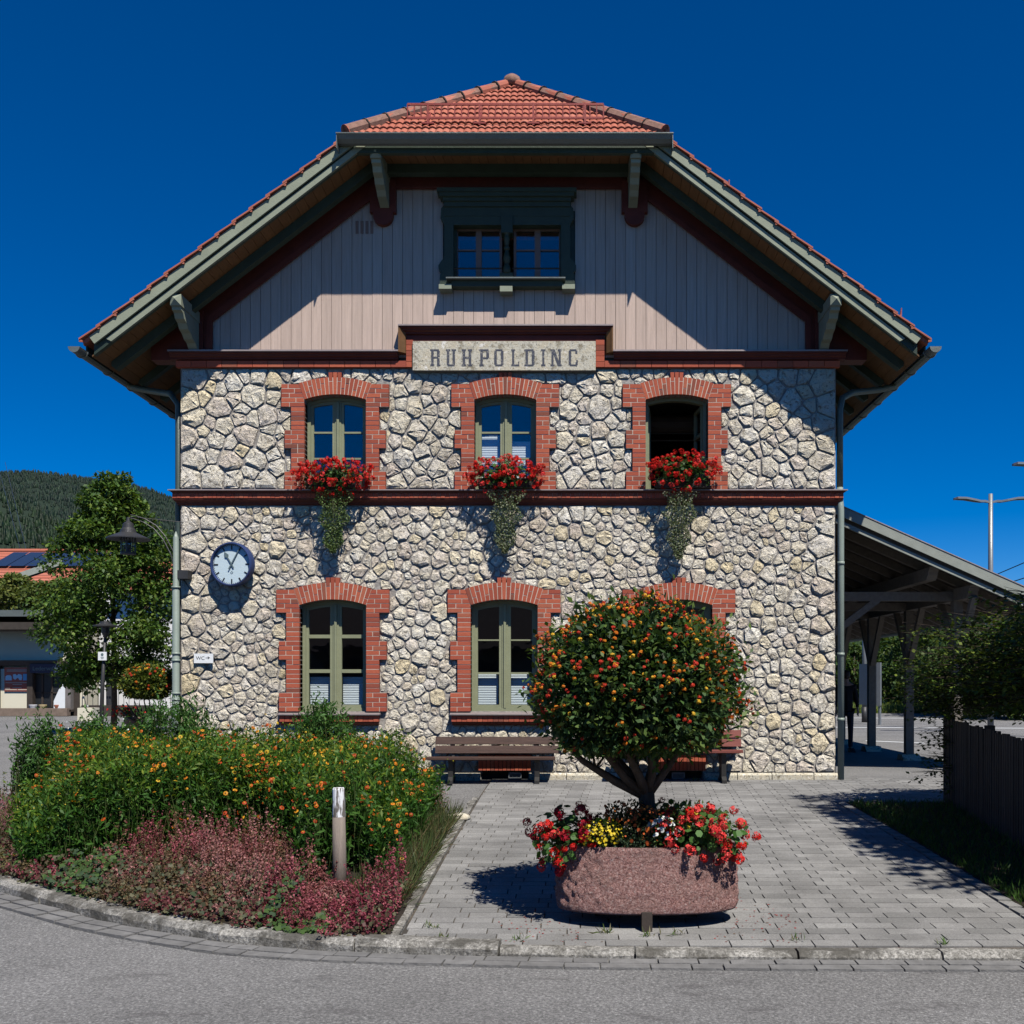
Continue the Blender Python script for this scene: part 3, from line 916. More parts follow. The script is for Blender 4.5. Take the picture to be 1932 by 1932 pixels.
# ---------------- windows
def window(w, transoms, upper=False, blind=None, opened=False, sliver=False):
    yf = FY+.155
    x0, x1, zb = w['x0']+.002, w['x1']-.002, w['zb']
    xc = (x0+x1)/2
    fw = .05
    n = 14
    def az(x): return arch_z(w, min(max(x, w['x0']), w['x1']))
    m = MB()
    def arch_strip(xa, xb, dz0, dz1, ya, yb, n=10):
        for k in range(n):
            a = xa+(xb-xa)*k/n; b = xa+(xb-xa)*(k+1)/n
            m.prism([(a, az(a)+dz0), (b, az(b)+dz0), (b, az(b)+dz1), (a, az(a)+dz1)], ya, yb)
    # outer frame
    m.prism([(x0, zb), (x0+fw, zb), (x0+fw, az(x0+fw)-fw), (x0, az(x0)-fw)], yf-.03, yf+.07)
    m.prism([(x1-fw, zb), (x1, zb), (x1, az(x1)-fw), (x1-fw, az(x1-fw)-fw)], yf-.03, yf+.07)
    arch_strip(x0, x1, -fw, -.002, yf-.03, yf+.07)
    m.box(x0+fw, x1-fw, yf-.03, yf+.07, zb, zb+fw)
    fr = mk('window', m, MT['winframe'], bld)
    if not opened:
        m = MB()
        m.box(xc-.048, xc+.048, yf-.012, yf+.06, zb+fw, az(xc)-fw)
        m.box(xc-.018, xc+.018, yf-.036, yf-.012, zb+fw, az(xc)-fw-.02)
        sw = .042
        for a, b in ((x0+fw, xc-.048), (xc+.048, x1-fw)):
            m.box(a, a+sw, yf-.002, yf+.05, zb+fw, az(a+sw)-fw); m.box(b-sw, b, yf-.002, yf+.05, zb+fw, min(az(b), az(b-sw))-fw)
            arch_strip(a+sw, b-sw, -fw-.045, -fw, yf-.002, yf+.05, 4)
            m.box(a+sw, b-sw, yf-.002, yf+.05, zb+fw, zb+fw+.05)
            for zt, th in transoms: m.box(a+sw, b-sw, yf-.006, yf+.045, zt-th/2, zt+th/2)
        mk('sash', m, MT['winframe'], fr)
        zs = [zb+fw+.05]+[t for t, _ in transoms]
        for a, b in ((x0+fw+sw, xc-.048-sw), (xc+.048+sw, x1-fw-sw)):
            for k, z in enumerate(zs):
                z0 = z+(transoms[k-1][1]/2 if k else 0)
                if k < len(transoms): z1 = transoms[k][0]-transoms[k][1]/2; poly = [(a, z0), (b, z0), (b, z1), (a, z1)]
                else: poly = [(a, z0), (b, z0)]+[(b+(a-b)*i/5, az(b+(a-b)*i/5)-fw-.045) for i in range(6)]
                mk('pane', MB().prism(poly, yf+.02, yf+.026), MT['glass'], fr)
        if blind:
            for (a, b), (z0, z1) in zip(((x0+.09, xc-.11), (xc+.09, x1-.10)), blind):
                mm = MB(); nn = int((z1-z0)/.018); vs = []; fs = []
                for i in range(nn+1):
                    z = z0+(z1-z0)*i/nn; y = yf+.095+(.005 if i % 2 else 0)
                    vs += [(a, y, z), (b, y, z)]
                for i in range(nn): fs.append((2*i, 2*i+1, 2*i+3, 2*i+2))
                mm.add(vs, fs); mk('blind', mm, MT['blind'], fr)
    else:
        # casements swung inward
        for sd, xe in ((1, x0+fw), (-1, x1-fw)):
            L = (xc-x0-fw); a0 = R(82)
            mm = MB(); dx = math.cos(a0)*sd; dy = math.sin(a0)
            P = lambda u, z: Vector((xe+dx*u, yf+.07+dy*u, z))
            zt = az(xe+sd*.1)-fw-.02
            for u in (0.02, L-.02): mm.beam(P(u, zb+fw), P(u, zt), .05, .045, (dx, dy, 0))
            for z in (zb+fw+.03, zt-.02)+tuple(t for t, _ in transoms): mm.beam(P(0.02, z), P(L-.02, z), .045, .05)
            mk('casement', mm, MT['winframe'], fr)
            pm = MB(); pm.add([P(.04, zb+fw+.05), P(L-.04, zb+fw+.05), P(L-.04, zt-.04), P(.04, zt-.04)], [(0,1,2,3)])
            mk('pane', pm, MT['glass'], fr)
        # interior fittings seen through the open window
        mm = MB(); mm.tube([(x0+.05, yf+.9, az(xc)-.18), (x1+.6, yf+.9, az(xc)-.18)], .14, 10)
        mk('blind_roll', mm, MT['underboard'], fr)
        mm = MB()
        mm.box(x0-.1, x1+.5, yf+1.6, yf+1.64, zy(766)-.005, zy(766)+.012); mm.box(x0+.05, x1+.5, yf+1.5, yf+1.54, zy(784)-.006, zy(784)+.012)  # two thin pale bars across the room
        mk('pale_bars', mm, MT['blind'], fr)
    return fr
tu = [(zy(861.6), .028), (zy(812), .028)]
tl = [(zy(1266), .055), (zy(1200), .055)]
tc = [(zy(1270), .028), (zy(1207), .022)]
window(WU[0], tu)
window(WU[1], tu, blind=[(ZS_UP+.1, zy(815)), (ZS_UP+.1, zy(826))])
window(WU[2], tu, opened=True)
window(WL[0], tl, blind=[(1.12, zy(1277)), (1.12, zy(1277))])
window(WL[1], tc, blind=[(1.12, zy(1272)), (1.12, zy(1272))])
window(WL[2], tc, blind=[(1.12, zy(1272)), (1.12, zy(1272))])

# sills of the lower windows
for w in WL:
    a, b = w['x0']-.31, w['x1']+.22
    s = mk('window_sill', MB().prism_x([(FY+.15, 1.048), (FY-.16, 1.015), (FY-.16, .995), (FY+.15, .995)], a, b), MT['flash'], bld)
    mk('window_sill', MB().prism_x([(FY+.01, .995), (FY-.135, .995), (FY-.135, .985), (FY+.01, .985)], a+.01, b-.01), MT['brickmortar'], bld)
    m = MB(); n = 19; wd = (b-a-.04)/n
    for k in range(n): m.box(a+.02+k*wd+.003, a+.02+(k+1)*wd-.003, FY-.12+rnd.uniform(-.003,.003), FY+.01, .892, .983)
    mk('sill_bricks', m, MT['brick'], bld)
    mk('sill_moulding', MB().prism_x([(FY+.01, .888), (FY-.105, .888), (FY-.10, .87), (FY-.075, .85), (FY-.065, .835), (FY+.01, .835)], a+.03, b-.03), MT['darkred'], bld)

# cellar windows
for i, c in enumerate(CEL):
    f = mk('cellar_window', MB().box(c['x0'], c['x1'], FY+.25, FY+.27, -.1, c['zc']), MT['black'], bld)
    x = c['x0']+.42 if i == 0 else c['x0']+.2
    m = MB(); a, b = x, x+.2
    for z in (.005, .09): m.box(a, b, FY-.02, FY+.0, z, z+.014)
    m.box(a, a+.014, FY-.02, FY, .005, .1); m.box(b-.014, b, FY-.02, FY, .005, .1)
    for k in range(4): m.box(a+.014, b-.014, FY-.01, FY-.004, .022+k*.018, .03+k*.018)
    mk('vent_grille', m, MT['grey'], f)

# ---------------- string course
def string_course():
    a, b = xy(335)-.12, xy(1577)+.12
    b = BR+.13; a = BL-.13
    def ring(poly, ext, mat, name):
        # poly in (out, z); runs across the front and returns along both sides
        m = MB()
        pts = lambda o: [(BL-o, BB), (BL-o, FY-o), (BR+o, FY-o), (BR+o, BB)]
        vs = []; n = len(poly)
        for o, z in poly: vs += [(x, y, z) for x, y in pts(o)]
        fs = []
        for i in range(n):
            for k in range(3):
                fs.append((i*4+k, i*4+k+1, ((i+1) % n)*4+k+1, ((i+1) % n)*4+k))
        m.add(vs, fs); return mk(name, m, mat, bld)
    ring([(-.0, 4.475), (.15, 4.445), (.15, 4.43), (-.0, 4.43)], 0, MT['flash'], 'string_course')
    ring([(-.0, 4.43), (.115, 4.43), (.10, 4.40), (.095, 4.395), (-.0, 4.395)], 0, MT['darkred'], 'string_course')
    ring([(-.0, 4.318), (.095, 4.318), (.085, 4.29), (.05, 4.26), (.045, 4.235), (.02, 4.222), (-.0, 4.222)], 0, MT['darkred'], 'string_course')
    n = 150; L = BR-BL+.2; wd = L/n
    m = MB()
    for k in range(n): m.box(BL-.1+k*wd+.003, BL-.1+(k+1)*wd-.003, FY-.10+rnd.uniform(-.003, .003), FY, 4.322, 4.392)
    mk('string_bricks', m, MT['brick'], bld, kind='stuff')
    mk('string_mortar', MB().box(BL-.095, BR+.095, FY-.088, FY, 4.318, 4.395), MT['brickmortar'], bld)
string_course()

# ---------------- upper cornice, stepping up over the sign
def cornice():
    PR = .17
    xl0, xl1 = WX(751, FY-PR), WX(1157, FY-PR)   # outer faces of the raised part
    zl, zh = 6.565, 6.955
    for a, b, z in ((BL-.14, xl0, zl), (xl1, BR+.14, zl), (xl0, xl1, zh)):
        m = MB().prism_x([(FY+.02, z+.05), (FY-PR-.015, z+.005), (FY-PR-.015, z-.018), (FY+.02, z-.018)], a, b)
        mk('cornice_flashing', m, MT['flash'], bld)
        m = MB().prism_x([(FY+.0, z-.018), (FY-PR, z-.018), (FY-PR, z-.04), (FY-PR+.03, z-.05), (FY-PR+.035, z-.075), (FY-.10, z-.09), (FY-.10, z-.115), (FY+.0, z-.13)], a+.012, b-.012)
        mk('cornice', m, MT['darkred'], bld)
    for x, sd in ((xl0, 1), (xl1, -1)):
        m = MB(); vs = []
        pr = [(FY-PR, 0.0), (FY-PR, .02), (FY-PR+.03, .05), (FY-.10, .10), (FY, .13), (FY, .0)]
        for z in (zl-.02, zh-.021): vs += [(x+sd*o, y, z) for y, o in pr]
        fs = [(i, (i+1) % 6, (i+1) % 6+6, i+6) for i in range(6)]+[(5,4,3,2,1,0), (6,7,8,9,10,11)]
        m.add(vs, fs); mk('cornice_cheek', m, MT['soffit'], bld)
    for a, b, z0, z1 in ((BL-.05, xy(768), 6.335, 6.43), (xy(1140), BR+.05, 6.335, 6.43)):
        n = int((b-a)/.235)
        for k in range(n):
            w = (b-a)/n; mk('band_brick', MB().box(a+k*w+.004, a+(k+1)*w-.004, FY-.085, FY, z0, z1), MT['brick'], bld)
    for a, b in ((xy(768), xy(781)), (xy(1124), xy(1140))):
        for k in range(5): mk('band_brick', MB().box(a, b, FY-.08, FY, 6.335+k*.085+.003, 6.335+(k+1)*.085-.003), MT['brick'], bld)
    mk('frieze', MB().box(xy(768), xy(1140), FY-.075, FY, 6.722, 6.824), MT['darkred'], bld)
cornice()

def sign():
    x0, x1, z0, z1 = xy(781), xy(1123.5), zy(703), zy(648.5)
    root = thing('station_name_sign', ((x0+x1)/2, FY-.1, z0), 'pitted limestone plaque reading RUHPOLDING in dark blue slab letters under the raised cornice', 'sign')
    m = MB(); m.box(x0, x1, FY-.12, FY+.01, z0, z1)
    mk('plaque', m, MT['plaque'], root)
    X = lambda u: WX((900+u*.21739)*.8564, FY-.12)
    Z = lambda v: WZ((400+v*.21739)*.8564, FY-.12)
    zb, zt = Z(1870), Z(1700)
    S = lambda *a: list(a)
    st, sp = (.08, .34), .1
    def stem(x0, x1, s0, s1): return [(x0, x1, 0, 1), (s0, x0, 0, sp), (s0, x0, 1-sp, 1), (x1, s1, 0, sp), (x1, s1, 1-sp, 1)]
    G = {
     'R': [*stem(.1, .34, 0, .42), (.42, .88, .9, 1), (.34, .8, .46, .56), (.68, .95, .55, .91), (.68, .93, .09, .47), (.66, 1.02, 0, .09)],
     'U': [(.1, .35, .08, 1), (0, .1, .9, 1), (.35, .44, .9, 1), (.66, .9, .08, 1), (.57, .66, .9, 1), (.9, 1, .9, 1), (.17, .83, 0, .1)],
     'H': [*stem(.08, .33, 0, .4), *stem(.67, .92, .6, 1), (.33, .67, .44, .56)],
     'P': [*stem(.1, .34, 0, .42), (.42, .88, .9, 1), (.34, .88, .42, .52), (.68, .95, .5, .91)],
     'O': [(.03, .29, .09, .91), (.71, .97, .09, .91), (.13, .87, .9, 1), (.13, .87, 0, .1)],
     'L': [*stem(.1, .36, 0, .44), (.44, .95, 0, .1), (.83, .95, .1, .26)],
     'D': [*stem(.1, .34, 0, .36), (.36, .86, .9, 1), (.36, .86, 0, .1), (.7, .96, .08, .92)],
     'I': [*stem(.25, .75, 0, 1)],
     'N': [*stem(.08, .26, 0, .34), *stem(.74, .92, .66, 1)],
     'G': [(.05, .3, .08, .92), (.15, .8, .9, 1), (.15, .85, 0, .1), (.7, .9, .74, .93), (.72, .93, .06, .22), (.78, .95, .22, .36)]}
    spans = [('R', 220, 322), ('U', 378, 482), ('H', 540, 645), ('P', 718, 822), ('O', 866, 966), ('L', 1042, 1126), ('D', 1175, 1282), ('I', 1345, 1388), ('N', 1440, 1552), ('G', 1618, 1722)]
    for ch, u0, u1 in spans:
        a, b = X(u0), X(u1); m = MB()
        for (p, q, r, s) in G[ch]:
            m.box(a+(b-a)*p, a+(b-a)*q, FY-.1235-.0003*rnd.random(), FY-.119, zb+(zt-zb)*r, zb+(zt-zb)*s)
        if ch == 'N':
            m.prism([(a+(b-a)*.1, zt), (a+(b-a)*.36, zt), (a+(b-a)*.9, zb), (a+(b-a)*.66, zb)], FY-.1238, FY-.119)
        mk('letter', m, MT['letter'], root)
sign()

# ---------------- gable boarding, frieze, window
GT = 1.0
def gable():
    Lz = lambda x: min(7.03+.77*(4.6-abs(x-BXC)), 9.09)
    xs0, xs1 = BXC-4.61, BXC+4.61
    backing = [(xs0, 6.45), (xs1, 6.45), (xs1, Lz(xs1)), (BXC+1.93, 9.09), (BXC-1.93, 9.09), (xs0, Lz(xs0))]
    # backing with the window opening: left, right, below, above
    gx0, gx1, gz0, gz1 = GW['x0'], GW['x1'], GW['zb'], GW['zs']
    m = MB()
    m.prism([(xs0, 6.45), (gx0, 6.45), (gx0, 9.09), (BXC-1.93, 9.09), (xs0, Lz(xs0))], FY+.01, FY+.2)
    m.prism([(gx1, 6.45), (xs1, 6.45), (xs1, Lz(xs1)), (BXC+1.93, 9.09), (gx1, 9.09)], FY+.01, FY+.2)
    m.box(gx0, gx1, FY+.01, FY+.2, 6.45, gz0); m.box(gx0, gx1, FY+.01, FY+.2, gz1, 9.09)
    mk('gable_wall', m, MT['dgreen'], bld)
    n = 59; wd = (xs1-xs0)/n
    for k in range(n):
        a = xs0+k*wd+.003; b = xs0+(k+1)*wd-.003
        y0 = FY-.02+rnd.uniform(-.002, .002)
        la, lb = Lz(a), Lz(b)
        if b > gx0-.1 and a < gx1+.1:
            mk('board', MB().prism([(a, 6.5), (b, 6.5), (b, gz0-.03), (a, gz0-.03)], y0, FY+.01), MT['board'], bld)
            if 9.09 > gz1+.2: mk('board', MB().prism([(a, gz1+.16), (b, gz1+.16), (b, 9.09), (a, 9.09)], y0, FY+.01), MT['board'], bld)
            continue
        mk('board', MB().prism([(a, 6.5), (b, 6.5), (b, lb), (a, la)], y0, FY+.01), MT['board'], bld)
    # vent slots in the boards
    m = MB()
    for k in range(4):
        x = WX(671+k*9.3, FY-.02); m.box(x, x+.045, FY-.026, FY-.018, WZ(441, FY-.02), WZ(417, FY-.02))
    mk('vent_slots', m, MT['brownframe'], bld)
    # oxblood frieze between the boards and the soffit
    th = .30
    RZ = lambda x: 11.18-.767*abs(x-BXC)-th
    for sd in (-1, 1):
        P = lambda u: BXC+sd*u
        m = MB().prism([(P(5.5), 6.45), (P(4.61), 6.45), (P(4.61), 7.02), (P(1.93), 9.09), (P(1.93), RZ(P(1.93))+.02), (P(5.5), RZ(P(5.5))+.02)], FY-.06, FY+.2)
        mk('frieze', m, MT['darkred'], bld)
        m = MB().prism([(P(4.64), 6.5), (P(4.55), 6.5), (P(4.55), 7.03), (P(1.9), 9.07), (P(1.9), 9.13), (P(4.64), 7.10)], FY-.09, FY-.06)
        mk('frieze_bead', m, MT['darkred'], bld)
    mk('frieze', MB().box(BXC-1.93, BXC+1.93, FY-.06, FY+.2, 9.09, 9.55), MT['darkred'], bld)
    mk('frieze_bead', MB().box(BXC-1.85, BXC+1.85, FY-.09, FY-.06, 9.075, 9.12), MT['darkred'], bld)
gable()

def gable_window():
    y0 = FY-.12
    X = lambda u: WX((900+u*.21739)*.8564, y0)
    Z = lambda v: WZ((400+v*.21739)*.8564, y0)
    root = mk('gable_window', MB().box(X(455), X(1550), y0-.005, FY+.02, Z(440), Z(352)), MT['dgreen'], bld)
    # carved side frames
    for sgn in (0, 1):
        f = (lambda u: u) if sgn == 0 else (lambda u: 2000-u)
        pts = [(455, 440), (455, 260), (355, 245), (330, 270), (325, 370), (350, 410), (362, 440), (362, 770), (330, 805), (302, 850), (305, 890), (330, 920), (318, 950), (314, 1060), (440, 1060), (455, 1010)]
        m = MB().prism([(X(f(u)), Z(v)) for u, v in pts], y0, FY+.02)
        mk('carved_frame', m, MT['dgreen'], root)
        a, b = sorted((X(f(314)), X(f(442))))
        mk('corbel', MB().box(a, b, y0-.09, FY+.02, Z(1108), Z(1062)), MT['green'], root)
    mk('corbel', MB().box(X(930), X(1056), y0-.09, FY+.02, Z(1135), Z(1080)), MT['green'], root)
    m = MB()
    for v0, v1, e, o in ((100, 140, 0, .13), (140, 178, 25, .11), (178, 215, 55, .07), (215, 262, 62, .04), (262, 352, 62, .012)):
        m.box(X(297+e), X(1703-e), y0-o, FY+.0, Z(v1), Z(v0))
    mk('cap_moulding', m, MT['dgreen'], root)
    m = MB(); m.prism_x([(y0-.14, Z(1015)), (y0-.14, Z(1002)), (FY+.02, Z(990)), (FY+.02, Z(1015))], X(390), X(1590))
    mk('window_sill', m, MT['metal'], root)
    mk('apron', MB().box(X(440), X(1560), y0-.06, FY+.02, Z(1075), Z(1018)), MT['dgreen'], root)
    # centre post, turned
    m = MB(); cx, cy = (X(935)+X(1058))/2, y0+.0
    m.box(X(940), X(1055), y0-.03, FY+.05, Z(525), Z(352)); m.box(X(928), X(1060), y0-.03, FY+.05, Z(1010), Z(930))
    prof = []
    for v, r in ((930, .055), (900, .062), (870, .055), (835, .035), (800, .052), (770, .058), (735, .04), (700, .028), (690, .045), (670, .048), (655, .028), (620, .04), (580, .05), (545, .036), (525, .05)):
        prof.append((r, Z(v)))
    m.lathe(prof, (cx, cy, 0), 14)
    mk('turned_post', m, MT['dgreen'], root, smooth=False)
    # sashes
    yf = FY+.06
    for u0, u1 in ((462, 940), (1060, 1548)):
        a, b = X(u0), X(u1); z0, z1 = Z(1010), Z(420); xc = (a+b)/2
        m = MB()
        m.box(a, a+.04, yf, yf+.06, z0, z1); m.box(b-.04, b, yf, yf+.06, z0, z1); m.box(a, b, yf+.001, yf+.06, z1-.045, z1); m.box(xc-.045, xc+.045, yf-.01, yf+.06, z0, z1)
        zt = Z(645)
        m.box(a+.04, xc-.045, yf+.005, yf+.05, zt-.012, zt+.012); m.box(xc+.045, b-.04, yf+.005, yf+.05, zt-.012, zt+.012)
        mk('sash', m, MT['brownframe'], root)
        for p, q in ((a+.04, xc-.045), (xc+.045, b-.04)):
            for r, s in ((z0, zt-.012), (zt+.012, z1-.045)):
                mk('pane', MB().box(p, q, yf+.022, yf+.028, r, s), MT['glass'], root)
        m = MB(); m.tube([(a-.02, y0+.03, Z(873)), (b+.02, y0+.03, Z(873))], .012, 6)
        mk('safety_bar', m, MT['black'], root)
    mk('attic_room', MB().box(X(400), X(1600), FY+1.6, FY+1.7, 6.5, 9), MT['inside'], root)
gable_window()

# ================================================================ ROOF
VY = 14.87
RIDGE, SL = 11.18, .767
EH = 6.14                       # half width at the eaves
HZ = 9.45                       # height of the hip's eave
HH = (RIDGE-HZ)/SL              # its half width
AY = 16.62                       # where the hip meets the ridge
def rz(u): return RIDGE-SL*abs(u)
SLA = math.atan(SL); CS = math.cos(SLA); SN = math.sin(SLA)
def roof():
    rf = mk('roof', MB(), MT['tile'], bld)
    m = MB()
    for sd in (-1, 1):
        pts = [(EH, VY+.02), (HH, VY+.02), (0, AY), (0, BB+1), (EH, BB+1)]
        vs = [(BXC+sd*u, y, rz(u)) for u, y in pts]+[(BXC+sd*u, y, rz(u)-.07) for u, y in pts]
        n = 5; fs = [tuple(range(n)), tuple(range(2*n-1, n-1, -1))]+[(i, i+n, (i+1) % n+n, (i+1) % n) for i in range(n)]
        m.add(vs, fs)
    m.add([(BXC-HH, VY+.02, HZ), (BXC+HH, VY+.02, HZ), (BXC, AY, RIDGE), (BXC-HH, VY+.02, HZ-.07), (BXC+HH, VY+.02, HZ-.07), (BXC, AY, RIDGE-.07)],
          [(0,1,2), (5,4,3), (0,3,4,1), (1,4,5,2), (2,5,3,0)])
    rf.data = m.mesh('roof', MT['tile'])
    # stepped verge tiles
    n = int((EH-HH)/CS/.31)+1
    for sd in (-1, 1):
        for k in range(n):
            u0 = EH+.04-k*.31*CS; u1 = u0-.39*CS
            if u1 < HH-.3: continue
            za = rz(u0)+.045; zb = rz(u1)+.008
            q = [(u0, za), (u1, zb), (u1, zb-.022), (u0, za-.026)]
            P = [(BXC+sd*u, z) for u, z in q]
            m = MB().prism(P, VY-.035+rnd.uniform(-.004, .004), VY+.28)
            P2 = [(BXC+sd*(u0), za-.02), (BXC+sd*(u0-.05), za-.02-.05*SL*.2), (BXC+sd*(u0-.05), za-.055), (BXC+sd*u0, za-.05)]
            m.prism(P2, VY-.03, VY-.005)
            mk('roof_tile', m, MT['tile'], bld)
    # tiled courses over the side slopes
    m = MB()
    for sd in (-1, 1):
        for k in range(26):
            u0 = EH-k*.31*CS; u1 = max(u0-.36*CS, 0)
            if u0 < .1: break
            y0 = VY+.3 if u0 > HH+.1 else VY+.5+(1-u0/HH)*(AY-VY)
            P = [(BXC+sd*u0, rz(u0)+.04), (BXC+sd*u1, rz(u1)+.004), (BXC+sd*u1, rz(u1)-.02), (BXC+sd*u0, rz(u0)+.012)]
            m.prism(P, y0, BB+1)
    mk('tile_courses', m, MT['tile'], bld, kind='stuff')
    # pantiles of the hip, one by one
    SLN = math.hypot(AY-VY, RIDGE-HZ); dy = (AY-VY)/SLN; dz = (RIDGE-HZ)/SLN
    rows = 11; rl = SLN/rows; tw = .205
    for r in range(rows):
        v0 = r*rl-.02; v1 = (r+1)*rl+.03
        hw = HH*(1-max(v0, 0)/SLN)+.04
        nt = int(math.ceil(hw/tw))
        off = tw/2*(r % 2)*0
        for k in range(-nt, nt):
            a = k*tw+off; b = a+tw
            if a > hw-.02 or b < -hw+.02: continue
            vs = []; ns = 8
            lift = rnd.uniform(.028, .036)
            for row, (v, h) in enumerate(((v0, lift), (v1, .002))):
                lim = HH*(1-max(v, 0)/SLN)+.03
                for i in range(ns+1):
                    x = a+.002+(tw-.004)*i/ns
                    hh = h+.021*abs(math.sin(math.pi*2*i/ns))
                    xx = max(-lim, min(lim, x))
                    vs.append((BXC+xx, VY+dy*v-dz*hh, HZ+dz*v+dy*hh))
            for i in range(ns+1):
                x, y, z = vs[i]; vs.append((x, y+dz*.03, z-dy*.03))
            fs = [(i, i+1, ns+1+i+1, ns+1+i) for i in range(ns)]+[(2*(ns+1)+i, 2*(ns+1)+i+1, i+1, i) for i in range(ns)]
            mk('roof_tile', MB().add(vs, fs), MT['tile'], bld)
    # round hip tiles and ridge
    for sd in (-1, 1):
        a = Vector((BXC+sd*(HH+.06), VY-.03, HZ+.02)); b = Vector((BXC, AY, RIDGE+.03)); L = (b-a).length; t = (b-a)/L
        nn = 9
        for k in range(nn):
            p = a+t*(L*k/nn); q = a+t*(L*(k+1)/nn+.04)
            m = MB().tube([p, p+t*.03, q], [.105, .094, .078], 12)
            mk('hip_tile', m, MT['tile'], bld, smooth=False)
            if k: mk('tile_clamp', MB().tube([p-t*.006, p+t*.014], [.108, .108], 12), MT['dwood'], bld)
        mk('hip_mortar', MB().tube([a, b], [.10, .085], 8), MT['cement'], bld)
    m = MB()
    for k in range(40): m.tube([(BXC, AY+.35*k, RIDGE+.03), (BXC, AY+.35*(k+1)+.03, RIDGE+.02)], [.115, .095], 10)
    mk('ridge_tiles', m, MT['tile'], bld)
    m = MB().lathe([(.14, -.06), (.15, .02), (.13, .08), (.07, .125), (.0, .14)], (BXC, AY-.02, RIDGE+.02), 14)
    mk('ridge_cap', m, MT['cement'], bld, smooth=True)
    # snow fence on the hip
    m = MB()
    y0 = VY+.33*dy+.0
    def HP(x, v, up): return Vector((BXC+x, VY+dy*v-dz*.02-.0*up, HZ+dz*v+up))
    base = .34
    x0, x1 = -1.45, 1.43
    for up, r in ((.10, .009), (.30, .009)):
        p = HP(0, base, up); m.beam((BXC+x0, p.y-.05, p.z), (BXC+x1, p.y-.05, p.z), .022, .03)
    for i in range(30):
        x = x0+(x1-x0)*i/29; p = HP(x, base, .1)
        m.beam((p.x, p.y-.05, p.z), (p.x, p.y-.05, p.z+.2), .016, .016, (1, 0, 0))
    for x in (-1.15, -.39, .40, 1.16):
        p = HP(x, base, .02)
        m.beam((p.x, p.y-.06, p.z-.03), (p.x, p.y-.055, p.z+.3), .03, .014, (0, 1, 0))
        m.beam((p.x, p.y-.06, p.z-.02), (p.x, p.y+.22, p.z+.30), .02, .012)
        m.beam((p.x-.09, p.y-.02, p.z+.0), (p.x+.09, p.y-.02, p.z+.0), .10, .02)
    mk('snow_fence', m, MT['snowred'], bld)
    for px, py, sd in ((565, 338, -1), (215, 606, -1), (1372, 352, 1), (1697, 594, 1)):
        x, _, z = W(px, py, VY+.15)
        m = MB().tube([(x, VY+.15, z-.08), (x-.02*sd*-1, VY+.15, z), (x+.03*sd, VY+.15, z+.1)], [.03, .018, .008], 5)
        mk('snow_hook', m, MT['snowred'], bld)

    # bargeboards, soffit boards, rafters
    for sd in (-1, 1):
        P = lambda u: BXC+sd*u
        for (o0, o1, ya, yb, ua, ub) in ((.02, .185, VY, VY+.035, 6.05, HH-.05), (.215, .315, VY+.035, VY+.08, 5.82, 2.0)):
            m = MB().prism([(P(ua), rz(ua)-o0), (P(ub), rz(ub)-o0), (P(ub), rz(ub)-o1), (P(ua-.08), rz(ua-.08)-o1)], ya, yb)
            mk('bargeboard', m, MT['green'], bld)
        m = MB().prism([(P(6.0), rz(6.0)-.07), (P(2.1), rz(2.1)-.07), (P(2.1), rz(2.1)-.31), (P(6.0), rz(6.0)-.31)], VY+.06, VY+.14)
        mk('verge_beam', m, MT['dgreen'], bld)
        u = 6.04; k = 0
        while u > 1.95:
            v = u-.128
            yb = FY-.02 if u < 5.0 else BB
            m = MB().prism([(P(u-.003), rz(u)-.30), (P(v+.003), rz(v)-.30), (P(v+.003), rz(v)-.275), (P(u-.003), rz(u)-.275)], VY+.08, yb)
            mk('soffit_board', m, MT['soffit'], bld); u = v
        # rafters under the boards
        def rafter(y, ua, ub, h=.14, w=.11):
            m = MB().prism([(P(ua), rz(ua)-.302), (P(ub), rz(ub)-.302), (P(ub), rz(ub)-.302-h), (P(ua-.06), rz(ua-.06)-.302-h), (P(ua), rz(ua)-.302-h*.4)], y, y+w)
            mk('rafter', m, MT['dgreen'], bld)
        rafter(15.38, 5.95, 1.8, .16, .13)
        y = 16.35
        while y < BB: rafter(y, 5.95, 4.9); y += .86
        # gutter
        gx = P(EH+.06); gz = rz(EH)-.14
        m = MB(); n = 8; vs = []
        for y in (VY-.14, BB+1):
            for rr in (.085, .077):
                vs += [(gx+rr*math.cos(t), y, gz+rr*math.sin(t)) for t in [math.pi+math.pi*i/n for i in range(n+1)]]
        N1 = n+1
        fs = []
        for i in range(n): fs += [(i, i+1, 2*N1+i+1, 2*N1+i), (N1+i+1, N1+i, 3*N1+i, 3*N1+i+1)]
        fs += [(0, 2*N1, 3*N1, N1), (n, N1+n, 3*N1+n, 2*N1+n)]
        fs += [tuple(i for i in range(n, -1, -1)), tuple(2*N1+i for i in range(n+1))]
        m.add(vs, fs)
        for k in range(17): m.tube([(gx+.09*math.cos(t), VY+.1+k*.86, gz+.092*math.sin(t)) for t in [math.pi+math.pi*i/8 for i in range(9)]], .011, 4)
        mk('gutter', m, MT['metal'], bld)
        mk('fascia', MB().box(min(P(EH-.02), P(EH+.0)), max(P(EH-.02), P(EH)), VY+.1, BB, rz(EH)-.20, rz(EH)-.02), MT['dgreen'], bld)
    # hip gutter and fascia
    m = MB()
    gy = VY-.17
    m.prism_x([(gy, 9.385), (gy+.035, 9.315), (gy+.085, 9.275), (gy+.14, 9.27), (gy+.15, 9.385), (gy+.14, 9.385), (gy+.13, 9.29), (gy+.09, 9.29), (gy+.012, 9.385)], BXC-2.42, BXC+2.42)
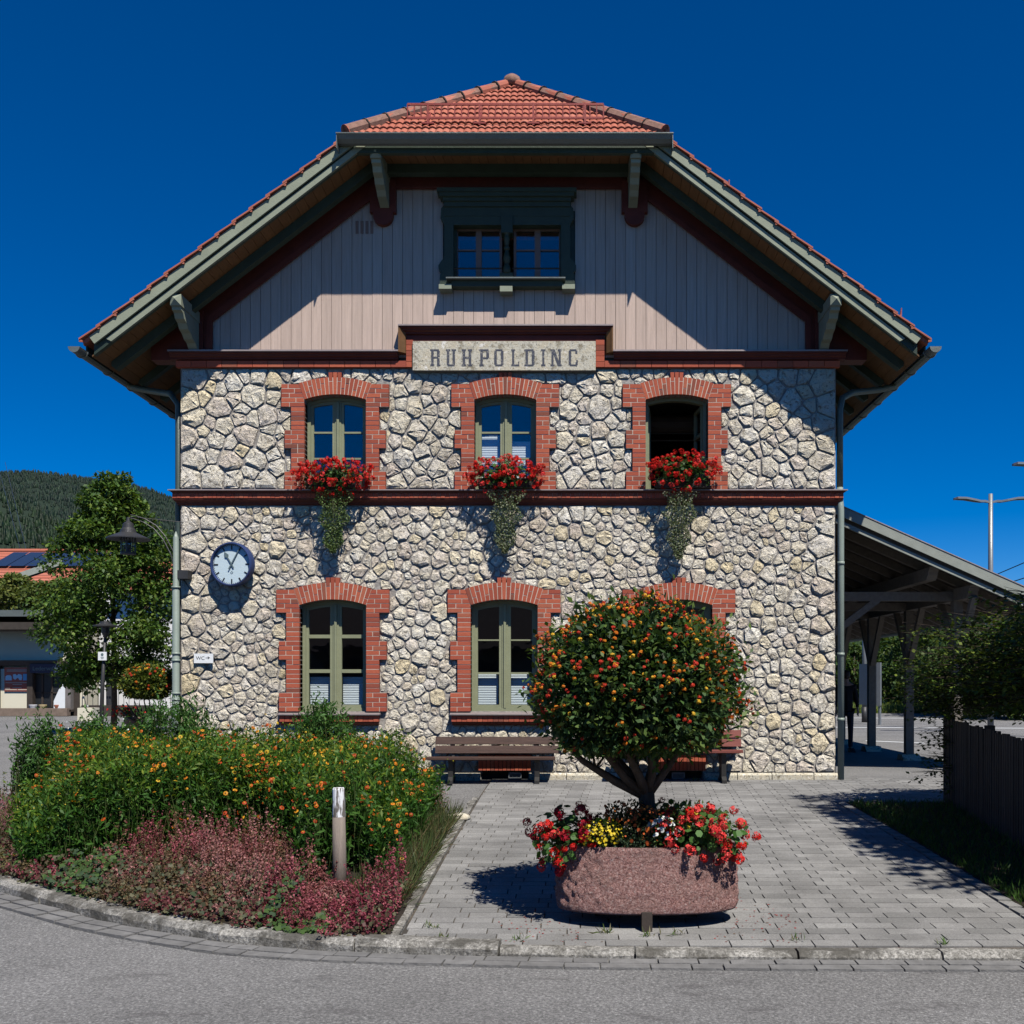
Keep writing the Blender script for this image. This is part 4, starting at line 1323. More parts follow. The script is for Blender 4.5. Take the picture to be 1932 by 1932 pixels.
    m.prism_x([(gy-.006, 9.392), (gy+.012, 9.392), (gy+.012, 9.378), (gy-.006, 9.378)], BXC-2.425, BXC+2.425)
    for sd in (-1, 1): m.box(*(sorted((BXC+sd*2.42, BXC+sd*2.41))), gy+.005, gy+.26, 9.17, 9.38)
    mk('gutter', m, MT['metal'], bld)
    for k in range(6):
        x = BXC-2.0+k*.8
        mk('gutter_joint', MB().prism_x([(gy-.004, 9.38), (gy+.031, 9.312), (gy+.08, 9.271), (gy+.085, 9.28), (gy+.04, 9.32), (gy, 9.39)], x, x+.018), MT['metal'], bld)
    mk('fascia', MB().box(BXC-2.28, BXC+2.28, VY+.04, VY+.12, 9.205, 9.42), MT['dgreen'], bld)
    x = -2.12
    while x < 2.1:
        m = MB().prism_x([(VY+.12, 9.225), (15.5, 9.335), (15.5, 9.36), (VY+.12, 9.25)], BXC+x+.003, BXC+x+.128)
        mk('soffit_board', m, MT['soffit'], bld); x += .131
    mk('wall_beam', MB().box(BXC-1.95, BXC+1.95, 15.46, 15.60, 9.19, 9.345), MT['dgreen'], bld)
    mk('wall_beam', MB().box(BXC-1.95, BXC+1.95, 15.60, 15.74, 9.26, 9.40), MT['dgreen'], bld)

    # purlin ends on carved consoles
    for u, zt, dropp, pl in ((4.82, 7.165, .62, 0), (1.9, 9.32, .55, 1)):
        for sd in (-1, 1):
            x = BXC+sd*u; hw = .08; y0 = VY+.03
            m = MB().box(x-hw, x+hw, y0+.05, FY-.05, zt-.165, zt)
            m.add([(x-hw, y0+.05, zt-.165), (x+hw, y0+.05, zt-.165), (x+hw, y0+.05, zt), (x-hw, y0+.05, zt), (x, y0, zt-.08)], [(0,1,4), (1,2,4), (2,3,4), (3,0,4)])
            br = mk('purlin_end', m, MT['green'], bld)
            zb = zt-.166; h = dropp-.16
            prof = [(y0+.08, zb), (y0+.09, zb-.05), (y0+.16, zb-.07), (y0+.20, zb-.14), (y0+.30, zb-.17), (y0+.36, zb-.24), (y0+.47, zb-.27), (y0+.55, zb-.33), (y0+.66, zb-.35), (FY-.11, zb-h), (FY-.05, zb-h), (FY-.05, zb)]
            mk('console', MB().prism_x(prof, x-hw*.85, x+hw*.85), MT['green'], br)
            if pl:
                xc = BXC+sd*1.93; r = .155
                pts = [(xc-.2, 9.2), (xc-.2, 8.70), (xc-r, 8.70)]+[(xc+r*math.cos(t), 8.66+r*math.sin(t)) for t in [math.pi+math.pi*i/10 for i in range(11)]]+[(xc+r, 8.70), (xc+.2, 8.70), (xc+.2, 9.2)]
                mk('wall_plate', MB().prism(pts, FY-.11, FY-.02), MT['darkred'], br)
            else:
                mk('wall_plate', MB().box(x-.13, x+.13, FY-.10, FY, 6.55, 7.2), MT['darkred'], br)

    # downspouts
    m = MB().tube([(BXC+6.19, 16.45, 6.36), (BXC+6.12, 16.45, 6.24), (BXC+5.9, 16.4, 6.18), (BXC+5.35, 16.0, 6.02), (BXC+5.16, 15.88, 5.9), (4.175, 15.83, 5.7), (4.175, 15.83, 4.5)], .05, 10)
    mk('downspout', m, MT['dpipe'], bld, smooth=True)
    m = MB().tube([(4.175, 15.83, 4.5), (4.17, 15.79, 4.3), (4.17, 15.75, 4.15), (4.17, 15.75, -.02)], .05, 12)
    for z in (3.3, 1.9, .9): m.tube([(4.17, 15.75, z), (4.17, 15.75, z+.05)], .057, 12)
    mk('downspout', m, MT['pipe'], bld, smooth=True)
    m = MB().tube([(BXC-6.19, 16.45, 6.36), (BXC-6.12, 16.45, 6.24), (BXC-5.9, 16.4, 6.18), (BXC-5.3, 16.0, 6.0), (-6.085, 15.93, 5.8), (-6.085, 15.93, 0)], .05, 10)
    mk('downspout', m, MT['dpipe'], bld, smooth=True)
roof()

# ================================================================ THINGS ON THE FACADE
def clock():
    c = Vector(W(437.5, 1064.8, FY-.2))
    rot = Matrix.Rotation(R(-9), 4, 'Z')
    root = thing('station_clock', c, 'round blue rimmed station clock with pale face showing five past eleven', 'clock')
    r = .338
    def put(m, name, mat, smooth=False):
        me = MB(); me.f = m.f
        me.v = [tuple(c + rot @ Vector((x, -z, y))) if False else tuple(c+rot@Vector((x, y, z))) for x, y, z in m.v]
        return mk(name, me, mat, root, smooth)
    def disc(r0, y0, r1, y1, m, n=40):
        vs = [(r_*math.sin(2*math.pi*k/n), y, r_*math.cos(2*math.pi*k/n)) for r_, y in ((r0, y0), (r1, y1)) for k in range(n)]
        m.add(vs, [(k, (k+1) % n, n+(k+1) % n, n+k) for k in range(n)])
    m = MB()
    prof = [(.02, .10), (r*.97, .10), (r, .07), (r, -.03), (r*.975, -.055), (r*.93, -.06), (r*.905, -.045), (r*.90, .0)]
    for a, b in zip(prof, prof[1:]): disc(a[0], a[1], b[0], b[1], m)
    put(m, 'case', MT['clockblue'], True)
    m = MB(); n = 40; m.add([(r*.905*math.sin(2*math.pi*k/n), -.002, r*.905*math.cos(2*math.pi*k/n)) for k in range(n)], [tuple(range(n))])
    put(m, 'face', MT['clockface'])
    def bar(m, ang, r0, r1, w0, w1, y0=-.008, y1=-.003):
        s, c_ = math.sin(ang), math.cos(ang)
        q = [(r0*s-w0*c_, r0*c_+w0*s), (r0*s+w0*c_, r0*c_-w0*s), (r1*s+w1*c_, r1*c_-w1*s), (r1*s-w1*c_, r1*c_+w1*s)]
        m.prism(q, y0, y1)
    for k in range(12):
        m = MB(); bar(m, R(30*k), r*.66 if k % 3 == 0 else r*.70, r*.88, .0095, .0095); put(m, 'hour_mark', MT['black'])
    m = MB()
    for k in range(60):
        if k % 5: bar(m, R(6*k), r*.84, r*.885, .0028, .0028)
    put(m, 'minute_marks', MT['black'])
    m = MB(); bar(m, R(-31), -.065, .17, .010, .008, -.018, -.012)
    s, c_ = math.sin(R(-31)), math.cos(R(-31))
    L = lambda a, b: (a*s+b*c_, a*c_-b*s)
    m.prism([L(.125, -.012), L(.15, -.035), L(.225, 0), L(.15, .035), L(.125, .012)], -.0185, -.0115)
    put(m, 'hour_hand', MT['handgrey'])
    m = MB(); bar(m, R(29), -.085, .29, .010, .006, -.026, -.020); put(m, 'minute_hand', MT['handgrey'])
    m = MB()
    q = [(0, -.105), (.022, -.125), (0, -.145), (-.022, -.125)]
    for i in range(4):
        a, b = q[i], q[(i+1) % 4]; d = Vector((b[0]-a[0], b[1]-a[1])).normalized()*.0; 
        dx, dz = b[0]-a[0], b[1]-a[1]; l = math.hypot(dx, dz); nx, nz = -dz/l*.0022, dx/l*.0022
        m.prism([(a[0]-nx, a[1]-nz), (b[0]-nx, b[1]-nz), (b[0]+nx, b[1]+nz), (a[0]+nx, a[1]+nz)], -.006, -.003)
    put(m, 'emblem', MT['handgrey'])
    m = MB(); m.tube([c+Vector((0, .06, .1)), c+Vector((0, .24, .1))], .03, 8); mk('bracket', m, MT['dgrey'], root)
clock()

def text(name, body, loc, size, mat, parent, rot=(90, 0, 0), ext=.001, ax='LEFT'):
    cu = bpy.data.curves.new(name, 'FONT'); cu.body = body; cu.size = size; cu.extrude = ext; cu.align_x = ax
    cu.materials.append(mat); o = bpy.data.objects.new(name, cu); col.objects.link(o)
    o.parent = parent; o.matrix_parent_inverse = WM[parent.name].inverted(); WM[o.name] = Matrix()
    dgx = bpy.context.evaluated_depsgraph_get()
    me = bpy.data.meshes.new_from_object(o.evaluated_get(dgx))
    if not me.materials: me.materials.append(mat)
    bpy.data.objects.remove(o); WM.pop(name, None)
    mt = Matrix.Translation(loc) @ Matrix.Rotation(R(rot[2]), 4, 'Z') @ Matrix.Rotation(R(rot[0]), 4, 'X')
    me.transform(mt); me.name = name
    return link(name, me, parent)

def wc_sign():
    y = FY-.09
    X = lambda u: WX((400+u*.05176)*.8564, y)
    Z = lambda v: WZ((1420+v*.05176)*.8564, y)
    root = thing('restroom_sign', (X(930), y, Z(800)), 'small white sign reading WC with an arrow near the left corner of the wall', 'sign')
    mk('panel', MB().box(X(525), X(1340), y, y+.018, Z(790), Z(385)), MT['wpaint'], root)
    mk('bracket', MB().box(X(600), X(1260), y+.018, FY-.0, Z(700), Z(480)), MT['dgrey'], root)
    text('lettering', 'WC', (X(612), y-.001, Z(650)), (Z(500)-Z(650))*1.42, MT['black'], root)
    m = MB(); zc = Z(566)
    m.box(X(1020), X(1190), y-.002, y, zc-.003, zc+.003)
    for s in (-1, 1): m.prism([(X(1205), zc), (X(1125), zc+s*.022), (X(1125)-.004, zc+s*.015), (X(1185), zc)], y-.0025, y-.0005)
    mk('arrow', m, MT['black'], root)
wc_sign()

def swan_lamp():
    X = lambda px: WX(px, 15.62)
    Z = lambda py: WZ(py, 15.62)
    y = 15.62
    root = thing('swan_neck_lamp', (X(332), y, 0), 'tall sage green lamp pole at the left wall corner with shaded lantern on curved arm', 'lamp')
    m = MB().tube([(X(332), y, 0), (X(332), y, 1.2), (X(332), y, 1.22), (X(332), y, Z(1110)), (X(332), y, Z(1108)), (X(332), y, Z(1015)), (X(332), y, Z(1003))], [.062, .062, .055, .053, .045, .042, .008], 12)
    for py in (1110, 1235, 1248, 1310, 1322): m.tube([(X(332), y, Z(py)), (X(332), y, Z(py)+.03)], .066, 12)
    mk('pole', m, MT['pipe'], root, smooth=True)
    m = MB()
    for o in (0, .045):
        pts = [(334-o*60, 1100), (330, 1075), (322, 1045), (308, 1018), (290, 997), (270, 985), (252, 979), (242, 977)]
        m.tube([(X(px)+o*.8, y, Z(py)+o) for px, py in pts], .009, 6)
    m.tube([(X(246), y, Z(975)), (X(352), y+.15, Z(984))], .006, 5)
    mk('arm', m, MT['dgrey'], root)
    m = MB().box(X(336), X(336)+.16, y-.03, y+.2, Z(1092), Z(1076))
    mk('wall_bracket', m, MT['dgrey'], root)
    cx = X(242); c = (cx, y, 0)
    m = MB().lathe([(.02, Z(976)), (.03, Z(984)), (.075, Z(988)), (.085, Z(996)), (.11, Z(1000)), (.12, Z(1005)), (.318, Z(1016)), (.318, Z(1018)), (.10, Z(1012))], c, 24)
    mk('lamp_shade', m, MT['dgrey'], root, smooth=False)
    m = MB().lathe([(.105, Z(1013)), (.105, Z(1043))], c, 16)
    mk('lantern_glass', m, MT['glass'], root, smooth=True)
    m = MB()
    for k in range(8):
        t = 2*math.pi*k/8+.2; m.tube([(cx+.108*math.cos(t), y+.108*math.sin(t), Z(1013)), (cx+.108*math.cos(t), y+.108*math.sin(t), Z(1044))], .007, 4)
    m.lathe([(.112, Z(1046)), (.112, Z(1042))], c, 16); m.lathe([(.04, Z(1040)), (.05, Z(1020))], c, 10)
    mk('lantern_frame', m, MT['dgrey'], root)
swan_lamp()

# ================================================================ BENCHES
def bench(x0, x1, yf, seat, g0, wood, label):
    root = thing('bench', ((x0+x1)/2, yf+.25, g0), label, 'bench', 'slatted benches against the station wall')
    L = x1-x0
    def slat(y, z, tilt, w, off=0, t=.035):
        m = MB(); a = R(tilt)
        m.beam((x0+off, y, z), (x1+off*.5, y, z), w, t, (0, -math.sin(a), math.cos(a)))
        mk('slat', m, wood, root)
    for k in range(4): slat(yf+.055+k*.115, seat-k*.012, 4, .10)
    for k, zz in enumerate((.10, .235)): slat(yf+.475+.03*k, seat+zz, 78, .115, .09)
    for fx in (.19, .86):
        x = x0+L*fx
        m = MB()
        m.prism_x([(yf+.03, g0), (yf+.03, g0+.05), (yf+.11, g0+.10), (yf+.10, seat-.06), (yf+.03, seat-.03), (yf+.47, seat-.07), (yf+.38, seat-.12), (yf+.37, g0+.09), (yf+.46, g0+.04), (yf+.46, g0), (yf+.36, g0), (yf+.30, g0+.12), (yf+.19, g0+.12), (yf+.13, g0)], x-.035, x+.035)
        mk('leg', m, MT['iron'], root)
        m = MB().prism_x([(yf+.44, seat-.08), (yf+.50, seat-.08), (yf+.57, seat+.31), (yf+.535, seat+.31)], x-.02, x+.02)
        mk('back_support', m, MT['iron'], root)
bench(WX(802, 15.14), WX(1047, 15.14), 15.14, .37, -.014, MT['benchwood'], 'dark brown weathered slatted bench below the middle ground floor window')
bench(WX(1156, 15.2), WX(1402, 15.2), 15.18, .47, -.01, MT['benchred'], 'reddish brown slatted bench half hidden behind the round flowering tree')

# ================================================================ PLANTER AND POST
PX, PY = .58, 7.74
def planter():
    root = thing('planter', (PX, PY, g(PY)), 'large oval rough hewn red granite trough planter raised on small stone feet', 'planter')
    sy = .45
    z0 = -.183; n = 240
    from mathutils import noise as mn
    prof = [(.645, 0), (.668, .005), (.677, .018), (.682, .06)]+[(.68+.005*math.sin(k*.3), .07+.395*k/20) for k in range(1, 21)]+[(.672, .485), (.645, .492), (.60, .475), (.585, .44), (.58, .38)]
    vs = []
    for jx, (r, z) in enumerate(prof):
        for k in range(n):
            t = 2*math.pi*k/n
            ex = .93
            cx = math.copysign(abs(math.cos(t))**ex, math.cos(t)); cy = math.copysign(abs(math.sin(t))**ex, math.sin(t))
            p = Vector((r*cx, r*sy*cy, z))
            e = (mn.noise(p*22)*.016+mn.noise(p*40)*.018+mn.noise(p*65)*.012) if 2 < jx < 25 else mn.noise(p*30)*.005
            vs.append((PX+(r+e)*cx, PY+(r+e)*sy*cy, z0+z+e*.3))
    fs = []
    for i in range(len(prof)-1):
        for k in range(n): fs.append((i*n+k, i*n+(k+1) % n, (i+1)*n+(k+1) % n, (i+1)*n+k))
    fs += [tuple(range(n-1, -1, -1))]
    m = MB(); m.add(vs, fs); mk('trough', m, MT['granite'], root, smooth=True)
    m = MB(); m.add([(PX+.60*math.cos(2*math.pi*k/32), PY+.60*sy*math.sin(2*math.pi*k/32), z0+.44) for k in range(32)], [tuple(range(32))])
    mk('soil', m, MT['soil'], root)
    for x, y in ((PX-.02, PY-.28), (PX-.35, PY+.15), (PX+.35, PY+.15)):
        mk('foot', MB().box(x-.038, x+.038, y-.05, y+.05, g(y)-.02, z0+.03), MT['dwood'], root)
planter()

def wooden_post():
    x, y = WX(641.5, 8.5), 8.5
    zb, zt = g(8.5)-.05, WZ(1486, 8.5)
    root = thing('wooden_post', (x, y, zb), 'weathered grey wooden post with peeling white painted top at the front of the flower bed', 'post')
    H = zt-zb
    P = lambda f: (x-.012*f, y, zb+H*f)
    m = MB().tube([P(0), P(.35), P(.74)], [.058, .056, .052], 14); mk('shaft', m, MT['postwood'], root, smooth=True)
    m = MB().tube([P(.74), P(.985), P(1)], [.0525, .05, .044], 14); mk('painted_top', m, MT['peel'], root, smooth=False)
wooden_post()

# ================================================================ PLANTS
GR = [(.035,.085,.018), (.05,.11,.02), (.025,.065,.018), (.07,.13,.025)]
def geranium_heads():
    out = []
    for nm, mat in (('red', 'pred'), ('coral', 'pcoral'), ('dark', 'pdark')):
        for v in range(2):
            n = 15
            d = unit(nr.normal(size=(n, 3))+np.array([0, 0, .5]))
            m = []
            P = d*.03*nr.uniform(.8, 1.15, (n, 1))
            V = []; Q = []
            for i in range(n):
                for k in range(4):
                    t = 1.57*k+nr.uniform(-.3, .3)
                    a = unit(np.cross(d[i], [0.3, .2, .9])); b = np.cross(d[i], a)
                    dirn = a*math.cos(t)+b*math.sin(t); sd = np.cross(d[i], dirn)
                    o = len(V); L = .019
                    V += [P[i], P[i]+dirn*L*.7+sd*.007+d[i]*.004, P[i]+dirn*L, P[i]+dirn*L*.7-sd*.007+d[i]*.004]; Q.append((o, o+1, o+2, o+3))
            out.append((nm, npmesh('flower_head', np.array(V), np.array(Q), MT[mat])))
    return out
GH = geranium_heads()
def gh(kind): return rnd.choice([m for n, m in GH if n == kind])

def geranium(label, c, ext, nheads, kinds, nleaves=420, group=None, hs=1.0, dz_bias=0.0, loc=None):
    """a bedding geranium: c centre, ext half sizes"""
    root = thing('geranium', loc or (c[0], c[1], c[2]-ext[2]), label, 'flowers', group)
    c = np.array(c); ext = np.array(ext)
    cl = Cloud()
    P = c+unit(nr.normal(size=(nleaves, 3)))*ext*nr.uniform(.15, .95, (nleaves, 1))
    cl.add(discs(P, nr.uniform(.018, .032, nleaves), unit(P-c)*.8+np.array([0, -.3, .6]), 6, .5), pick([(.045,.11,.02), (.06,.14,.03), (.03,.075,.02)], nleaves))
    S = c+nr.normal(size=(60, 3))*ext*.25; E = c+unit(nr.normal(size=(60, 3))+[0, -.2, .5])*ext
    cl.add(leaves(S, np.linalg.norm(E-S, axis=1), .04, (E-S)*20, .3), (.07,.10,.03))
    link('leaves', cl.mesh('leaves', MT['leaf']), root)
    for i in range(nheads):
        d = unit(nr.normal(size=3)*np.array([1, .8, .8])+np.array([0, -.55, .25+dz_bias])); p = c+d*ext*nr.uniform(.85, 1.12)
        s = rnd.uniform(.75, 1.15)*hs
        place('flower_head', gh(rnd.choice(kinds)), p, root, (rnd.uniform(0, 6), rnd.uniform(-.5, .5), rnd.uniform(0, 6)), (s, s, s))
    return root

def window_boxes():
    spec = [(632, 902, 'left', 595, 1040, 1), (955, 898, 'middle', 920, 1060, 2), (1287, 893, 'right', 1255, 1060, 3)]
    names = ['left upper window', 'middle upper window with white blinds', 'open dark upper window on the right']
    for i, (px, py, _, _, yb, _) in enumerate(spec):
        y = FY-.13
        x, z = WX(px, y), WZ(py, y)
        root = thing('window_box', (x, y, ZS_UP), 'dark brown flower box on the ledge under the '+['left', 'middle', 'right'][i]+' upper window', 'flower box', 'flower boxes on the ledge')
        m = MB(); m.box(x-.42, x+.42, y-.09, y-.075, ZS_UP+.005, ZS_UP+.15); m.box(x-.42, x+.42, y+.06, y+.075, ZS_UP+.005, ZS_UP+.15)
        m.box(x-.42, x-.405, y-.075, y+.06, ZS_UP+.005, ZS_UP+.15); m.box(x+.405, x+.42, y-.075, y+.06, ZS_UP+.005, ZS_UP+.15); m.box(x-.42, x+.42, y-.075, y+.06, ZS_UP+.005, ZS_UP+.03)
        mk('box', m, MT['dwood'], root)
        mk('soil', MB().box(x-.4, x+.4, y-.07, y+.055, ZS_UP+.1, ZS_UP+.125), MT['soil'], root)
        ge = geranium('red geraniums in the box of the '+names[i], (x, y-.12, z+.0), (.60 if i == 0 else .57, .19, .27 if i < 2 else .30), (135, 125, 110)[i], ['red', 'red', 'red', 'coral'], 560, 'geraniums in the upper window boxes', 1.12)
        # loose sprigs above
        # trailing plant
        tx = WX((635, 957, 1282)[i], y)
        y = FY-.2; n = 3000; zt = WZ(928, y); zb = WZ((1042, 1044, 1054)[i], y)
        t = nr.uniform(0, 1, n)**.9
        wdt = np.interp(t, [0, .15, .6, .85, 1], [.24, .24, .17, .12, .04])*(1+.25*np.sin(t*17+i))
        P = np.stack([tx-.03*t+nr.uniform(-1, 1, n)*wdt, y-.03-nr.uniform(0, 1, n)*.09*(1.1-t), zt+(zb-zt)*t], 1)
        cl = Cloud()
        cl.add(leaves(P, nr.uniform(.02, .036, n), .8, np.array([0, -.5, -.7]), 1, 0), pick([(.16,.20,.10), (.24,.27,.17), (.09,.13,.05), (.30,.31,.22)] if i else [(.10,.16,.05), (.13,.20,.06), (.07,.11,.035), (.17,.22,.09)], n))
        k = 14
        S = np.stack([tx+nr.uniform(-.12, .12, k), np.full(k, y-.06), np.full(k, zt+.05)], 1)
        E = np.stack([tx-.02+nr.uniform(-.07, .07, k), np.full(k, y-.05), np.full(k, zb)+nr.uniform(0, .4, k)], 1)
        cl.add(leaves(S, np.linalg.norm(E-S, axis=1), .006, (E-S)*50, .1), (.10,.11,.05))
        tr = link('trailing_plant', cl.mesh('trailing_plant', MT['leaf']))
        tag(tr, ['long green trailing plant hanging below the left flower box', 'long silvery trailing plant hanging from the middle flower box', 'long silvery trailing plant hanging from the right flower box'][i], 'trailing plant', 'trailing plants under the window boxes')
window_boxes()

# ---------------- flowering standard tree in the planter
def lantana(cx, cy, cz, rx, rz_, zt, zsoil, n_leaf, n_flow, label, name, small=False, hue=1.0):
    root = thing(name, (cx, cy, zsoil), label, 'tree')
    m = MB()
    top = cz-rz_*.75
    k = zt
    j = lambda s: rnd.uniform(-s, s)
    base = Vector((cx+.09, cy, zsoil-.03)); fork = Vector((cx+.07, cy, zsoil+(.40 if not small else .3)*k))
    m.tube([base, base*.5+fork*.5+Vector((.012, 0, 0)), fork], [.068*k, .06*k, .066*k], 10)
    limbs = [(-.42, 0, .24), (-.26, -.14, .32), (-.06, .1, .36), (.1, -.1, .36), (.30, .02, .27), (.2, .2, .34), (-.1, -.22, .34), (-.2, .2, .30)]
    for dx, dy, dz in limbs:
        e = Vector((cx+dx*k, cy+dy*k, fork.z+dz*k)); mid = fork*.55+e*.45+Vector((j(.03), j(.03), -.03*k))
        m.tube([fork-Vector((0, 0, .03)), mid, e, e+(e-mid)*.9+Vector((0, 0, .1*k))], [.046*k, .034*k, .024*k, .009*k], 7)
        for q in range(2):
            s = mid*.4+e*.6; m.tube([s, s+Vector((j(.16)*k, j(.16)*k, .2*k))], [.012*k, .005*k], 5)
    mk('trunk', m, MT['bark'], root, smooth=True)
    def shell(n, lo=.72, hi=1.0, bump=True):
        d = unit(nr.normal(size=(n, 3)))
        a = np.arctan2(d[:, 0], d[:, 1]); b = d[:, 2]
        w = 1+.05*np.sin(a*5+1)+.045*np.sin(b*9+a*2)+.04*np.sin(a*11+b*7)+.035*np.sin(a*3-b*13)-.03
        f = nr.uniform(lo**3, hi**3, n)**(1/3)*w
        P = d*f[:, None]*np.array([rx, rx, rz_])
        # flatter underside
        low = P[:, 2] < -rz_*.62; P[low, 2] = -rz_*.62-(-P[low, 2]-rz_*.62)*.35
        return P+np.array([cx, cy, cz]), d
    cl = Cloud()
    P, d = shell(n_leaf, .62, 1.0)
    ls = (.042, .075) if not small else (.045, .07)
    sc_ = nr.uniform(*ls, n_leaf)
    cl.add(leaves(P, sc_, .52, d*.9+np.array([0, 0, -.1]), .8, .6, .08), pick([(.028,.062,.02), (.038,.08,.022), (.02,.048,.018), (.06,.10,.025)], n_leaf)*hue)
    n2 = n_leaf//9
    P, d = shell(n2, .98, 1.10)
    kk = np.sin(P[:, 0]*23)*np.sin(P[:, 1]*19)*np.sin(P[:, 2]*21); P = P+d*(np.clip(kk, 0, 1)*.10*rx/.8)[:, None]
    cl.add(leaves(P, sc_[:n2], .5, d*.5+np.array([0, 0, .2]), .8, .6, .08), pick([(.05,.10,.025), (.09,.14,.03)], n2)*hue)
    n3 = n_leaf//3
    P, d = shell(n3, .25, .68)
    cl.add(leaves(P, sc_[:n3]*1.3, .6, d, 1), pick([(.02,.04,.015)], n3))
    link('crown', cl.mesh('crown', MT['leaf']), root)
    fl = []
    for mat in ('lred', 'lorange', 'lyellow'):
        nn = 22; dd = unit(nr.normal(size=(nn, 3))+np.array([0, 0, .9]))
        v, q = discs(dd*.0145, .0062, dd, 6, .12)
        fl.append(npmesh('flower_cluster', v, np.concatenate([q[:, [0,1,2,3]], q[:, [0,3,4,5]]]), MT[mat]))
    P, d = shell(n_flow*5, .97, 1.06)
    keep = []
    for p, dd in zip(P, d):
        if dd[1] < .35 and (dd[2] > -.35 or rnd.random() < .4) and rnd.random() < (.5+.5*max(dd[2]+.2, 0))*(.35+.65*(math.sin(p[0]*17+1)*math.sin(p[2]*15)*math.sin(p[0]*7-p[2]*9) > -.12)): keep.append((p, dd))
    keep = keep[:n_flow]; keep.sort(key=lambda t: t[0][1])
    rest = Cloud()
    for i, (p, dd) in enumerate(keep):
        s = rnd.uniform(.75, 1.2)
        w = rnd.choices([0, 1, 2], [.48, .36, .16])[0]
        if i < 300 and not small:
            q = Vector(dd).to_track_quat('Z', 'Y').to_euler()
            place('flower_cluster', fl[w], p, root, q, (s, s, s))
        else:
            nn = 14; d2 = unit(nr.normal(size=(nn, 3))+dd)
            rest.add(discs(p+d2*.014, .008 if not small else .016, d2, 6, .1), [(.55,.05,.02), (.72,.20,.02), (.78,.45,.03)][w])
    if rest.n: link('flower_clusters', rest.mesh('flower_clusters', MT['leaf']), root, kind='stuff')
    return root
lantana(PX-.07, PY+.06, 1.47, .80, .66, 1.0, .28, 15500, 760, 'round crowned lantana tree with red, orange and yellow flower clusters growing in the granite planter', 'lantana_tree')
x2 = WX(279, 16.2); lantana(x2, 16.2, WZ(1290, 16.2), .385, .285, .7, .55, 4200, 90, 'small round lantana bush with orange flowers left of the green lamp pole', 'lantana_bush', True, np.array([1.9, 1.35, .8]))
def far_pot():
    x = WX(250, 17.5); z = WZ(1353, 17.5)
    root = thing('terracotta_pot', (x, 17.5, 0), 'tall pinkish clay pot with small red flowers left of the building', 'pot')
    mk('pot', MB().lathe([(.10, 0), (.13, z*.5), (.14, z-.05), (.155, z-.04), (.155, z), (.13, z), (.12, z-.06)], (x, 17.5, 0), 16), MT['terra'], root, smooth=True)
    cl = Cloud(); P = np.array([x-.02, 17.5, z+.08])+nr.normal(size=(260, 3))*[.10, .09, .05]
    cl.add(leaves(P, .06, .6), pick(GR, 260)); P = np.array([x-.06, 17.4, z+.1])+nr.normal(size=(70, 3))*[.10, .08, .045]
    cl.add(discs(P, .022, None, 6), (.6,.03,.02)); link('flowers', cl.mesh('flowers', MT['leaf']), root, kind='stuff')
    root2 = thing('lantana_stand', (x2, 16.2, 0), 'round pot under the small lantana bush behind the flower bed', 'pot')
    mk('pot', MB().lathe([(.22, 0), (.27, .3), (.29, .58), (.30, .62), (.26, .62), (.25, .56)], (x2, 16.2, 0), 18), MT['terra'], root2, smooth=True)
far_pot()

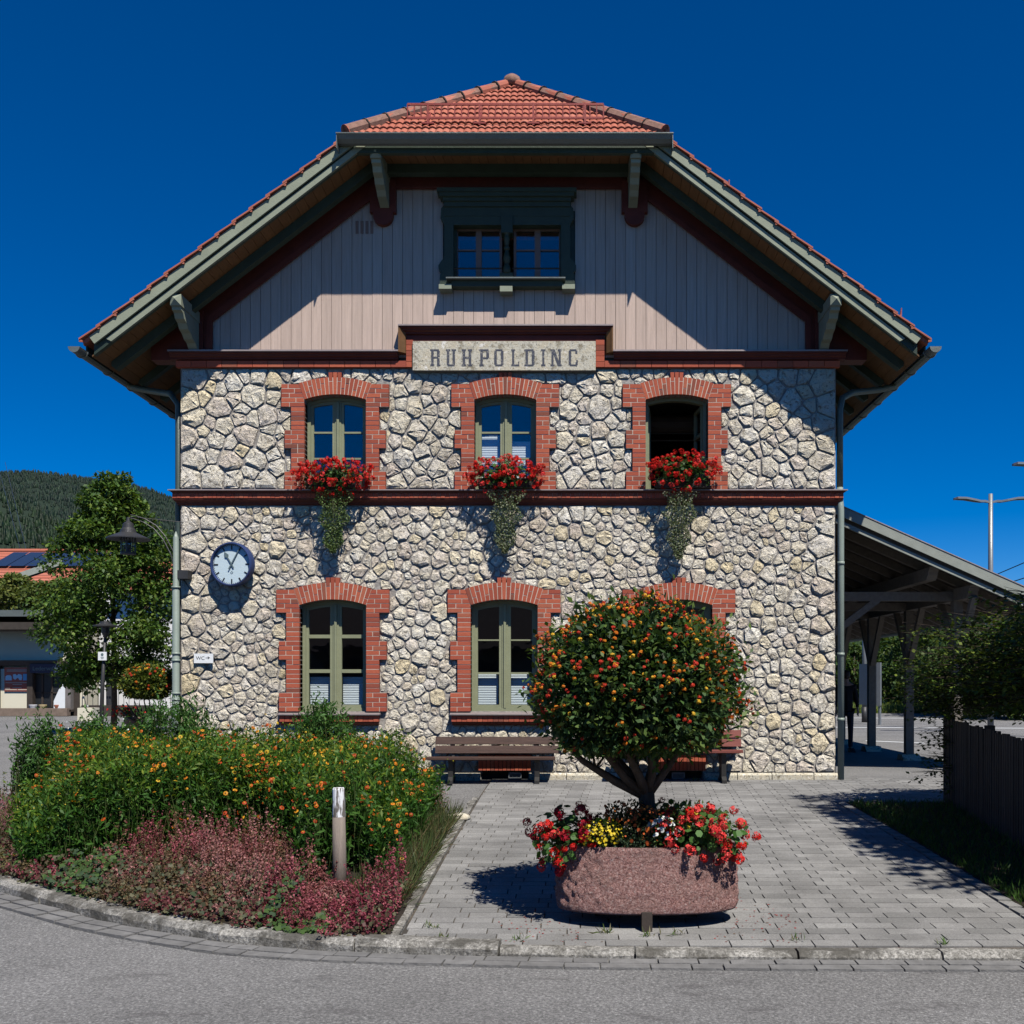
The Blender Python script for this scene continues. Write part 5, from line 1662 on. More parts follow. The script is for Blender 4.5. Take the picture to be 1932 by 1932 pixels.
def planter_flowers():
    zs = .28
    grp = 'bedding plants in the granite planter'
    geranium('dark red geranium spilling over the left rim of the planter', (PX-.60, PY-.02, zs+.07), (.30, .30, .26), 40, ['dark', 'dark', 'red', 'coral'], 420, grp, 1.05)
    geranium('bright red geranium spilling over the right front of the planter', (PX+.42, PY-.12, zs+.10), (.36, .26, .22), 52, ['coral', 'red', 'coral'], 640, grp, 1.15)
    geranium('tall dark red geranium behind the trunk in the planter', (PX+.20, PY+.28, zs+.17), (.30, .10, .16), 13, ['dark'], 260, grp, .9)
    def cushion(label, c, ext, nl, nf, fcol, lcol, fr, cat='flowers'):
        root = thing('bedding_plant', (c[0], c[1], c[2]-ext[2]), label, cat, grp)
        cl = Cloud(); c = np.array(c); ext = np.array(ext)
        P = c+unit(nr.normal(size=(nl, 3)))*ext*nr.uniform(.2, 1, (nl, 1)); P[:, 2] = np.maximum(P[:, 2], c[2]-ext[2]*.6)
        cl.add(leaves(P, nr.uniform(.022, .042, nl), .45, unit(P-c)+[0, 0, .4], .8), pick(lcol, nl))
        link('leaves', cl.mesh('leaves', MT['leaf']), root)
        cl = Cloud()
        d = unit(nr.normal(size=(nf, 3))+[0, -.5, .7]); P = c+d*ext*nr.uniform(.9, 1.12, (nf, 1))
        cl.add(discs(P, nr.uniform(.7, 1.2, nf)*fr, d+[0, -.3, .3], 6, .5), pick(fcol, nf, .3))
        link('flowers', cl.mesh('flowers', MT['leaf']), root, kind='stuff')
    cushion('cushion of tiny bright yellow flowers at the left front of the planter', (PX-.35, PY-.19, zs+.115), (.165, .11, .11), 500, 330, [(.70,.50,.02), (.75,.58,.04)], GR, .011)
    cushion('greyish leafy plant with rusty orange flowers in the middle of the planter', (PX-.13, PY-.10, zs+.15), (.27, .19, .19), 2600, 190, [(.50,.10,.02), (.60,.17,.03), (.40,.08,.02)], [(.045,.06,.025), (.06,.07,.03), (.03,.045,.02)], .0135)
    cushion('small clump of white flowers at the front of the planter', (PX+.10, PY-.21, zs+.12), (.115, .09, .12), 420, 90, [(.75,.76,.72)], GR, .015)
    cushion('low dark leafy plant at the front middle of the planter rim', (PX-.10, PY-.23, zs+.07), (.20, .06, .08), 500, 6, [(.5,.1,.02)], [(.03,.055,.03), (.045,.075,.04)], .012)
    cushion('feathery green plant with small yellow dots on the right of the planter', (PX+.34, PY-.1, zs+.17), (.28, .20, .17), 1300, 24, [(.75,.5,.03), (.6,.06,.03)], [(.07,.13,.03), (.09,.16,.03), (.05,.09,.02)], .013)
planter_flowers()

# ================================================================ FLOWER BED
def bed():
    front = [p for p in offset_kerb(.16, 0) if -9.0 < p[0] < -1.3]
    poly = [(x, y) for x, y, _ in front]+[(-1.3, 7.3), (-1.3, 12.1), (-1.6, 12.7), (-2.6, 13.6), (-5.9, 13.7), (-6.7, 12.7), (-7.3, 11.7)]
    # sheet following the ground
    xs = sorted(set([-9+.5*i for i in range(16)]+[-1.3])); 
    m = MB()
    def inside(x, y):
        c = False
        for i in range(len(poly)):
            (xa, ya), (xb, yb) = poly[i], poly[(i+1) % len(poly)]
            if (ya > y) != (yb > y) and x < (xb-xa)*(y-ya)/(yb-ya)+xa: c = not c
        return c
    s = .14; nx = int(8/s); ny = int(7.5/s); vid = {}; vs = []; fs = []
    for i in range(nx):
        for j in range(ny):
            x = -9.1+i*s; y = 7+j*s
            if inside(x+s/2, y+s/2):
                q = []
                for a, b in ((i, j), (i+1, j), (i+1, j+1), (i, j+1)):
                    if (a, b) not in vid:
                        X, Y = -9.1+a*s, 7+b*s
                        vid[(a, b)] = len(vs); vs.append((X, Y, g(Y)+.0+.02*math.sin(X*7)*math.sin(Y*6)))
                    q.append(vid[(a, b)])
                fs.append(tuple(q))
    mk('flower_bed', MB().add(vs, fs), MT['soil'], kind='structure')
    G = np.vectorize(g)
    def pts_in(n, cond):
        out = []
        while len(out) < n:
            x = rnd.uniform(-9, -1.2); y = rnd.uniform(7, 14)
            if inside(x, y) and cond(x, y): out.append((x, y))
        return np.array(out)
    # boundary between the low front planting and the tall helenium
    fy = lambda x: 9.35+.35*math.sin(x*1.7+.5)+(.25 if x < -4.8 else 0)-(.75 if x > -2.35 else 0)
    hel = lambda x, y: y > fy(x) and y < 12.6 and x > -.537*y and x < -1.55 and not (abs(x+1.9) < .34 and y < 9.0)
    # helenium: stems, narrow leaves, flowers
    n = 3300; S = pts_in(n, hel)
    S = np.concatenate([S, pts_in(700, lambda x, y: hel(x, y) and y < fy(x)+.35)]); n = len(S)
    hgt = nr.uniform(.84, 1.04, n)*(1+.05*np.sin(S[:, 0]*3))
    edge = np.clip((S[:, 0]+.54*S[:, 1])/.5, .55, 1)*np.clip((-1.4-S[:, 0])/.6, .55, 1)*np.clip((S[:, 1]-np.array([fy(x) for x in S[:, 0]]))/.5+.72, .72, 1); hgt = hgt*edge
    base = np.stack([S[:, 0], S[:, 1], G(S[:, 1])], 1)
    lean = nr.normal(size=(n, 2))*.06; lean[:, 1] -= .05*(S[:, 1] < 10)
    topp = base+np.stack([lean[:, 0], lean[:, 1], hgt], 1)
    cl = Cloud()
    cl.add(leaves(base, np.linalg.norm(topp-base, axis=1), .008, (topp-base)*30, .1), pick([(.07,.10,.03)], n))
    k = 26
    t = nr.uniform(.08, 1, (n, k)); P = base[:, None]+(topp-base)[:, None]*t[..., None]; P = P.reshape(-1, 3)
    P += nr.normal(size=P.shape)*.012
    L = (nr.uniform(.06, .135, n*k)); tt = t.ravel()
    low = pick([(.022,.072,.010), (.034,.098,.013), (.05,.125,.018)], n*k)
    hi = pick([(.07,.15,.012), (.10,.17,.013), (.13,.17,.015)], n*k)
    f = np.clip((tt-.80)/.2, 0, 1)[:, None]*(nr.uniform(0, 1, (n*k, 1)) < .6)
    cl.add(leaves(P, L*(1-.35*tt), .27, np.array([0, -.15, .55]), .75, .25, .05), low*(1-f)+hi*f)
    link('helenium', cl.mesh('helenium', MT['leaf']), None, label='tall dense stand of green helenium stems filling the middle of the flower bed', cat='flowers', kind='stuff')
    fl = Cloud()
    nf = 1150; wq = np.clip(np.sin(S[:, 0]*5.1+1)*np.sin(S[:, 1]*4.3+S[:, 0]*2)+.25, .06, 1)**2; idx = nr.choice(n, nf, p=wq/wq.sum())
    far = np.clip((S[idx, 1]-9)/3, 0, 1)
    C0 = topp[idx]+nr.normal(size=(nf, 3))*[.06, .06, .05]
    C0[:, 2] -= nr.uniform(0, 1, nf)**4*.45
    patch = np.sin(C0[:, 0]*2.3+1)*np.sin(C0[:, 1]*1.9+C0[:, 0])
    colr = np.where((patch+nr.normal(size=nf)*.5 > -.2)[:, None], pick([(.46,.07,.008), (.56,.12,.01), (.36,.04,.008)], nf), pick([(.66,.28,.015), (.60,.18,.012), (.55,.36,.025)], nf))
    nm = unit(nr.normal(size=(nf, 3))*.5+np.array([0, -.6, .8]))
    a = unit(np.cross(nm, nr.normal(size=(nf, 3)))); b = np.cross(nm, a)
    siz = nr.uniform(.4, .95, nf)*(nr.uniform(0, 1, nf) < .9)+.3
    for q in range(7):
        th = q*2*math.pi/7
        d = a*math.cos(th)+b*math.sin(th); sdv = -a*math.sin(th)+b*math.cos(th)
        R1 = (.0165*siz)[:, None]
        v = np.stack([C0, C0+d*R1*.9+sdv*R1*.4-nm*.003, C0+d*R1*1.15-nm*.006, C0+d*R1*.9-sdv*R1*.4-nm*.003], 1).reshape(-1, 3)
        fl.add((v, np.arange(nf*4).reshape(nf, 4)), colr)
    fl.add(discs(C0+nm*.004, .007, nm, 6, .05), pick([(.16,.06,.01), (.45,.28,.03)], nf))
    nb = 3600; idx = nr.integers(0, n, nb)
    P = topp[idx]+nr.normal(size=(nb, 3))*[.06, .06, .05]; fl.add(discs(P, nr.uniform(.004, .008, nb), None, 6), pick([(.22,.26,.03), (.38,.32,.03), (.16,.22,.03)], nb))
    link('helenium_flowers', fl.mesh('helenium_flowers', MT['leaf']), None, label='orange, rust and yellow daisy flowers dotted over the tall green bed', cat='flowers', kind='stuff')
    # heuchera front band: panicles and lobed leaves
    fr = lambda x, y: (y < fy(x)+.12 or (x < -.537*y and y < 11.6)) and x > -8.6
    n = 2900; S = pts_in(n, fr)
    ky = np.array([kerb_y(x) for x in S[:, 0]])
    near = np.clip((S[:, 1]-ky-.12)/1.1, .0, 1)
    keep = near > nr.uniform(-.3, .5, n); S = S[keep]; near = near[keep]; n = len(S)
    base = np.stack([S[:, 0], S[:, 1], G(S[:, 1])], 1)
    hh = nr.uniform(.22, .50, n)*(.42+.58*near)*(1+.28*np.sin(S[:, 0]*2.1+S[:, 1]*3))
    cc0 = pts_in(75, fr); dd0 = np.sqrt(((S[:, None]-cc0[None])**2).sum(2)); ci = dd0.argmin(1); dm = dd0.min(1)
    ch = nr.uniform(.6, 1.15, 75); hh = hh*ch[ci]*(.55+.55*np.exp(-(dm/.2)**2))
    hh = np.where((np.abs(S[:, 0]+1.86) < .27) & (S[:, 1] < 8.5), np.minimum(hh, .13), hh)
    tip = base+np.stack([nr.normal(size=n)*.06, -.04+nr.normal(size=n)*.06, hh], 1)
    cl = Cloud()
    cl.add(leaves(base, np.linalg.norm(tip-base, axis=1), .012, (tip-base)*30, .1), pick([(.12,.06,.045), (.14,.10,.05)], n))
    k = 42; t = nr.uniform(.38, 1.02, (n, k)); P = (base[:, None]+(tip-base)[:, None]*t[..., None])+nr.normal(size=(n, k, 3))*(.030*(1.15-t))[..., None]
    zone = nr.normal(size=75)[ci]*.55+.3*np.sin(S[:, 0]*1.3+2)
    cc = np.where((zone > .35)[:, None], pick([(.22,.045,.07), (.17,.03,.05), (.28,.075,.095)], n, .35), np.array([(.24,.085,.085), (.16,.09,.055), (.29,.135,.125), (.19,.05,.06), (.13,.095,.05), (.24,.07,.085)])[nr.integers(0, 6, 75)[ci]]*nr.uniform(.65, 1.2, (n, 1)))
    zone2 = (S[:, 0] < -5.0) & (nr.uniform(0, 1, n) < .75)
    cc[zone2] = pick([(.14,.13,.05), (.12,.11,.05), (.18,.14,.07)], int(zone2.sum()), .3)
    cl.add(discs(P.reshape(-1, 3), nr.uniform(.005, .0105, n*k), None, 4, 1), np.repeat(cc, k, axis=0)*nr.uniform(.8, 1.6, (n*k, 1)))
    link('heuchera', cl.mesh('heuchera', MT['leaf']), None, label='low haze of dusky pink and purple coral bells along the front of the bed', cat='flowers', kind='stuff')
    def lobed(P, r, cols, tilt):
        n = len(P); kk = 10
        nn = unit(nr.normal(size=(n, 3))*.4+tilt); a = unit(np.cross(nn, nr.normal(size=(n, 3)))); b = np.cross(nn, a)
        t = np.arange(kk)*2*np.pi/kk; rr = np.where(np.arange(kk) % 2 == 0, 1.0, .72); rr[0] = .3
        v = P[:, None]+np.asarray(r)[:, None, None]*rr[None, :, None]*(a[:, None]*np.cos(t)[None, :, None]+b[:, None]*np.sin(t)[None, :, None])
        v = v.reshape(-1, 3); q = np.arange(n*kk).reshape(n, kk)
        q = np.concatenate([q[:, [0,1,2,3]], q[:, [0,3,4,5]], q[:, [0,5,6,7]], q[:, [0,7,8,9]]])
        return v, q, cols
    S = pts_in(12000, lambda x, y: fr(x, y) and (y < kerb_y(x)+1.0 or rnd.random() < .6)); n = len(S)
    ky = np.array([kerb_y(x) for x in S[:, 0]]); near = np.clip((S[:, 1]-ky-.1)/.5, 0, 1)
    P = np.stack([S[:, 0]+nr.normal(size=n)*.02, S[:, 1]-.07*(near < .3), G(S[:, 1])+.03+nr.uniform(0, 1, n)**1.3*np.where((np.abs(S[:, 0]+1.86) < .3) & (S[:, 1] < 8.5), .03, .07+.15*near)], 1)
    z = np.sin(S[:, 0]*2.9+1)
    colr = np.where((z > .7)[:, None], pick([(.045,.085,.022), (.06,.11,.028), (.04,.07,.035)], n), pick([(.05,.055,.028), (.075,.06,.035), (.09,.035,.03), (.045,.065,.03), (.10,.095,.05)], n))
    v, q, c = lobed(P, nr.uniform(.013, .027, n)*(.85+.3*(z > .7)), colr, np.array([0, -.5, .8]))
    c2 = Cloud(); c2.V.append(v); c2.Q.append(q); c2.C.append(np.repeat(c, 10, axis=0)); c2.n += len(v)
    link('heuchera_leaves', c2.mesh('heuchera_leaves', MT['leaf']), None, label='lobed bronze and green ground leaves spilling over the kerb stones', cat='leaves', kind='stuff')
    # grasses and weeds along the path edge
    n = 3000; S = pts_in(n, lambda x, y: x > -1.75+.1*math.sin(y*5) and 8.0 < y < 12.2)
    base = np.stack([S[:, 0], S[:, 1], G(S[:, 1])], 1); cl = Cloud()
    cl.add(leaves(base, nr.uniform(.12, .32, n), .03, np.array([.35, -.2, 1]), .45, 0, .0), pick([(.07,.10,.03), (.10,.12,.05), (.13,.10,.05), (.05,.08,.03)], n))
    link('grass', cl.mesh('grass', MT['leaf']), None, label='wispy green and straw coloured grass along the path side of the bed', cat='grass', kind='stuff')
    # string tied from the post
    a = Vector((WX(655, 8.5), 8.5, WZ(1668, 8.5))); b = Vector((WX(745, 8.7), 8.7, WZ(1662, 8.7)))
    m = MB().tube([a, (a*.6+b*.4)-Vector((0, 0, .035)), (a*.3+b*.7)-Vector((0, 0, .03)), b], .004, 5)
    mk('string', m, MT['brickmortar'], label='thin pale string stretched from the wooden post into the pink flowers', cat='string')
bed()

def shrub(name, label, px0, px1, ptop, y, dense, cols, ls, asp, narrow=.5, zbase=None, group=None, flowers=None, droop=.6):
    """an upright leafy plant spanning px0..px1 at distance y"""
    x0, x1 = WX(px0, y), WX(px1, y); zt = WZ(ptop, y); zb = g(y) if zbase is None else zbase
    root = thing(name, ((x0+x1)/2, y, zb), label, 'plant', group)
    ns = int(dense*(x1-x0)*60)
    X = nr.uniform(x0+.08, x1-.08, ns); u = (X-(x0+x1)/2)/((x1-x0)/2)
    Y = y+nr.uniform(-.35, .35, ns)
    H = (zt-zb)*(1-narrow*np.abs(u)**1.6)*nr.uniform(.78, 1.0, ns)
    base = np.stack([(x0+x1)/2+(X-(x0+x1)/2)*.75, Y, np.full(ns, zb)], 1); top = np.stack([X, Y+nr.normal(size=ns)*.05, zb+H], 1)
    m = Cloud(); m.add(leaves(base, np.linalg.norm(top-base, axis=1), .012, (top-base)*30, .08), (.06,.07,.025))
    link('stems', m.mesh('stems', MT['leaf']), root)
    k = 60; t = nr.uniform(.12, 1.0, (ns, k)); P = (base[:, None]+(top-base)[:, None]*t[..., None]).reshape(-1, 3)+nr.normal(size=(ns*k, 3))*.035
    cl = Cloud(); cl.add(leaves(P, nr.uniform(ls[0], ls[1], ns*k), asp, np.array([0, -.1, droop]), .8, .4), pick(cols, ns*k))
    link('leaves', cl.mesh('leaves', MT['leaf']), root)
    if flowers:
        nf, fc = flowers; i = nr.integers(0, ns, nf)
        c2 = Cloud(); c2.add(discs(top[i]+nr.normal(size=(nf, 3))*.04, .012, [0, -.5, .6], 6, .5), pick(fc, nf)); link('flowers', c2.mesh('flowers', MT['leaf']), root, kind='stuff')
gc = [(.04,.11,.022), (.055,.14,.028), (.03,.085,.018), (.085,.17,.04)]
shrub('leafy_shrub', 'airy upright green shrub at the far left end of the flower bed', 35, 112, 1338, 11.6, 2.2, gc, (.05, .09), .26, .45)
shrub('leafy_shrub', 'broad bushy green shrub in front of the lamp pole base', 248, 408, 1300, 13.0, 1.8, gc, (.05, .10), .26, .35)
shrub('leafy_shrub', 'pointed green shrub in front of the left ground floor window sill', 520, 700, 1298, 12.9, 1.8, gc, (.05, .10), .28, .75)
shrub('leafy_shrub', 'low green shrub with white flowers between the far left shrub and the small lantana', 115, 262, 1338, 13.2, 1.5, gc, (.05, .09), .3, .3, flowers=(30, [(.6,.62,.6)]))
# tufts at the left picture edge
shrub('pink_grass', 'tuft of feathery pink grass at the left edge of the bed', -40, 42, 1488, 9.9, 1.3, [(.26,.08,.11), (.30,.12,.14), (.10,.11,.05)], (.03, .06), .12, .3)
shrub('pink_grass', 'single feathery pink tuft at the far right corner of the flower bed', 800, 850, 1480, 12.2, 1.0, [(.30,.10,.12), (.34,.16,.17)], (.02, .04), .12, .6)

# ================================================================ RIGHT SIDE: VERGE, PALISADE, BEECH
def verge():
    pts = [(3.57, 7.0), (9, 6.95), (9, 13.2), (3.57, 13.2)]
    ys = [6.98, 7.8, 8.5, 9.4, 10.4, 11.5, 12.4, 13.2]; vs = []; fs = []
    for y in ys:
        for x in (3.57, 4.4, 9.0): vs.append((x, y, g(y)-.0+.0*(x > 4)))
    for j in range(len(ys)-1):
        for i in range(2): fs.append((j*3+i, j*3+i+1, j*3+i+4, j*3+i+3))
    mk('verge', MB().add(vs, fs), MT['soil'], kind='structure')
    n = 16000; X = 3.58+nr.uniform(0, 1, n)**1.3*2.2; Y = nr.uniform(7.0, 13.2, n)
    base = np.stack([X, Y, np.vectorize(g)(Y)], 1); cl = Cloud()
    cl.add(leaves(base, nr.uniform(.04, .12, n), .09, np.array([0, -.1, 1]), .5, 0, 0), pick([(.045,.10,.02), (.06,.13,.02), (.035,.07,.02)], n))
    link('grass', cl.mesh('grass', MT['leaf']), None, label='strip of short green grass between the path and the wooden palisade', cat='grass', kind='stuff')
verge()
FA, FB = Vector((4.92, 13.45, 0)), Vector((4.05, 6.2, 0))
def palisade():
    root = thing('palisade_fence', FA, 'dark weathered wooden palisade fence of narrow upright pales at the right edge', 'fence')
    L = (FB-FA).length; t = (FB-FA)/L; n = int(L/.085)
    for k in range(n):
        p = FA+t*(k*.085+.03); z = g(p.y); h = 1.09+rnd.uniform(-.015, .02); w = rnd.uniform(.046, .06)
        m = MB().beam(p+Vector((0, 0, z-.02)), p+Vector((rnd.uniform(-.006, .006), 0, z+h)), w, .03, (-t.y, t.x, 0))
        mk('pale', m, MT['fence'], root)
    for zz in (.28, .88):
        a = FA+Vector((.04, 0, 0)); b = FB+Vector((.04, 0, 0))
        mk('rail', MB().beam(a+Vector((0, 0, g(a.y)+zz)), b+Vector((0, 0, g(b.y)+zz)), .04, .07), MT['fence'], root)
    m = MB()
    for k in range(5):
        p = FA+t*(L*k/4*.98)+Vector((.08, 0, 0)); mk('fence_post', MB().box(p.x-.045, p.x+.045, p.y-.045, p.y+.045, g(p.y)-.1, g(p.y)+1.12), MT['fence'], root)
palisade()

def beech(name, label, sprays, cols, trunk, ls=(.05, .085)):
    root = thing(name, (trunk[0], trunk[1], g(trunk[1])), label, 'tree')
    m = MB(); cl = Cloud()
    tb = Vector((trunk[0], trunk[1], g(trunk[1]))); tt = Vector((trunk[0]+.05, trunk[1], trunk[2]))
    m.tube([tb, tb*.5+tt*.5, tt], [trunk[3], trunk[3]*.7, trunk[3]*.3], 9)
    V = []; 
    for (a, b, w) in sprays:
        a = Vector(a); b = Vector(b); s0 = Vector((trunk[0], trunk[1], min(a.z-.2, trunk[2])))
        m.tube([a, b], [.006, .002], 3)
        n = int((b-a).length*w*360)+12
        u = nr.uniform(0, 1, n); side = nr.uniform(-1, 1, n)*w*(1.05-u*.8)
        d = np.array((b-a).normalized()); sd = unit(np.cross(d, [0, 0, 1.0]))
        P = np.array(a)+u[:, None]*np.array(b-a)+side[:, None]*sd+nr.normal(size=(n, 3))*[.02, .02, .025]-np.array([0, 0, .10])*(u**2)[:, None]
        cl.add(leaves(P, nr.uniform(*ls, n), .6, d*.5+sd*np.sign(side)[:, None]*.9+[0, 0, -.1], .35, 1.6, .05), pick(cols, n))
    mk('trunk', m, MT['bark'], root)
    link('crown', cl.mesh('crown', MT['leaf']), root)
def hedge():
    S = []
    for i in range(620):
        y = rnd.uniform(9.0, 13.4); z = rnd.uniform(1.1, 2.15)+(13.2-y)*.07
        x = FA.x+(FB.x-FA.x)*(FA.y-y)/(FA.y-FB.y)+.5+rnd.uniform(0, 1.2)
        a = (x, y, z); b = (x-rnd.uniform(.45, 1.2)-(.35 if y > 12.3 else 0), y-rnd.uniform(-.2, .5), z+rnd.uniform(-.15, .2))
        S.append((a, b, rnd.uniform(.10, .2)))
    for i in range(26):   # long low twigs poking past the fence end
        y = rnd.uniform(12.9, 13.5); z = rnd.choice([.2, .35, .52, .75, .9])+rnd.uniform(-.05, .05)
        S.append(((5.0, y, z), (4.55+rnd.uniform(-.08, .2), y+.02, z+rnd.uniform(-.06, .06)), .05))
    beech('beech_hedge', 'dark beech hedge with sunlit leaf tips leaning over the wooden palisade', S, [(.04,.075,.015), (.06,.11,.015), (.028,.05,.015), (.13,.17,.025)], (5.6, 11.6, 2.4, .07))
    # tall tree beside the camera, outside the picture; its shade lies over the verge and the path
    S = []
    for i in range(950):
        y = rnd.uniform(5.4, 9.3); x = rnd.uniform(max(4.9, .52*y+.75), 8.8); z = rnd.uniform(1.6, 8.6)
        d = rnd.uniform(.4, .9)
        S.append(((x+.3, y, z), (x+.3-d*.8, y+d*rnd.uniform(-.5, .3), z+rnd.uniform(-.2, .2)), rnd.uniform(.16, .3)))
    S = [s for s in S if s[1][0] > .50*s[1][1]+.12 and s[1][0]-.31*s[1][2] > 2.88
         and not (3.5 < s[1][0]-.3125*s[1][2] < 5.8 and 10.9 < s[1][1]+.568*s[1][2] < 13.4)]
    beech('shade_tree', 'tall leafy tree right of the palisade casting shade over the path', S, [(.04,.075,.015), (.05,.09,.02)], (6.8, 7.6, 8.6, .16), (.09, .15))
hedge()

def litter():
    """fallen petals and joint weeds round the planter"""
    n = 420; a = nr.uniform(0, 6.283, n); q = nr.uniform(.75, 1.5, n)
    X = PX+np.cos(a)*q*.75; Y = PY-.1+np.sin(a)*q*.75
    ok = (Y > 7.15) & (Y < 9.2); X, Y = X[ok], Y[ok]
    P = np.stack([X, Y, np.vectorize(g)(Y)+.004], 1); cl = Cloud()
    cl.add(discs(P, nr.uniform(.004, .009, len(P)), np.array([0, 0, 6]), 6, .3), pick([(.35,.03,.03), (.25,.05,.03), (.16,.10,.06), (.45,.06,.05)], len(P)))
    link('fallen_petals', cl.mesh('fallen_petals', MT['leaf']), None, label='scattered fallen red petals on the pavers round the planter', cat='petals', kind='stuff')
    cl = Cloud()
    spots = [(.78, 7.33), (.25, 7.38), (.55, 7.30), (-.35, 7.22), (1.6, 7.2), (-.9, 7.24), (2.6, 7.12), (-.55, 15.62), (.9, 15.6), (1.9, 15.58), (-1.0, 7.5)]
    for x, y in spots:
        k = rnd.randint(10, 26); P = np.array([x, y, g(y)])+nr.normal(size=(k, 3))*[.03, .015, 0]
        cl.add(leaves(P, nr.uniform(.03, .085, k), .14, np.array([0, 0, .9]), .8, 0), pick([(.07,.13,.03), (.10,.15,.04), (.14,.13,.06)], k))
    link('weeds', cl.mesh('weeds', MT['leaf']), None, label='small tufts of weeds growing in the paving joints', cat='weeds', kind='stuff')
litter()

# ================================================================ PLATFORM CANOPY, RIGHT
def canopy():
    root = thing('platform_canopy', (6.5, 16.2, 0), 'open timber platform canopy with sloping roof and braced posts on the right of the station', 'canopy')
    Y0, Y1 = 16.2, 30.0
    XA, ZA, XB, ZB = 4.12, 4.33, 7.75, 2.72
    sl = (ZB-ZA)/(XB-XA); rzc = lambda x: ZA+sl*(x-XA)
    mk('roof', MB().prism([(XA, ZA), (XB, ZB), (XB, ZB-.05), (XA, ZA-.05)], Y0+.03, Y1), MT['metal'], root)
    mk('bargeboard', MB().prism([(XA, ZA+.03), (XB+.02, ZB+.03), (XB-.02, ZB-.13), (XA, ZA-.13)], Y0, Y0+.03), MT['canopygreen'], root)
    mk('bargeboard', MB().prism([(XA, ZA-.19), (XB-.5, rzc(XB-.5)-.19), (XB-.5, rzc(XB-.5)-.26), (XA, ZA-.26)], Y0+.05, Y0+.10), MT['canopygreen'], root)
    mk('flashing', MB().prism([(XA, ZA+.045), (XB+.02, ZB+.045), (XB+.02, ZB+.03), (XA, ZA+.03)], Y0-.01, Y0+.12), MT['flash'], root)
    k = 0; y = Y0+.12
    while y < Y1:
        mk('rafter', MB().prism([(XA, ZA-.08), (XB-.15, rzc(XB-.15)-.08), (XB-.22, rzc(XB-.22)-.2), (XA, ZA-.22)], y, y+.09), MT['canopywood'], root); y += .72
    n = 22
    for i in range(n):
        a = XA+(XB-XA)*i/n; b = XA+(XB-XA)*(i+1)/n
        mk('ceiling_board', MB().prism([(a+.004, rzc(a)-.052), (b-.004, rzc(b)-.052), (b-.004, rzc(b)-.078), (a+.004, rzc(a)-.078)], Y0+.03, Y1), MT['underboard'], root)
    for x, zb in ((6.5, None), (5.85, None)):
        zt = rzc(x)-.22
        m = MB().box(x-.08, x+.08, Y0+.38, Y1, zt-.2, zt)
        m.prism_x([(Y0+.38, zt), (Y0+.2, zt), (Y0+.28, zt-.08), (Y0+.30, zt-.12), (Y0+.38, zt-.2)], x-.08, x+.08)
        mk('purlin', m, MT['canopywood'], root)
    ys = [17.2+2.43*i for i in range(6)]
    for y in ys:
        x = 6.5; zt = rzc(x)-.42
        mk('post', MB().box(x-.075, x+.075, y-.075, y+.075, .10, zt), MT['canopywood'], root)
        mk('post_base', MB().prism_x([(y-.2, 0), (y+.2, 0), (y+.17, .05), (y+.1, .11), (y-.1, .11), (y-.17, .05)], x-.17, x+.17), MT['plaque'], root)
        for s in (-1, 1): mk('brace', MB().beam((x, y+s*.06, zt-1.0), (x, y+s*.75, zt+.02), .10, .09, (0, 1, 0)), MT['canopywood'], root)
        mk('tie_beam', MB().box(XA, x+.2, y-.06, y+.06, zt-.0, zt+.15), MT['canopywood'], root)
        mk('brace', MB().beam((XA+.03, y, zt-.75), (XA+1.05, y, zt+.03), .10, .11), MT['canopywood'], root)
    gx, gz = XB+.06, ZB-.06
    m = MB(); n = 6
    ring = [(gx+.075*math.cos(t), gz+.075*math.sin(t)) for t in [math.pi+math.pi*i/n for i in range(n+1)]]+[(gx+.066*math.cos(t), gz+.066*math.sin(t)) for t in [2*math.pi-math.pi*i/n for i in range(n+1)]]
    m.prism(ring, Y0-.05, Y1)
    mk('gutter', m, MT['pipe'], root)
canopy()

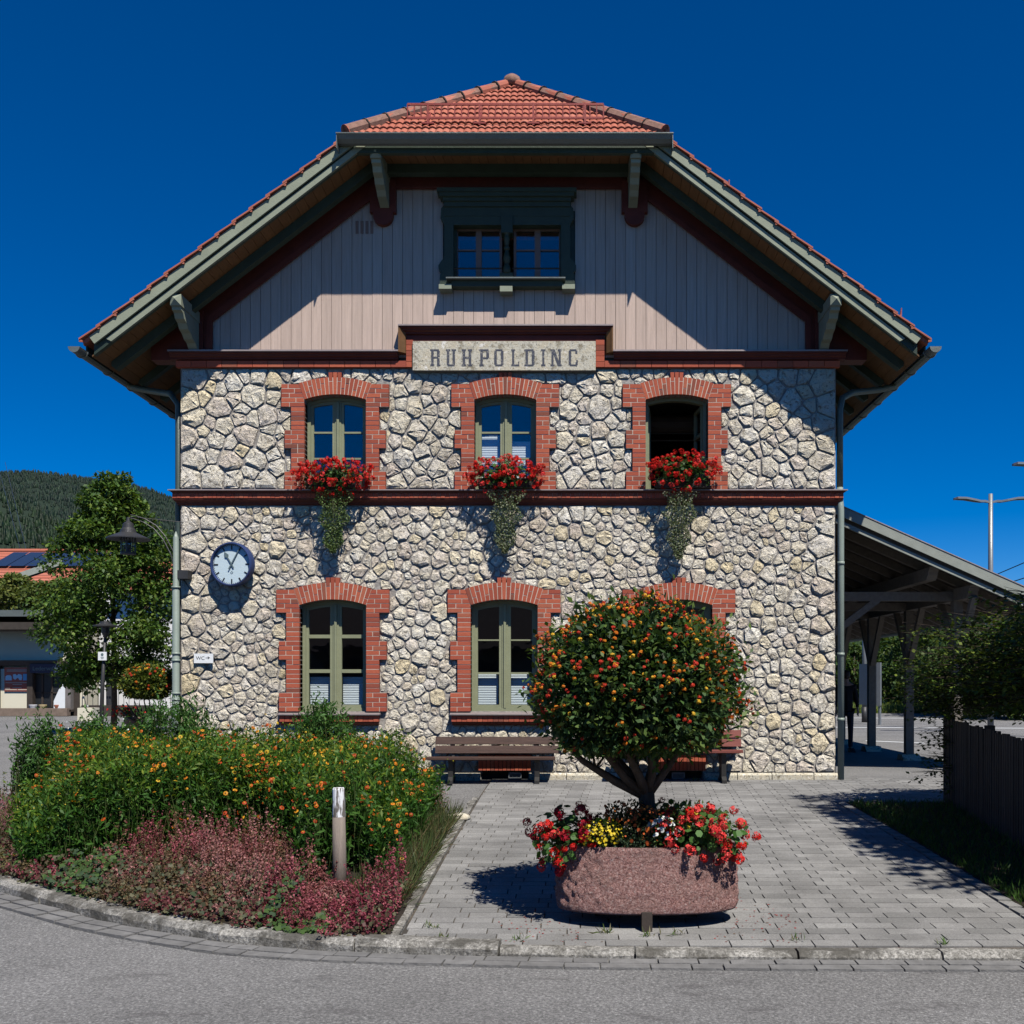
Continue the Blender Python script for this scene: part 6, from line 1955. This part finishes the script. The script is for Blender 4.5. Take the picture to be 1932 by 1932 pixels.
def person():
    x, y = 5.88, 21.8
    root = thing('person', (x, y, 0), 'person in black jacket and dark trousers standing under the platform canopy behind the downspout', 'person')
    def skin(name, vs, es, rs, mat, par=None):
        me = bpy.data.meshes.new(name); me.from_pydata([(x+a, y+b, c) for a, b, c in vs], es, []); me.materials.append(mat)
        o = link(name, me, par or root)
        sk = o.modifiers.new('skin', 'SKIN'); ss = o.modifiers.new('sub', 'SUBSURF'); ss.levels = 1; ss.render_levels = 1
        for i, r in enumerate(rs): me.skin_vertices[0].data[i].radius = (r, r*.85)
        me.skin_vertices[0].data[0].use_root = True
        return o
    def mkskin(name, vs, es, rs, mat):
        me = bpy.data.meshes.new(name); me.from_pydata([(x+a, y+b, c) for a, b, c in vs], es, []); me.materials.append(mat)
        o = link(name, me, root)
        o.modifiers.new('skin', 'SKIN'); ss = o.modifiers.new('sub', 'SUBSURF'); ss.levels = 1; ss.render_levels = 1
        if not me.skin_vertices: return o
        for i, r in enumerate(rs): me.skin_vertices[0].data[i].radius = (r, r*.85)
        me.skin_vertices[0].data[0].use_root = True
        return o
    V = [(0,0,.95), (0,0,1.1), (0,.01,1.28), (0,.01,1.42), (0,-.005,1.50), (0,-.01,1.58), (0,-.015,1.66),
         (.17,.01,1.40), (.22,.02,1.14), (.23,-.05,.92), (.235,-.07,.84), (-.17,.01,1.40), (-.22,.02,1.14), (-.22,-.04,.92), (-.225,-.06,.84),
         (.09,0,.86), (.095,-.01,.48), (.10,.02,.09), (.11,-.10,.03), (-.09,0,.86), (-.10,.01,.48), (-.11,.04,.09), (-.13,-.08,.03)]
    E = [(0,1), (1,2), (2,3), (3,4), (4,5), (5,6), (3,7), (7,8), (8,9), (9,10), (3,11), (11,12), (12,13), (13,14), (0,15), (15,16), (16,17), (17,18), (0,19), (19,20), (20,21), (21,22)]
    Rr = [.10, .095, .11, .10, .05, .075, .07, .06, .042, .03, .028, .06, .042, .03, .028, .09, .055, .038, .04, .09, .055, .038, .04]
    for s in (1, -1):
        b = 10 if s > 0 else 14; hx, hy, hz = V[b]
        for i in range(5):
            k = len(V); dx = (-.02+.013*i) if i else -.035
            V.append((hx+dx*s*.6, hy-.01+.012*i, hz-.05-(0 if i else -.02))); V.append((hx+dx*s*.7, hy-.015+.012*i, hz-.085+(.01 if i in (1, 4) else 0)+(0 if i else .03)))
            E += [(b, k), (k, k+1)]; Rr += [.010, .008]
    mkskin('body', V, E, Rr, MT['skin'])
    mkskin('jacket', [(0,0,.80), (0,0,1.1), (0,.01,1.28), (0,.01,1.43), (.17,.01,1.40), (.225,.02,1.14), (.235,-.04,.93), (-.17,.01,1.40), (-.225,.02,1.14), (-.225,-.03,.93)],
           [(0,1), (1,2), (2,3), (3,4), (4,5), (5,6), (3,7), (7,8), (8,9)], [.165, .155, .165, .13, .08, .062, .048, .08, .062, .048], MT['cloth'])
    mkskin('trousers', [(0,0,.94), (.09,0,.85), (.095,-.01,.48), (.10,.02,.08), (-.09,0,.85), (-.10,.01,.48), (-.11,.04,.08)], [(0,1), (1,2), (2,3), (0,4), (4,5), (5,6)], [.145, .105, .075, .06, .105, .075, .06], MT['denim'])
    for sx, yy in ((.105, -.06), (-.12, -.04)):
        mk('shoe', MB().prism_x([(y+yy-.13, 0), (y+yy+.13, 0), (y+yy+.13, .08), (y+yy+.02, .09), (y+yy-.10, .05), (y+yy-.13, .03)], x+sx-.045, x+sx+.045), MT['black'], root)
    m = MB().lathe([(.088, 1.56), (.095, 1.62), (.092, 1.68), (.07, 1.725), (.0, 1.745)], (x, y+.02, 0), 14); mk('hair', m, MT['hair'], root, smooth=True)
    m = MB()
    m.lathe([(.012, 1.60), (.016, 1.585)], (x, y-.088, 0), 6); mk('nose', m, MT['skin'], root)
    m = MB()
    for s in (-1, 1): m.box(x+s*.03-.01, x+s*.03+.01, y-.08, y-.072, 1.622, 1.63)
    m.box(x-.022, x+.022, y-.08, y-.073, 1.55, 1.556)
    mk('face', m, MT['hair'], root)
person()

def lamps():
    def head(m, x, y, z, s):
        # flat curved luminaire reaching sideways
        pr = [(0, 0, .03), (.18, .035, .05), (.30, .03, .075), (.45, .055, .12), (.75, .11, .15), (1.0, .12, .13), (1.08, .10, .05)]
        vs = []
        for u, h, w in pr:
            t = .028 if u > .2 else .03
            for a, b in ((-1, -1), (1, -1), (1, 1), (-1, 1)): vs.append((x+s*u, y+a*w, z+h+b*t))
        fs = [(0,1,2,3), (24,27,26,25)]
        for i in range(len(pr)-1):
            for k in range(4): fs.append((i*4+k, (i+1)*4+k, (i+1)*4+(k+1) % 4, i*4+(k+1) % 4))
        m.add(vs, fs)
    for px, y, zt, lab in ((1869, 30, WZ(948, 30), 'tall grey double armed street lamp standing against the sky beyond the canopy'), (1988, 27, WZ(884, 27), 'street lamp whose dark tip just enters the picture at the right edge')):
        x = WX(px, y)
        root = thing('street_lamp', (x, y, 0), lab, 'street lamp', 'double street lamps by the platform')
        mk('pole', MB().tube([(x, y, 0), (x, y, zt*.6), (x, y, zt+.25)], [.09, .075, .06], 10), MT['grey'], root, smooth=True)
        for s in (-1, 1):
            m = MB(); head(m, x, y, zt, s); mk('lamp_head', m, MT['grey'], root)
    x = WX(1631, 37)
    root = thing('grey_pole', (x, 37, 0), 'plain pale grey pole with dark base behind the first canopy post', 'pole')
    mk('shaft', MB().tube([(x, 37, .55), (x, 37, 4.6)], [.085, .075], 10), MT['grey'], root, smooth=True)
    mk('base', MB().tube([(x, 37, 0), (x, 37, .56)], .10, 10), MT['dgrey'], root, smooth=True)
    x, y = WX(1661, 35), 35
    root = thing('notice_board', (x, y, 0), 'narrow grey notice board seen nearly edge on beyond the canopy posts', 'board')
    mk('panel', MB().beam((x-.10, y+.0, 1.38), (x-.1-.55*.6, y+.9, 1.38), .10, 1.42), MT['grey'], root)
    mk('frame', MB().beam((x+.0, y-.06, 1.38), (x-.10, y+.02, 1.38), .12, 1.5), MT['grey'], root)
    mk('post', MB().tube([(x-.02, y, 0), (x-.02, y, .7)], .05, 8), MT['grey'], root)
    # overhead wires
    for i, (a, b) in enumerate((((1840, 1101), (1990, 1037)), ((1850, 1117), (1990, 1072)))):
        p, q = Vector(W(*a, 46)), Vector(W(*b, 40))
        mk('overhead_wire', MB().tube([p-(q-p)*.6, p, q, q+(q-p)*.6], .022, 4), MT['black'], label=['upper overhead railway wire beyond the canopy', 'lower overhead railway wire beyond the canopy'][i], cat='wire', group='overhead railway wires')
    p = Vector(W(1880, 1084, 44.4)); mk('wire_dropper', MB().tube([p, p-Vector((0, 0, .55))], .02, 4), MT['black'], label='short vertical dropper hanging between the two overhead wires', cat='wire')
lamps()

# ================================================================ LEFT: SMALL LAMP POST, SHOP, HOUSE
def small_lamp():
    y = 25.5; X = lambda px: WX(px, y); Z = lambda py: WZ(py, y)
    root = thing('lamp_post', (X(190), y, 0), 'slim dark lamp post with flat disc hood and a small white sign by the shop', 'lamp')
    m = MB().tube([(X(190.5), y, 0), (X(193), y, Z(1300)), (X(198.5), y, Z(1200))], [.06, .05, .035], 8); mk('pole', m, MT['dgrey'], root, smooth=True)
    c = (X(199), y, 0)
    mk('lamp_shade', MB().lathe([(.02, Z(1172)), (.12, Z(1173)), (.13, Z(1177)), (.29, Z(1180)), (.29, Z(1182)), (.10, Z(1184)), (.09, Z(1194)), (.04, Z(1203))], c, 18), MT['dgrey'], root)
    s = mk('sign', MB().box(X(188), X(204), y-.09, y-.07, Z(1246), Z(1230)), MT['wpaint'], root)
    m = MB(); m.lathe([(.035, 0), (.035, .004)], (0, 0, 0), 10)
    m.v = [(X(196)+a, y-.092-c_, Z(1235)+b) for a, b, c_ in m.v]
    m.box(X(193), X(199), y-.094, y-.09, Z(1240.5), Z(1239.5)); m.box(X(193.5), X(198.5), y-.094, y-.09, Z(1243), Z(1242.2))
    mk('sign_print', m, MT['handgrey'], s)
small_lamp()

def shop():
    y = 44; X = lambda px: WX(px, y); Z = lambda py: WZ(py, y)
    root = thing('shop_building', (X(60), y, 0), 'low cream shop with deep flat roof, display window and brown poster at the left edge', 'building')
    w = 6.0
    m = MB(); m.box(X(-420), X(154), y, y+w, -.1, Z(1180)); mk('wall', m, MT['render'], root)
    mk('roof', MB().box(X(-430), WX(96, y-1.7), y-1.7, y+w, Z(1166)-.02, Z(1166)+.02+.0), MT['dwood'], root)
    mk('roof_edge', MB().box(X(-430), WX(98, y-1.8), y-1.8, y-1.7, WZ(1163, y-1.8), WZ(1151, y-1.8)), MT['metal'], root)
    mk('ceiling', MB().box(X(-430), WX(96, y-1.7), y-1.7, y, Z(1178)-.3, Z(1178)), MT['underboard'], root)
    mk('beam', MB().box(X(-400), X(145), y-.35, y-.02, Z(1256), Z(1246)), MT['dwood'], root)
    for px in (2, 64, 152): mk('timber_post', MB().box(X(px)-.12, X(px)+.12, y-.35, y-.1, 0, Z(1256)), MT['dwood'], root)
    mk('board_panel', MB().box(X(5), X(61), y-.25, y-.2, Z(1341), Z(1262)), MT['render'], root)
    # poster
    X2 = lambda u: WX(u*.12422*.8564, y-.3); Z2 = lambda v: WZ((1430+v*.12422)*.8564, y-.3)
    p = thing('poster', (X2(300), y-.3, Z2(750)), 'reddish brown poster with white pictures and lines of print on the cream panel', 'poster')
    mk('sheet', MB().box(X2(78), X2(540), y-.3, y-.27, Z2(752), Z2(325)), simple('poster_brown', (.20,.055,.045), .6, .1), p)
    pr = MT['wpaint']
    m = MB(); m.prism([(X2(98), Z2(555)), (X2(210), Z2(555)), (X2(210), Z2(490)), (X2(185), Z2(462)), (X2(125), Z2(462)), (X2(98), Z2(490))], y-.31, y-.3); mk('picture', m, pr, p)
    m = MB(); m.prism([(X2(230), Z2(450)), (X2(275), Z2(440)), (X2(300), Z2(470)), (X2(330), Z2(440)), (X2(385), Z2(455)), (X2(395), Z2(500)), (X2(385), Z2(550)), (X2(345), Z2(550)), (X2(320), Z2(505)), (X2(270), Z2(545)), (X2(235), Z2(520))], y-.31, y-.3); mk('picture', m, pr, p)
    mk('picture', MB().box(X2(410), X2(515), y-.31, y-.3, Z2(555), Z2(440)), simple('poster_blue', (.18,.42,.62), .6, .1), p)
    m = MB()
    for v in (355, 375, 395): m.box(X2(120), X2(500), y-.308, y-.3, Z2(v+6), Z2(v))
    for u0, u1, v in ((100, 485, 592), (225, 390, 622), (225, 385, 682), (95, 180, 690), (95, 300, 715), (320, 490, 715)): m.box(X2(u0), X2(u1), y-.308, y-.3, Z2(v+9), Z2(v))
    mk('print', m, MT['render'], p)
    # display window
    mk('shop_window', MB().box(X(66), X(122), y-.06, y-.03, Z(1334), Z(1272)), MT['black'], root)
    for px in (82, 100, 120): mk('glazing_bar', MB().box(X(px)-.04, X(px)+.04, y-.1, y-.06, Z(1334), Z(1272)), MT['dwood'], root)
    mk('glazing_bar', MB().box(X(66), X(122), y-.1, y-.06, Z(1308), Z(1306)), MT['dwood'], root)
    s = mk('shop_sign', MB().box(X(66), X(128), y-.42, y-.36, Z(1270), Z(1253)), simple('shop_sign_blue', (.012,.018,.05), .6, .1), root)
    text('lettering', 'Lederwaren', (X(71), y-.43, Z(1265)), .25, MT['handgrey'], s)
    text('lettering', 'Sport', (X(108), y-.43, Z(1265)), .25, MT['handgrey'], s)
    # leaning grey boards and window shelf
    m = MB().prism([(X(115), Z(1340)), (X(136), Z(1340)), (X(136), Z(1282)), (X(125), Z(1300)), (X(115), Z(1322))], y-.62, y-.5); mk('leaning_panel', m, MT['wpaint'], root)
    mk('corner_board', MB().box(X(136), X(146), y-.6, y-.1, Z(1340), Z(1270)), simple('weathered_shop_board', (.20,.18,.17), .9, .3), root)
    mk('window_shelf', MB().box(X(64), X(148), y-.8, y-.1, Z(1342), Z(1338)), MT['dwood'], root)
    mk('timber_step', MB().box(X(-300), X(148), y-1.0, y-.7, 0.02, .34), simple('weathered_log', (.24,.18,.14), .9, .4), root)
    for i, (px, c) in enumerate(((74, (.5,.5,.52)), (92, (.45,.36,.2)), (120, (.42,.16,.1)))):
        mk('flower_pot', MB().lathe([(.12, Z(1338)), (.17, Z(1330)), (.16, Z(1329))], (X(px), y-.5, 0), 10), simple('pot_colour', c, .7, .2), root)
    # white stucco house part to the right, behind the tree
    root = thing('white_house', (X(240), y+1.5, 0), 'white rendered building wing with iron railing behind the tree', 'building')
    mk('wall', MB().box(X(156), X(420), y+1.5, y+7, -.1, Z(1108)), MT['white'], root)
    mk('roof', MB().prism_x([(y+.8, Z(1104)), (y+4, Z(1040)), (y+7.6, Z(1104)), (y+7.6, Z(1110)), (y+.8, Z(1110))], X(190), X(430)), MT['tile'], root)
    mk('base_wall', MB().box(X(166), X(300), y-.6, y-.4, 0, Z(1330)), MT['dwood'], root)
    for px in (232, 262): f = mk('window', MB().box(X(px), X(px+14), y+1.44, y+1.5, Z(1285), Z(1255)), MT['winframe'], root); mk('pane', MB().box(X(px+2), X(px+12), y+1.42, y+1.44, Z(1283), Z(1257)), MT['black'], f)
    m = MB()
    for i in range(24): x = X(166)+i*.22; m.tube([(x, y-.5, Z(1332)), (x, y-.5, Z(1300))], .012, 4)
    m.box(X(166), X(166)+5.1, y-.52, y-.48, Z(1301), Z(1299.5))
    mk('railing', m, MT['dgrey'], root)
    mk('corner_post', MB().box(X(206), X(215), y-.3, y-.0, 0, Z(1262)), MT['dgrey'], root)
    r = thing('cream_pillar', (X(148), y-.3, 0), 'sunlit cream wall pillar beside the shop window', 'pillar')
    mk('pillar', MB().box(X(147), X(165), y-.3, y+.5, 0, Z(1180)), MT['render'], r)
    # concrete bollard block in front
    r = thing('concrete_block', (X(154), 38, 0), 'pale square concrete block between the flower bed shrubs and the shop', 'block')
    mk('block', MB().box(WX(146, 38), WX(176, 38), 38, 38.5, 0, WZ(1350, 38)+.28), MT['render'], r)
shop()

def red_house():
    y = 62; X = lambda px: WX(px, y); Z = lambda py: WZ(py, y)
    root = thing('red_roofed_house', (X(60), y, 0), 'house with red tiled roof carrying four solar panels at the left edge', 'house')
    zr, ze = WZ(1040, y+5), Z(1112)
    mk('wall', MB().box(X(-200), X(140), y+.6, y+11, 0, ze), MT['render'], root)
    # gable side towards the right, slanted like the photo shows
    mk('roof', MB().prism_x([(y-.3, ze-.1), (y+5, zr), (y+11.5, ze), (y+11.5, ze-.2), (y+5, zr-.2), (y-.3, ze-.3)], X(-210), X(152)), MT['tile'], root)
    m = MB()
    for k in range(14):
        t = k/14; m.prism_x([(y-.35+5.3*t, ze-.06+(zr-ze)*t+.06), (y-.35+5.3*(t+.09), ze-.1+(zr-ze)*(t+.09)), (y-.35+5.3*t, ze-.1+(zr-ze)*t)], X(-210), X(152))
    mk('tile_courses', m, MT['tile'], root, kind='stuff')
    mk('ridge', MB().tube([(X(-210), y+5, zr+.02), (X(154), y+5, zr+.02)], .14, 8), MT['tile'], root)
    for k in range(6):
        t0, t1 = .52, .90
        x0 = X(-62+34*k); x1 = X(-62+34*(k+1))-.06
        pts = []
        for t in (t0, t1):
            yy = y-.35+5.3*t; zz = ze+(zr-ze)*t+.16
            pts += [(x0+(t-t0)*1.1, yy, zz), (x1+(t-t0)*1.1, yy, zz)]
        mk('solar_panel', MB().add([pts[0], pts[1], pts[3], pts[2]], [(0,1,2,3)]), MT['solar'], root)
    m = MB().beam((X(40), y-3, Z(1112)), (X(132), y-1, Z(1063)), .25, .35); mk('bargeboard', m, MT['canopygreen'], root)
    m = MB().beam((X(38), y-2.9, Z(1117)), (X(132), y-.9, Z(1069)), .2, .2); mk('bargeboard', m, MT['dwood'], root)
red_house()

# ---------------- trees
def leaf_tree(name, label, x, y, zt, zc0, rx, n, cols, ls, trunk_r=.11, seed=1, base=0.0, shape=None, group=None, clumps=46):
    root = thing(name, (x, y, base), label, 'tree', group)
    rr = np.random.default_rng(seed)
    H = zt-zc0
    cc = []
    for i in range(clumps):
        t = rr.uniform(0, 1); w = shape(t) if shape else math.sin(math.pi*min(1, t*.85+.15))**.7
        a = rr.uniform(0, 6.283); q = rr.uniform(.35, 1.0)
        cc.append((x+math.cos(a)*rx*w*q, y+math.sin(a)*rx*w*q, zc0+H*t, rx*(.20+.16*rr.uniform())*(.45+.55*w)))
    cc = np.array(cc)
    idx = rr.integers(0, len(cc), n)
    d = unit(rr.normal(size=(n, 3))); f = rr.uniform(.45, 1.0, (n, 1))
    P = cc[idx, :3]+d*f*cc[idx, 3:4]*np.array([1.15, 1.15, .75])
    cl = Cloud(); cl.add(leaves(P, rr.uniform(*ls, n), .62, d*.5+np.array([0, 0, -.35]), .8, .9, .06), pick(cols, n, .3))
    m = MB()
    m.tube([(x, y, base), (x+.03, y, (base+zc0)/2), (x, y, zc0+H*.35), (x, y, zt-.1*H)], [trunk_r, trunk_r*.85, trunk_r*.6, .02], 8)
    for c in cc[:16]: m.tube([(x, y, zc0+(c[2]-zc0)*.55), tuple(c[:3])], [trunk_r*.3, .012], 5)
    mk('trunk', m, MT['bark'], root, smooth=True)
    link('crown', cl.mesh('crown', MT['leaf']), root)
lime = [(.055,.11,.02), (.075,.145,.024), (.04,.085,.02), (.12,.175,.03)]
yl = 29
leaf_tree('linden_tree', 'young leafy linden tree with slender pointed top left of the station', WX(214, yl), yl, WZ(905, yl), WZ(1285, yl), (WX(335, yl)-WX(83, yl))/2, 42000, lime, (.09, .16), .10, 5, shape=lambda t: 1.0-.80*((t-.3)/.7)**1.7 if t > .3 else .78+.7*t, clumps=170)
leaf_tree('round_bush', 'olive green bushy tree in front of the red roofed house', WX(30, 52), 52, WZ(1092, 52), WZ(1150, 52), 2.2, 7000, [(.10,.13,.03), (.07,.10,.02), (.14,.15,.04)], (.16, .28), .12, 8)
leaf_tree('round_bush', 'olive green shrub under the slanting bargeboard of the red roofed house', WX(110, 50), 50, WZ(1098, 50), WZ(1158, 50), 1.7, 5000, [(.09,.12,.03), (.07,.10,.02)], (.16, .28), .12, 9)
dk = [(.035,.07,.016), (.05,.095,.02), (.025,.05,.014), (.075,.11,.02)]
for i, (px, y, ptop, pb, r, lab) in enumerate(((1612, 56, 1222, 1335, 2.6, 'dense green tree just right of the downspout beyond the platform'), (1688, 58, 1210, 1335, 2.4, 'green tree between the two canopy posts beyond the platform'), (1745, 52, 1172, 1325, 2.6, 'leafy tree right of the nearer canopy post'), (1800, 46, 1160, 1320, 2.4, 'tall bushy tree showing below the canopy eaves'), (1865, 42, 1150, 1310, 2.6, 'dark tree touching the canopy end near the right edge'), (1935, 40, 1120, 1310, 2.6, 'dark tree at the right edge behind the beech hedge'), (1655, 64, 1200, 1335, 3.0, 'dark tree standing behind the notice board'), (1720, 66, 1195, 1335, 3.0, 'dark tree farther back behind the canopy posts'))):
    leaf_tree('leafy_tree', lab, WX(px, y), y, WZ(ptop, y), .3, r, 6000, dk, (.16, .30), .12, 20+i, group='trees beyond the platform', clumps=40)
def hut():
    y = 49; X = lambda px: WX(px, y); Z = lambda py: WZ(py, y)
    root = thing('small_hut', (X(1750), y, 0), 'small grey gabled hut behind pale boards in the grass beyond the platform', 'hut')
    mk('wall', MB().prism([(X(1742), 0), (X(1776), 0), (X(1776), Z(1331)), (X(1759), Z(1318)), (X(1742), Z(1331))], y+.4, y+2), MT['dgrey'], root)
    for k in range(12): mk('board', MB().box(X(1720)+k*.13, X(1720)+k*.13+.11, y, y+.05, 0, Z(1330)+rnd.uniform(-.03, .03)), MT['render'], root)
hut()
def tall_grass():
    n = 22000; X = nr.uniform(9, 26, n); Y = nr.uniform(47.0, 52, n); cl = Cloud()
    cl.add(leaves(np.stack([X, Y, np.zeros(n)], 1), nr.uniform(.15, .5, n), .12, np.array([0, 0, 1]), .4, 0, 0), pick([(.12,.17,.03), (.09,.14,.03), (.17,.19,.06)], n))
    link('grass', cl.mesh('grass', MT['leaf']), None, label='strip of tall sunny grass beyond the platform on the right', cat='grass', kind='stuff')
tall_grass()

# ---------------- wooded hills
def hill(name, label, sky, y0, yd, th, ntree, colr, depth=900, seed=3):
    """sky: skyline (px,py) at distance yd; ground rises from y0 to yd"""
    rr = np.random.default_rng(seed)
    sx = np.array([p[0] for p in sky], float); sz = np.array([WZ(p[1], yd) for p in sky])-th*.75
    def hz(X, Y):
        px = HX+F*X/Y
        top = np.interp(px, sx, sz)
        t = np.clip((Y-y0)/(yd-y0), 0, 1)
        u = t**1.15
        back = np.clip(1-(Y-yd)/depth, 0, 1)
        rough = (np.sin(X*.011+Y*.004)+np.sin(X*.023-Y*.009+1))*th*.55*np.sin(np.pi*np.clip(t, 0, 1))
        return top*u*np.where(Y > yd, back, 1)+rough
    ys = np.concatenate([np.linspace(y0, yd, 26), np.linspace(yd+60, yd+depth, 6)])
    pxs = np.linspace(sx[0], sx[-1], 70)
    vs = []; 
    for Y in ys:
        Xr = (pxs-HX)/F*Y; Z = hz(Xr, np.full_like(Xr, Y))
        vs += [(a, Y, b) for a, b in zip(Xr, Z)]
    n = len(pxs); fs = [(j*n+i, j*n+i+1, (j+1)*n+i+1, (j+1)*n+i) for j in range(len(ys)-1) for i in range(n-1)]
    mk('hill', MB().add(vs, fs), MT['forest'], smooth=True, kind='structure')
    px = rr.uniform(sx[0], sx[-1], ntree); Y = y0+(yd+th*2-y0)*rr.uniform(.02, 1, ntree)**.8
    X = (px-HX)/F*Y; Z = hz(X, Y)
    h = th*rr.uniform(.6, 1.15, ntree); r = h*rr.uniform(.20, .30, ntree); k = 7
    ang = np.arange(k)*2*np.pi/k
    con = rr.uniform(0, 1, ntree) < .75
    V = []; Q = []; C = []
    ring = np.stack([X[:, None]+r[:, None]*np.cos(ang), Y[:, None]+r[:, None]*np.sin(ang), np.repeat((Z+h*.08)[:, None], k, 1)], 2)*1.0
    mid = np.stack([X[:, None]+(r*np.where(con, .62, 1.05))[:, None]*np.cos(ang+.4), Y[:, None]+(r*np.where(con, .62, 1.05))[:, None]*np.sin(ang+.4), np.repeat((Z+h*.5)[:, None], k, 1)], 2)
    up = np.stack([X[:, None]+(r*np.where(con, .10, .55))[:, None]*np.cos(ang), Y[:, None]+(r*np.where(con, .10, .55))[:, None]*np.sin(ang), np.repeat((Z+h*np.where(con, 1.0, .85))[:, None], k, 1)], 2)
    allv = np.concatenate([ring, mid, up], 1)
    allv[:, k:2*k] += rr.normal(size=(ntree, k, 3))*(r*.12)[:, None, None]
    V = allv.reshape(-1, 3); o = (np.arange(ntree)*3*k)[:, None]
    q = []
    for lv in (0, 1):
        for i in range(k): q.append(np.stack([np.full(ntree, lv*k+i), np.full(ntree, lv*k+(i+1) % k), np.full(ntree, (lv+1)*k+(i+1) % k), np.full(ntree, (lv+1)*k+i)], 1)+o)
    q.append(np.stack([np.full(ntree, 2*k), np.full(ntree, 2*k+2), np.full(ntree, 2*k+4), np.full(ntree, 2*k+6)], 1)+o)
    Q = np.concatenate(q)
    C = np.repeat(pick(colr, ntree, .35), 3*k, axis=0)
    link(name, npmesh(name, V, Q, MT['leaf'], C), None, label=label, cat='forest', kind='stuff')
fc = [(.010,.024,.016), (.014,.032,.020), (.008,.020,.014), (.018,.036,.018)]
hill('forest', 'dark conifer forest covering the high hill behind the linden tree', [(-700, 905), (-300, 895), (-60, 890), (0, 887), (60, 885), (130, 893), (200, 904), (280, 918), (340, 940), (420, 985), (520, 1060), (640, 1150), (760, 1230)], 500, 3000, 11, 22000, fc, seed=3)
hill('forest', 'nearer dark mixed wood on the slope at the left edge', [(-700, 880), (-200, 905), (0, 925), (60, 948), (120, 985), (200, 1030), (280, 1075), (380, 1130), (500, 1190), (620, 1240)], 520, 1500, 11, 6500, [(.012,.028,.012), (.018,.038,.014), (.010,.022,.010)], 400, 4)
hill('forest', 'dark wooded hill seen under the platform canopy on the right', [(1480, 1120), (1560, 1135), (1610, 1155), (1640, 1185), (1662, 1212), (1685, 1225), (1720, 1215), (1780, 1225), (1880, 1235), (2000, 1240), (2400, 1230)], 250, 1200, 14, 3200, [(.018,.042,.020), (.03,.06,.02), (.014,.032,.016)], 400, 5)
def power_lines():
    for i, (a, b) in enumerate((((0, 893), (38, 1036)), ((14, 890), (49, 1036)))):
        p, q = Vector(W(a[0], a[1], 900)), Vector(W(b[0], b[1], 300))
        mk('power_line', MB().tube([p+(p-q)*.5, p, q], [.22, .18, .06], 4), MT['dgrey'], label=['left of two thin power lines climbing the wooded hill', 'right of two thin power lines climbing the wooded hill'][i], cat='power line', group='power lines over the hill')
power_lines()

# house across the street behind the camera: it is what the lower windows reflect
def opposite_house():
    root = thing('opposite_house', (0, -14, -.37), 'tiled roof house across the street mirrored in the ground floor windows', 'house')
    mk('wall', MB().box(-16, 14, -22, -14, -.4, 3.2), MT['canopywood'], root)
    mk('roof', MB().prism_x([(-12.8, 3.0), (-18, 7.2), (-23.2, 3.0), (-23.2, 2.8), (-12.8, 2.8)], -17, 15), simple('old_brown_tiles', (.09,.06,.05), .9, .4, 8), root)
    for x in (-11, -5, 1, 7): mk('window', MB().box(x, x+1.6, -14, -13.95, 1, 2.4), MT['black'], root)
opposite_house()
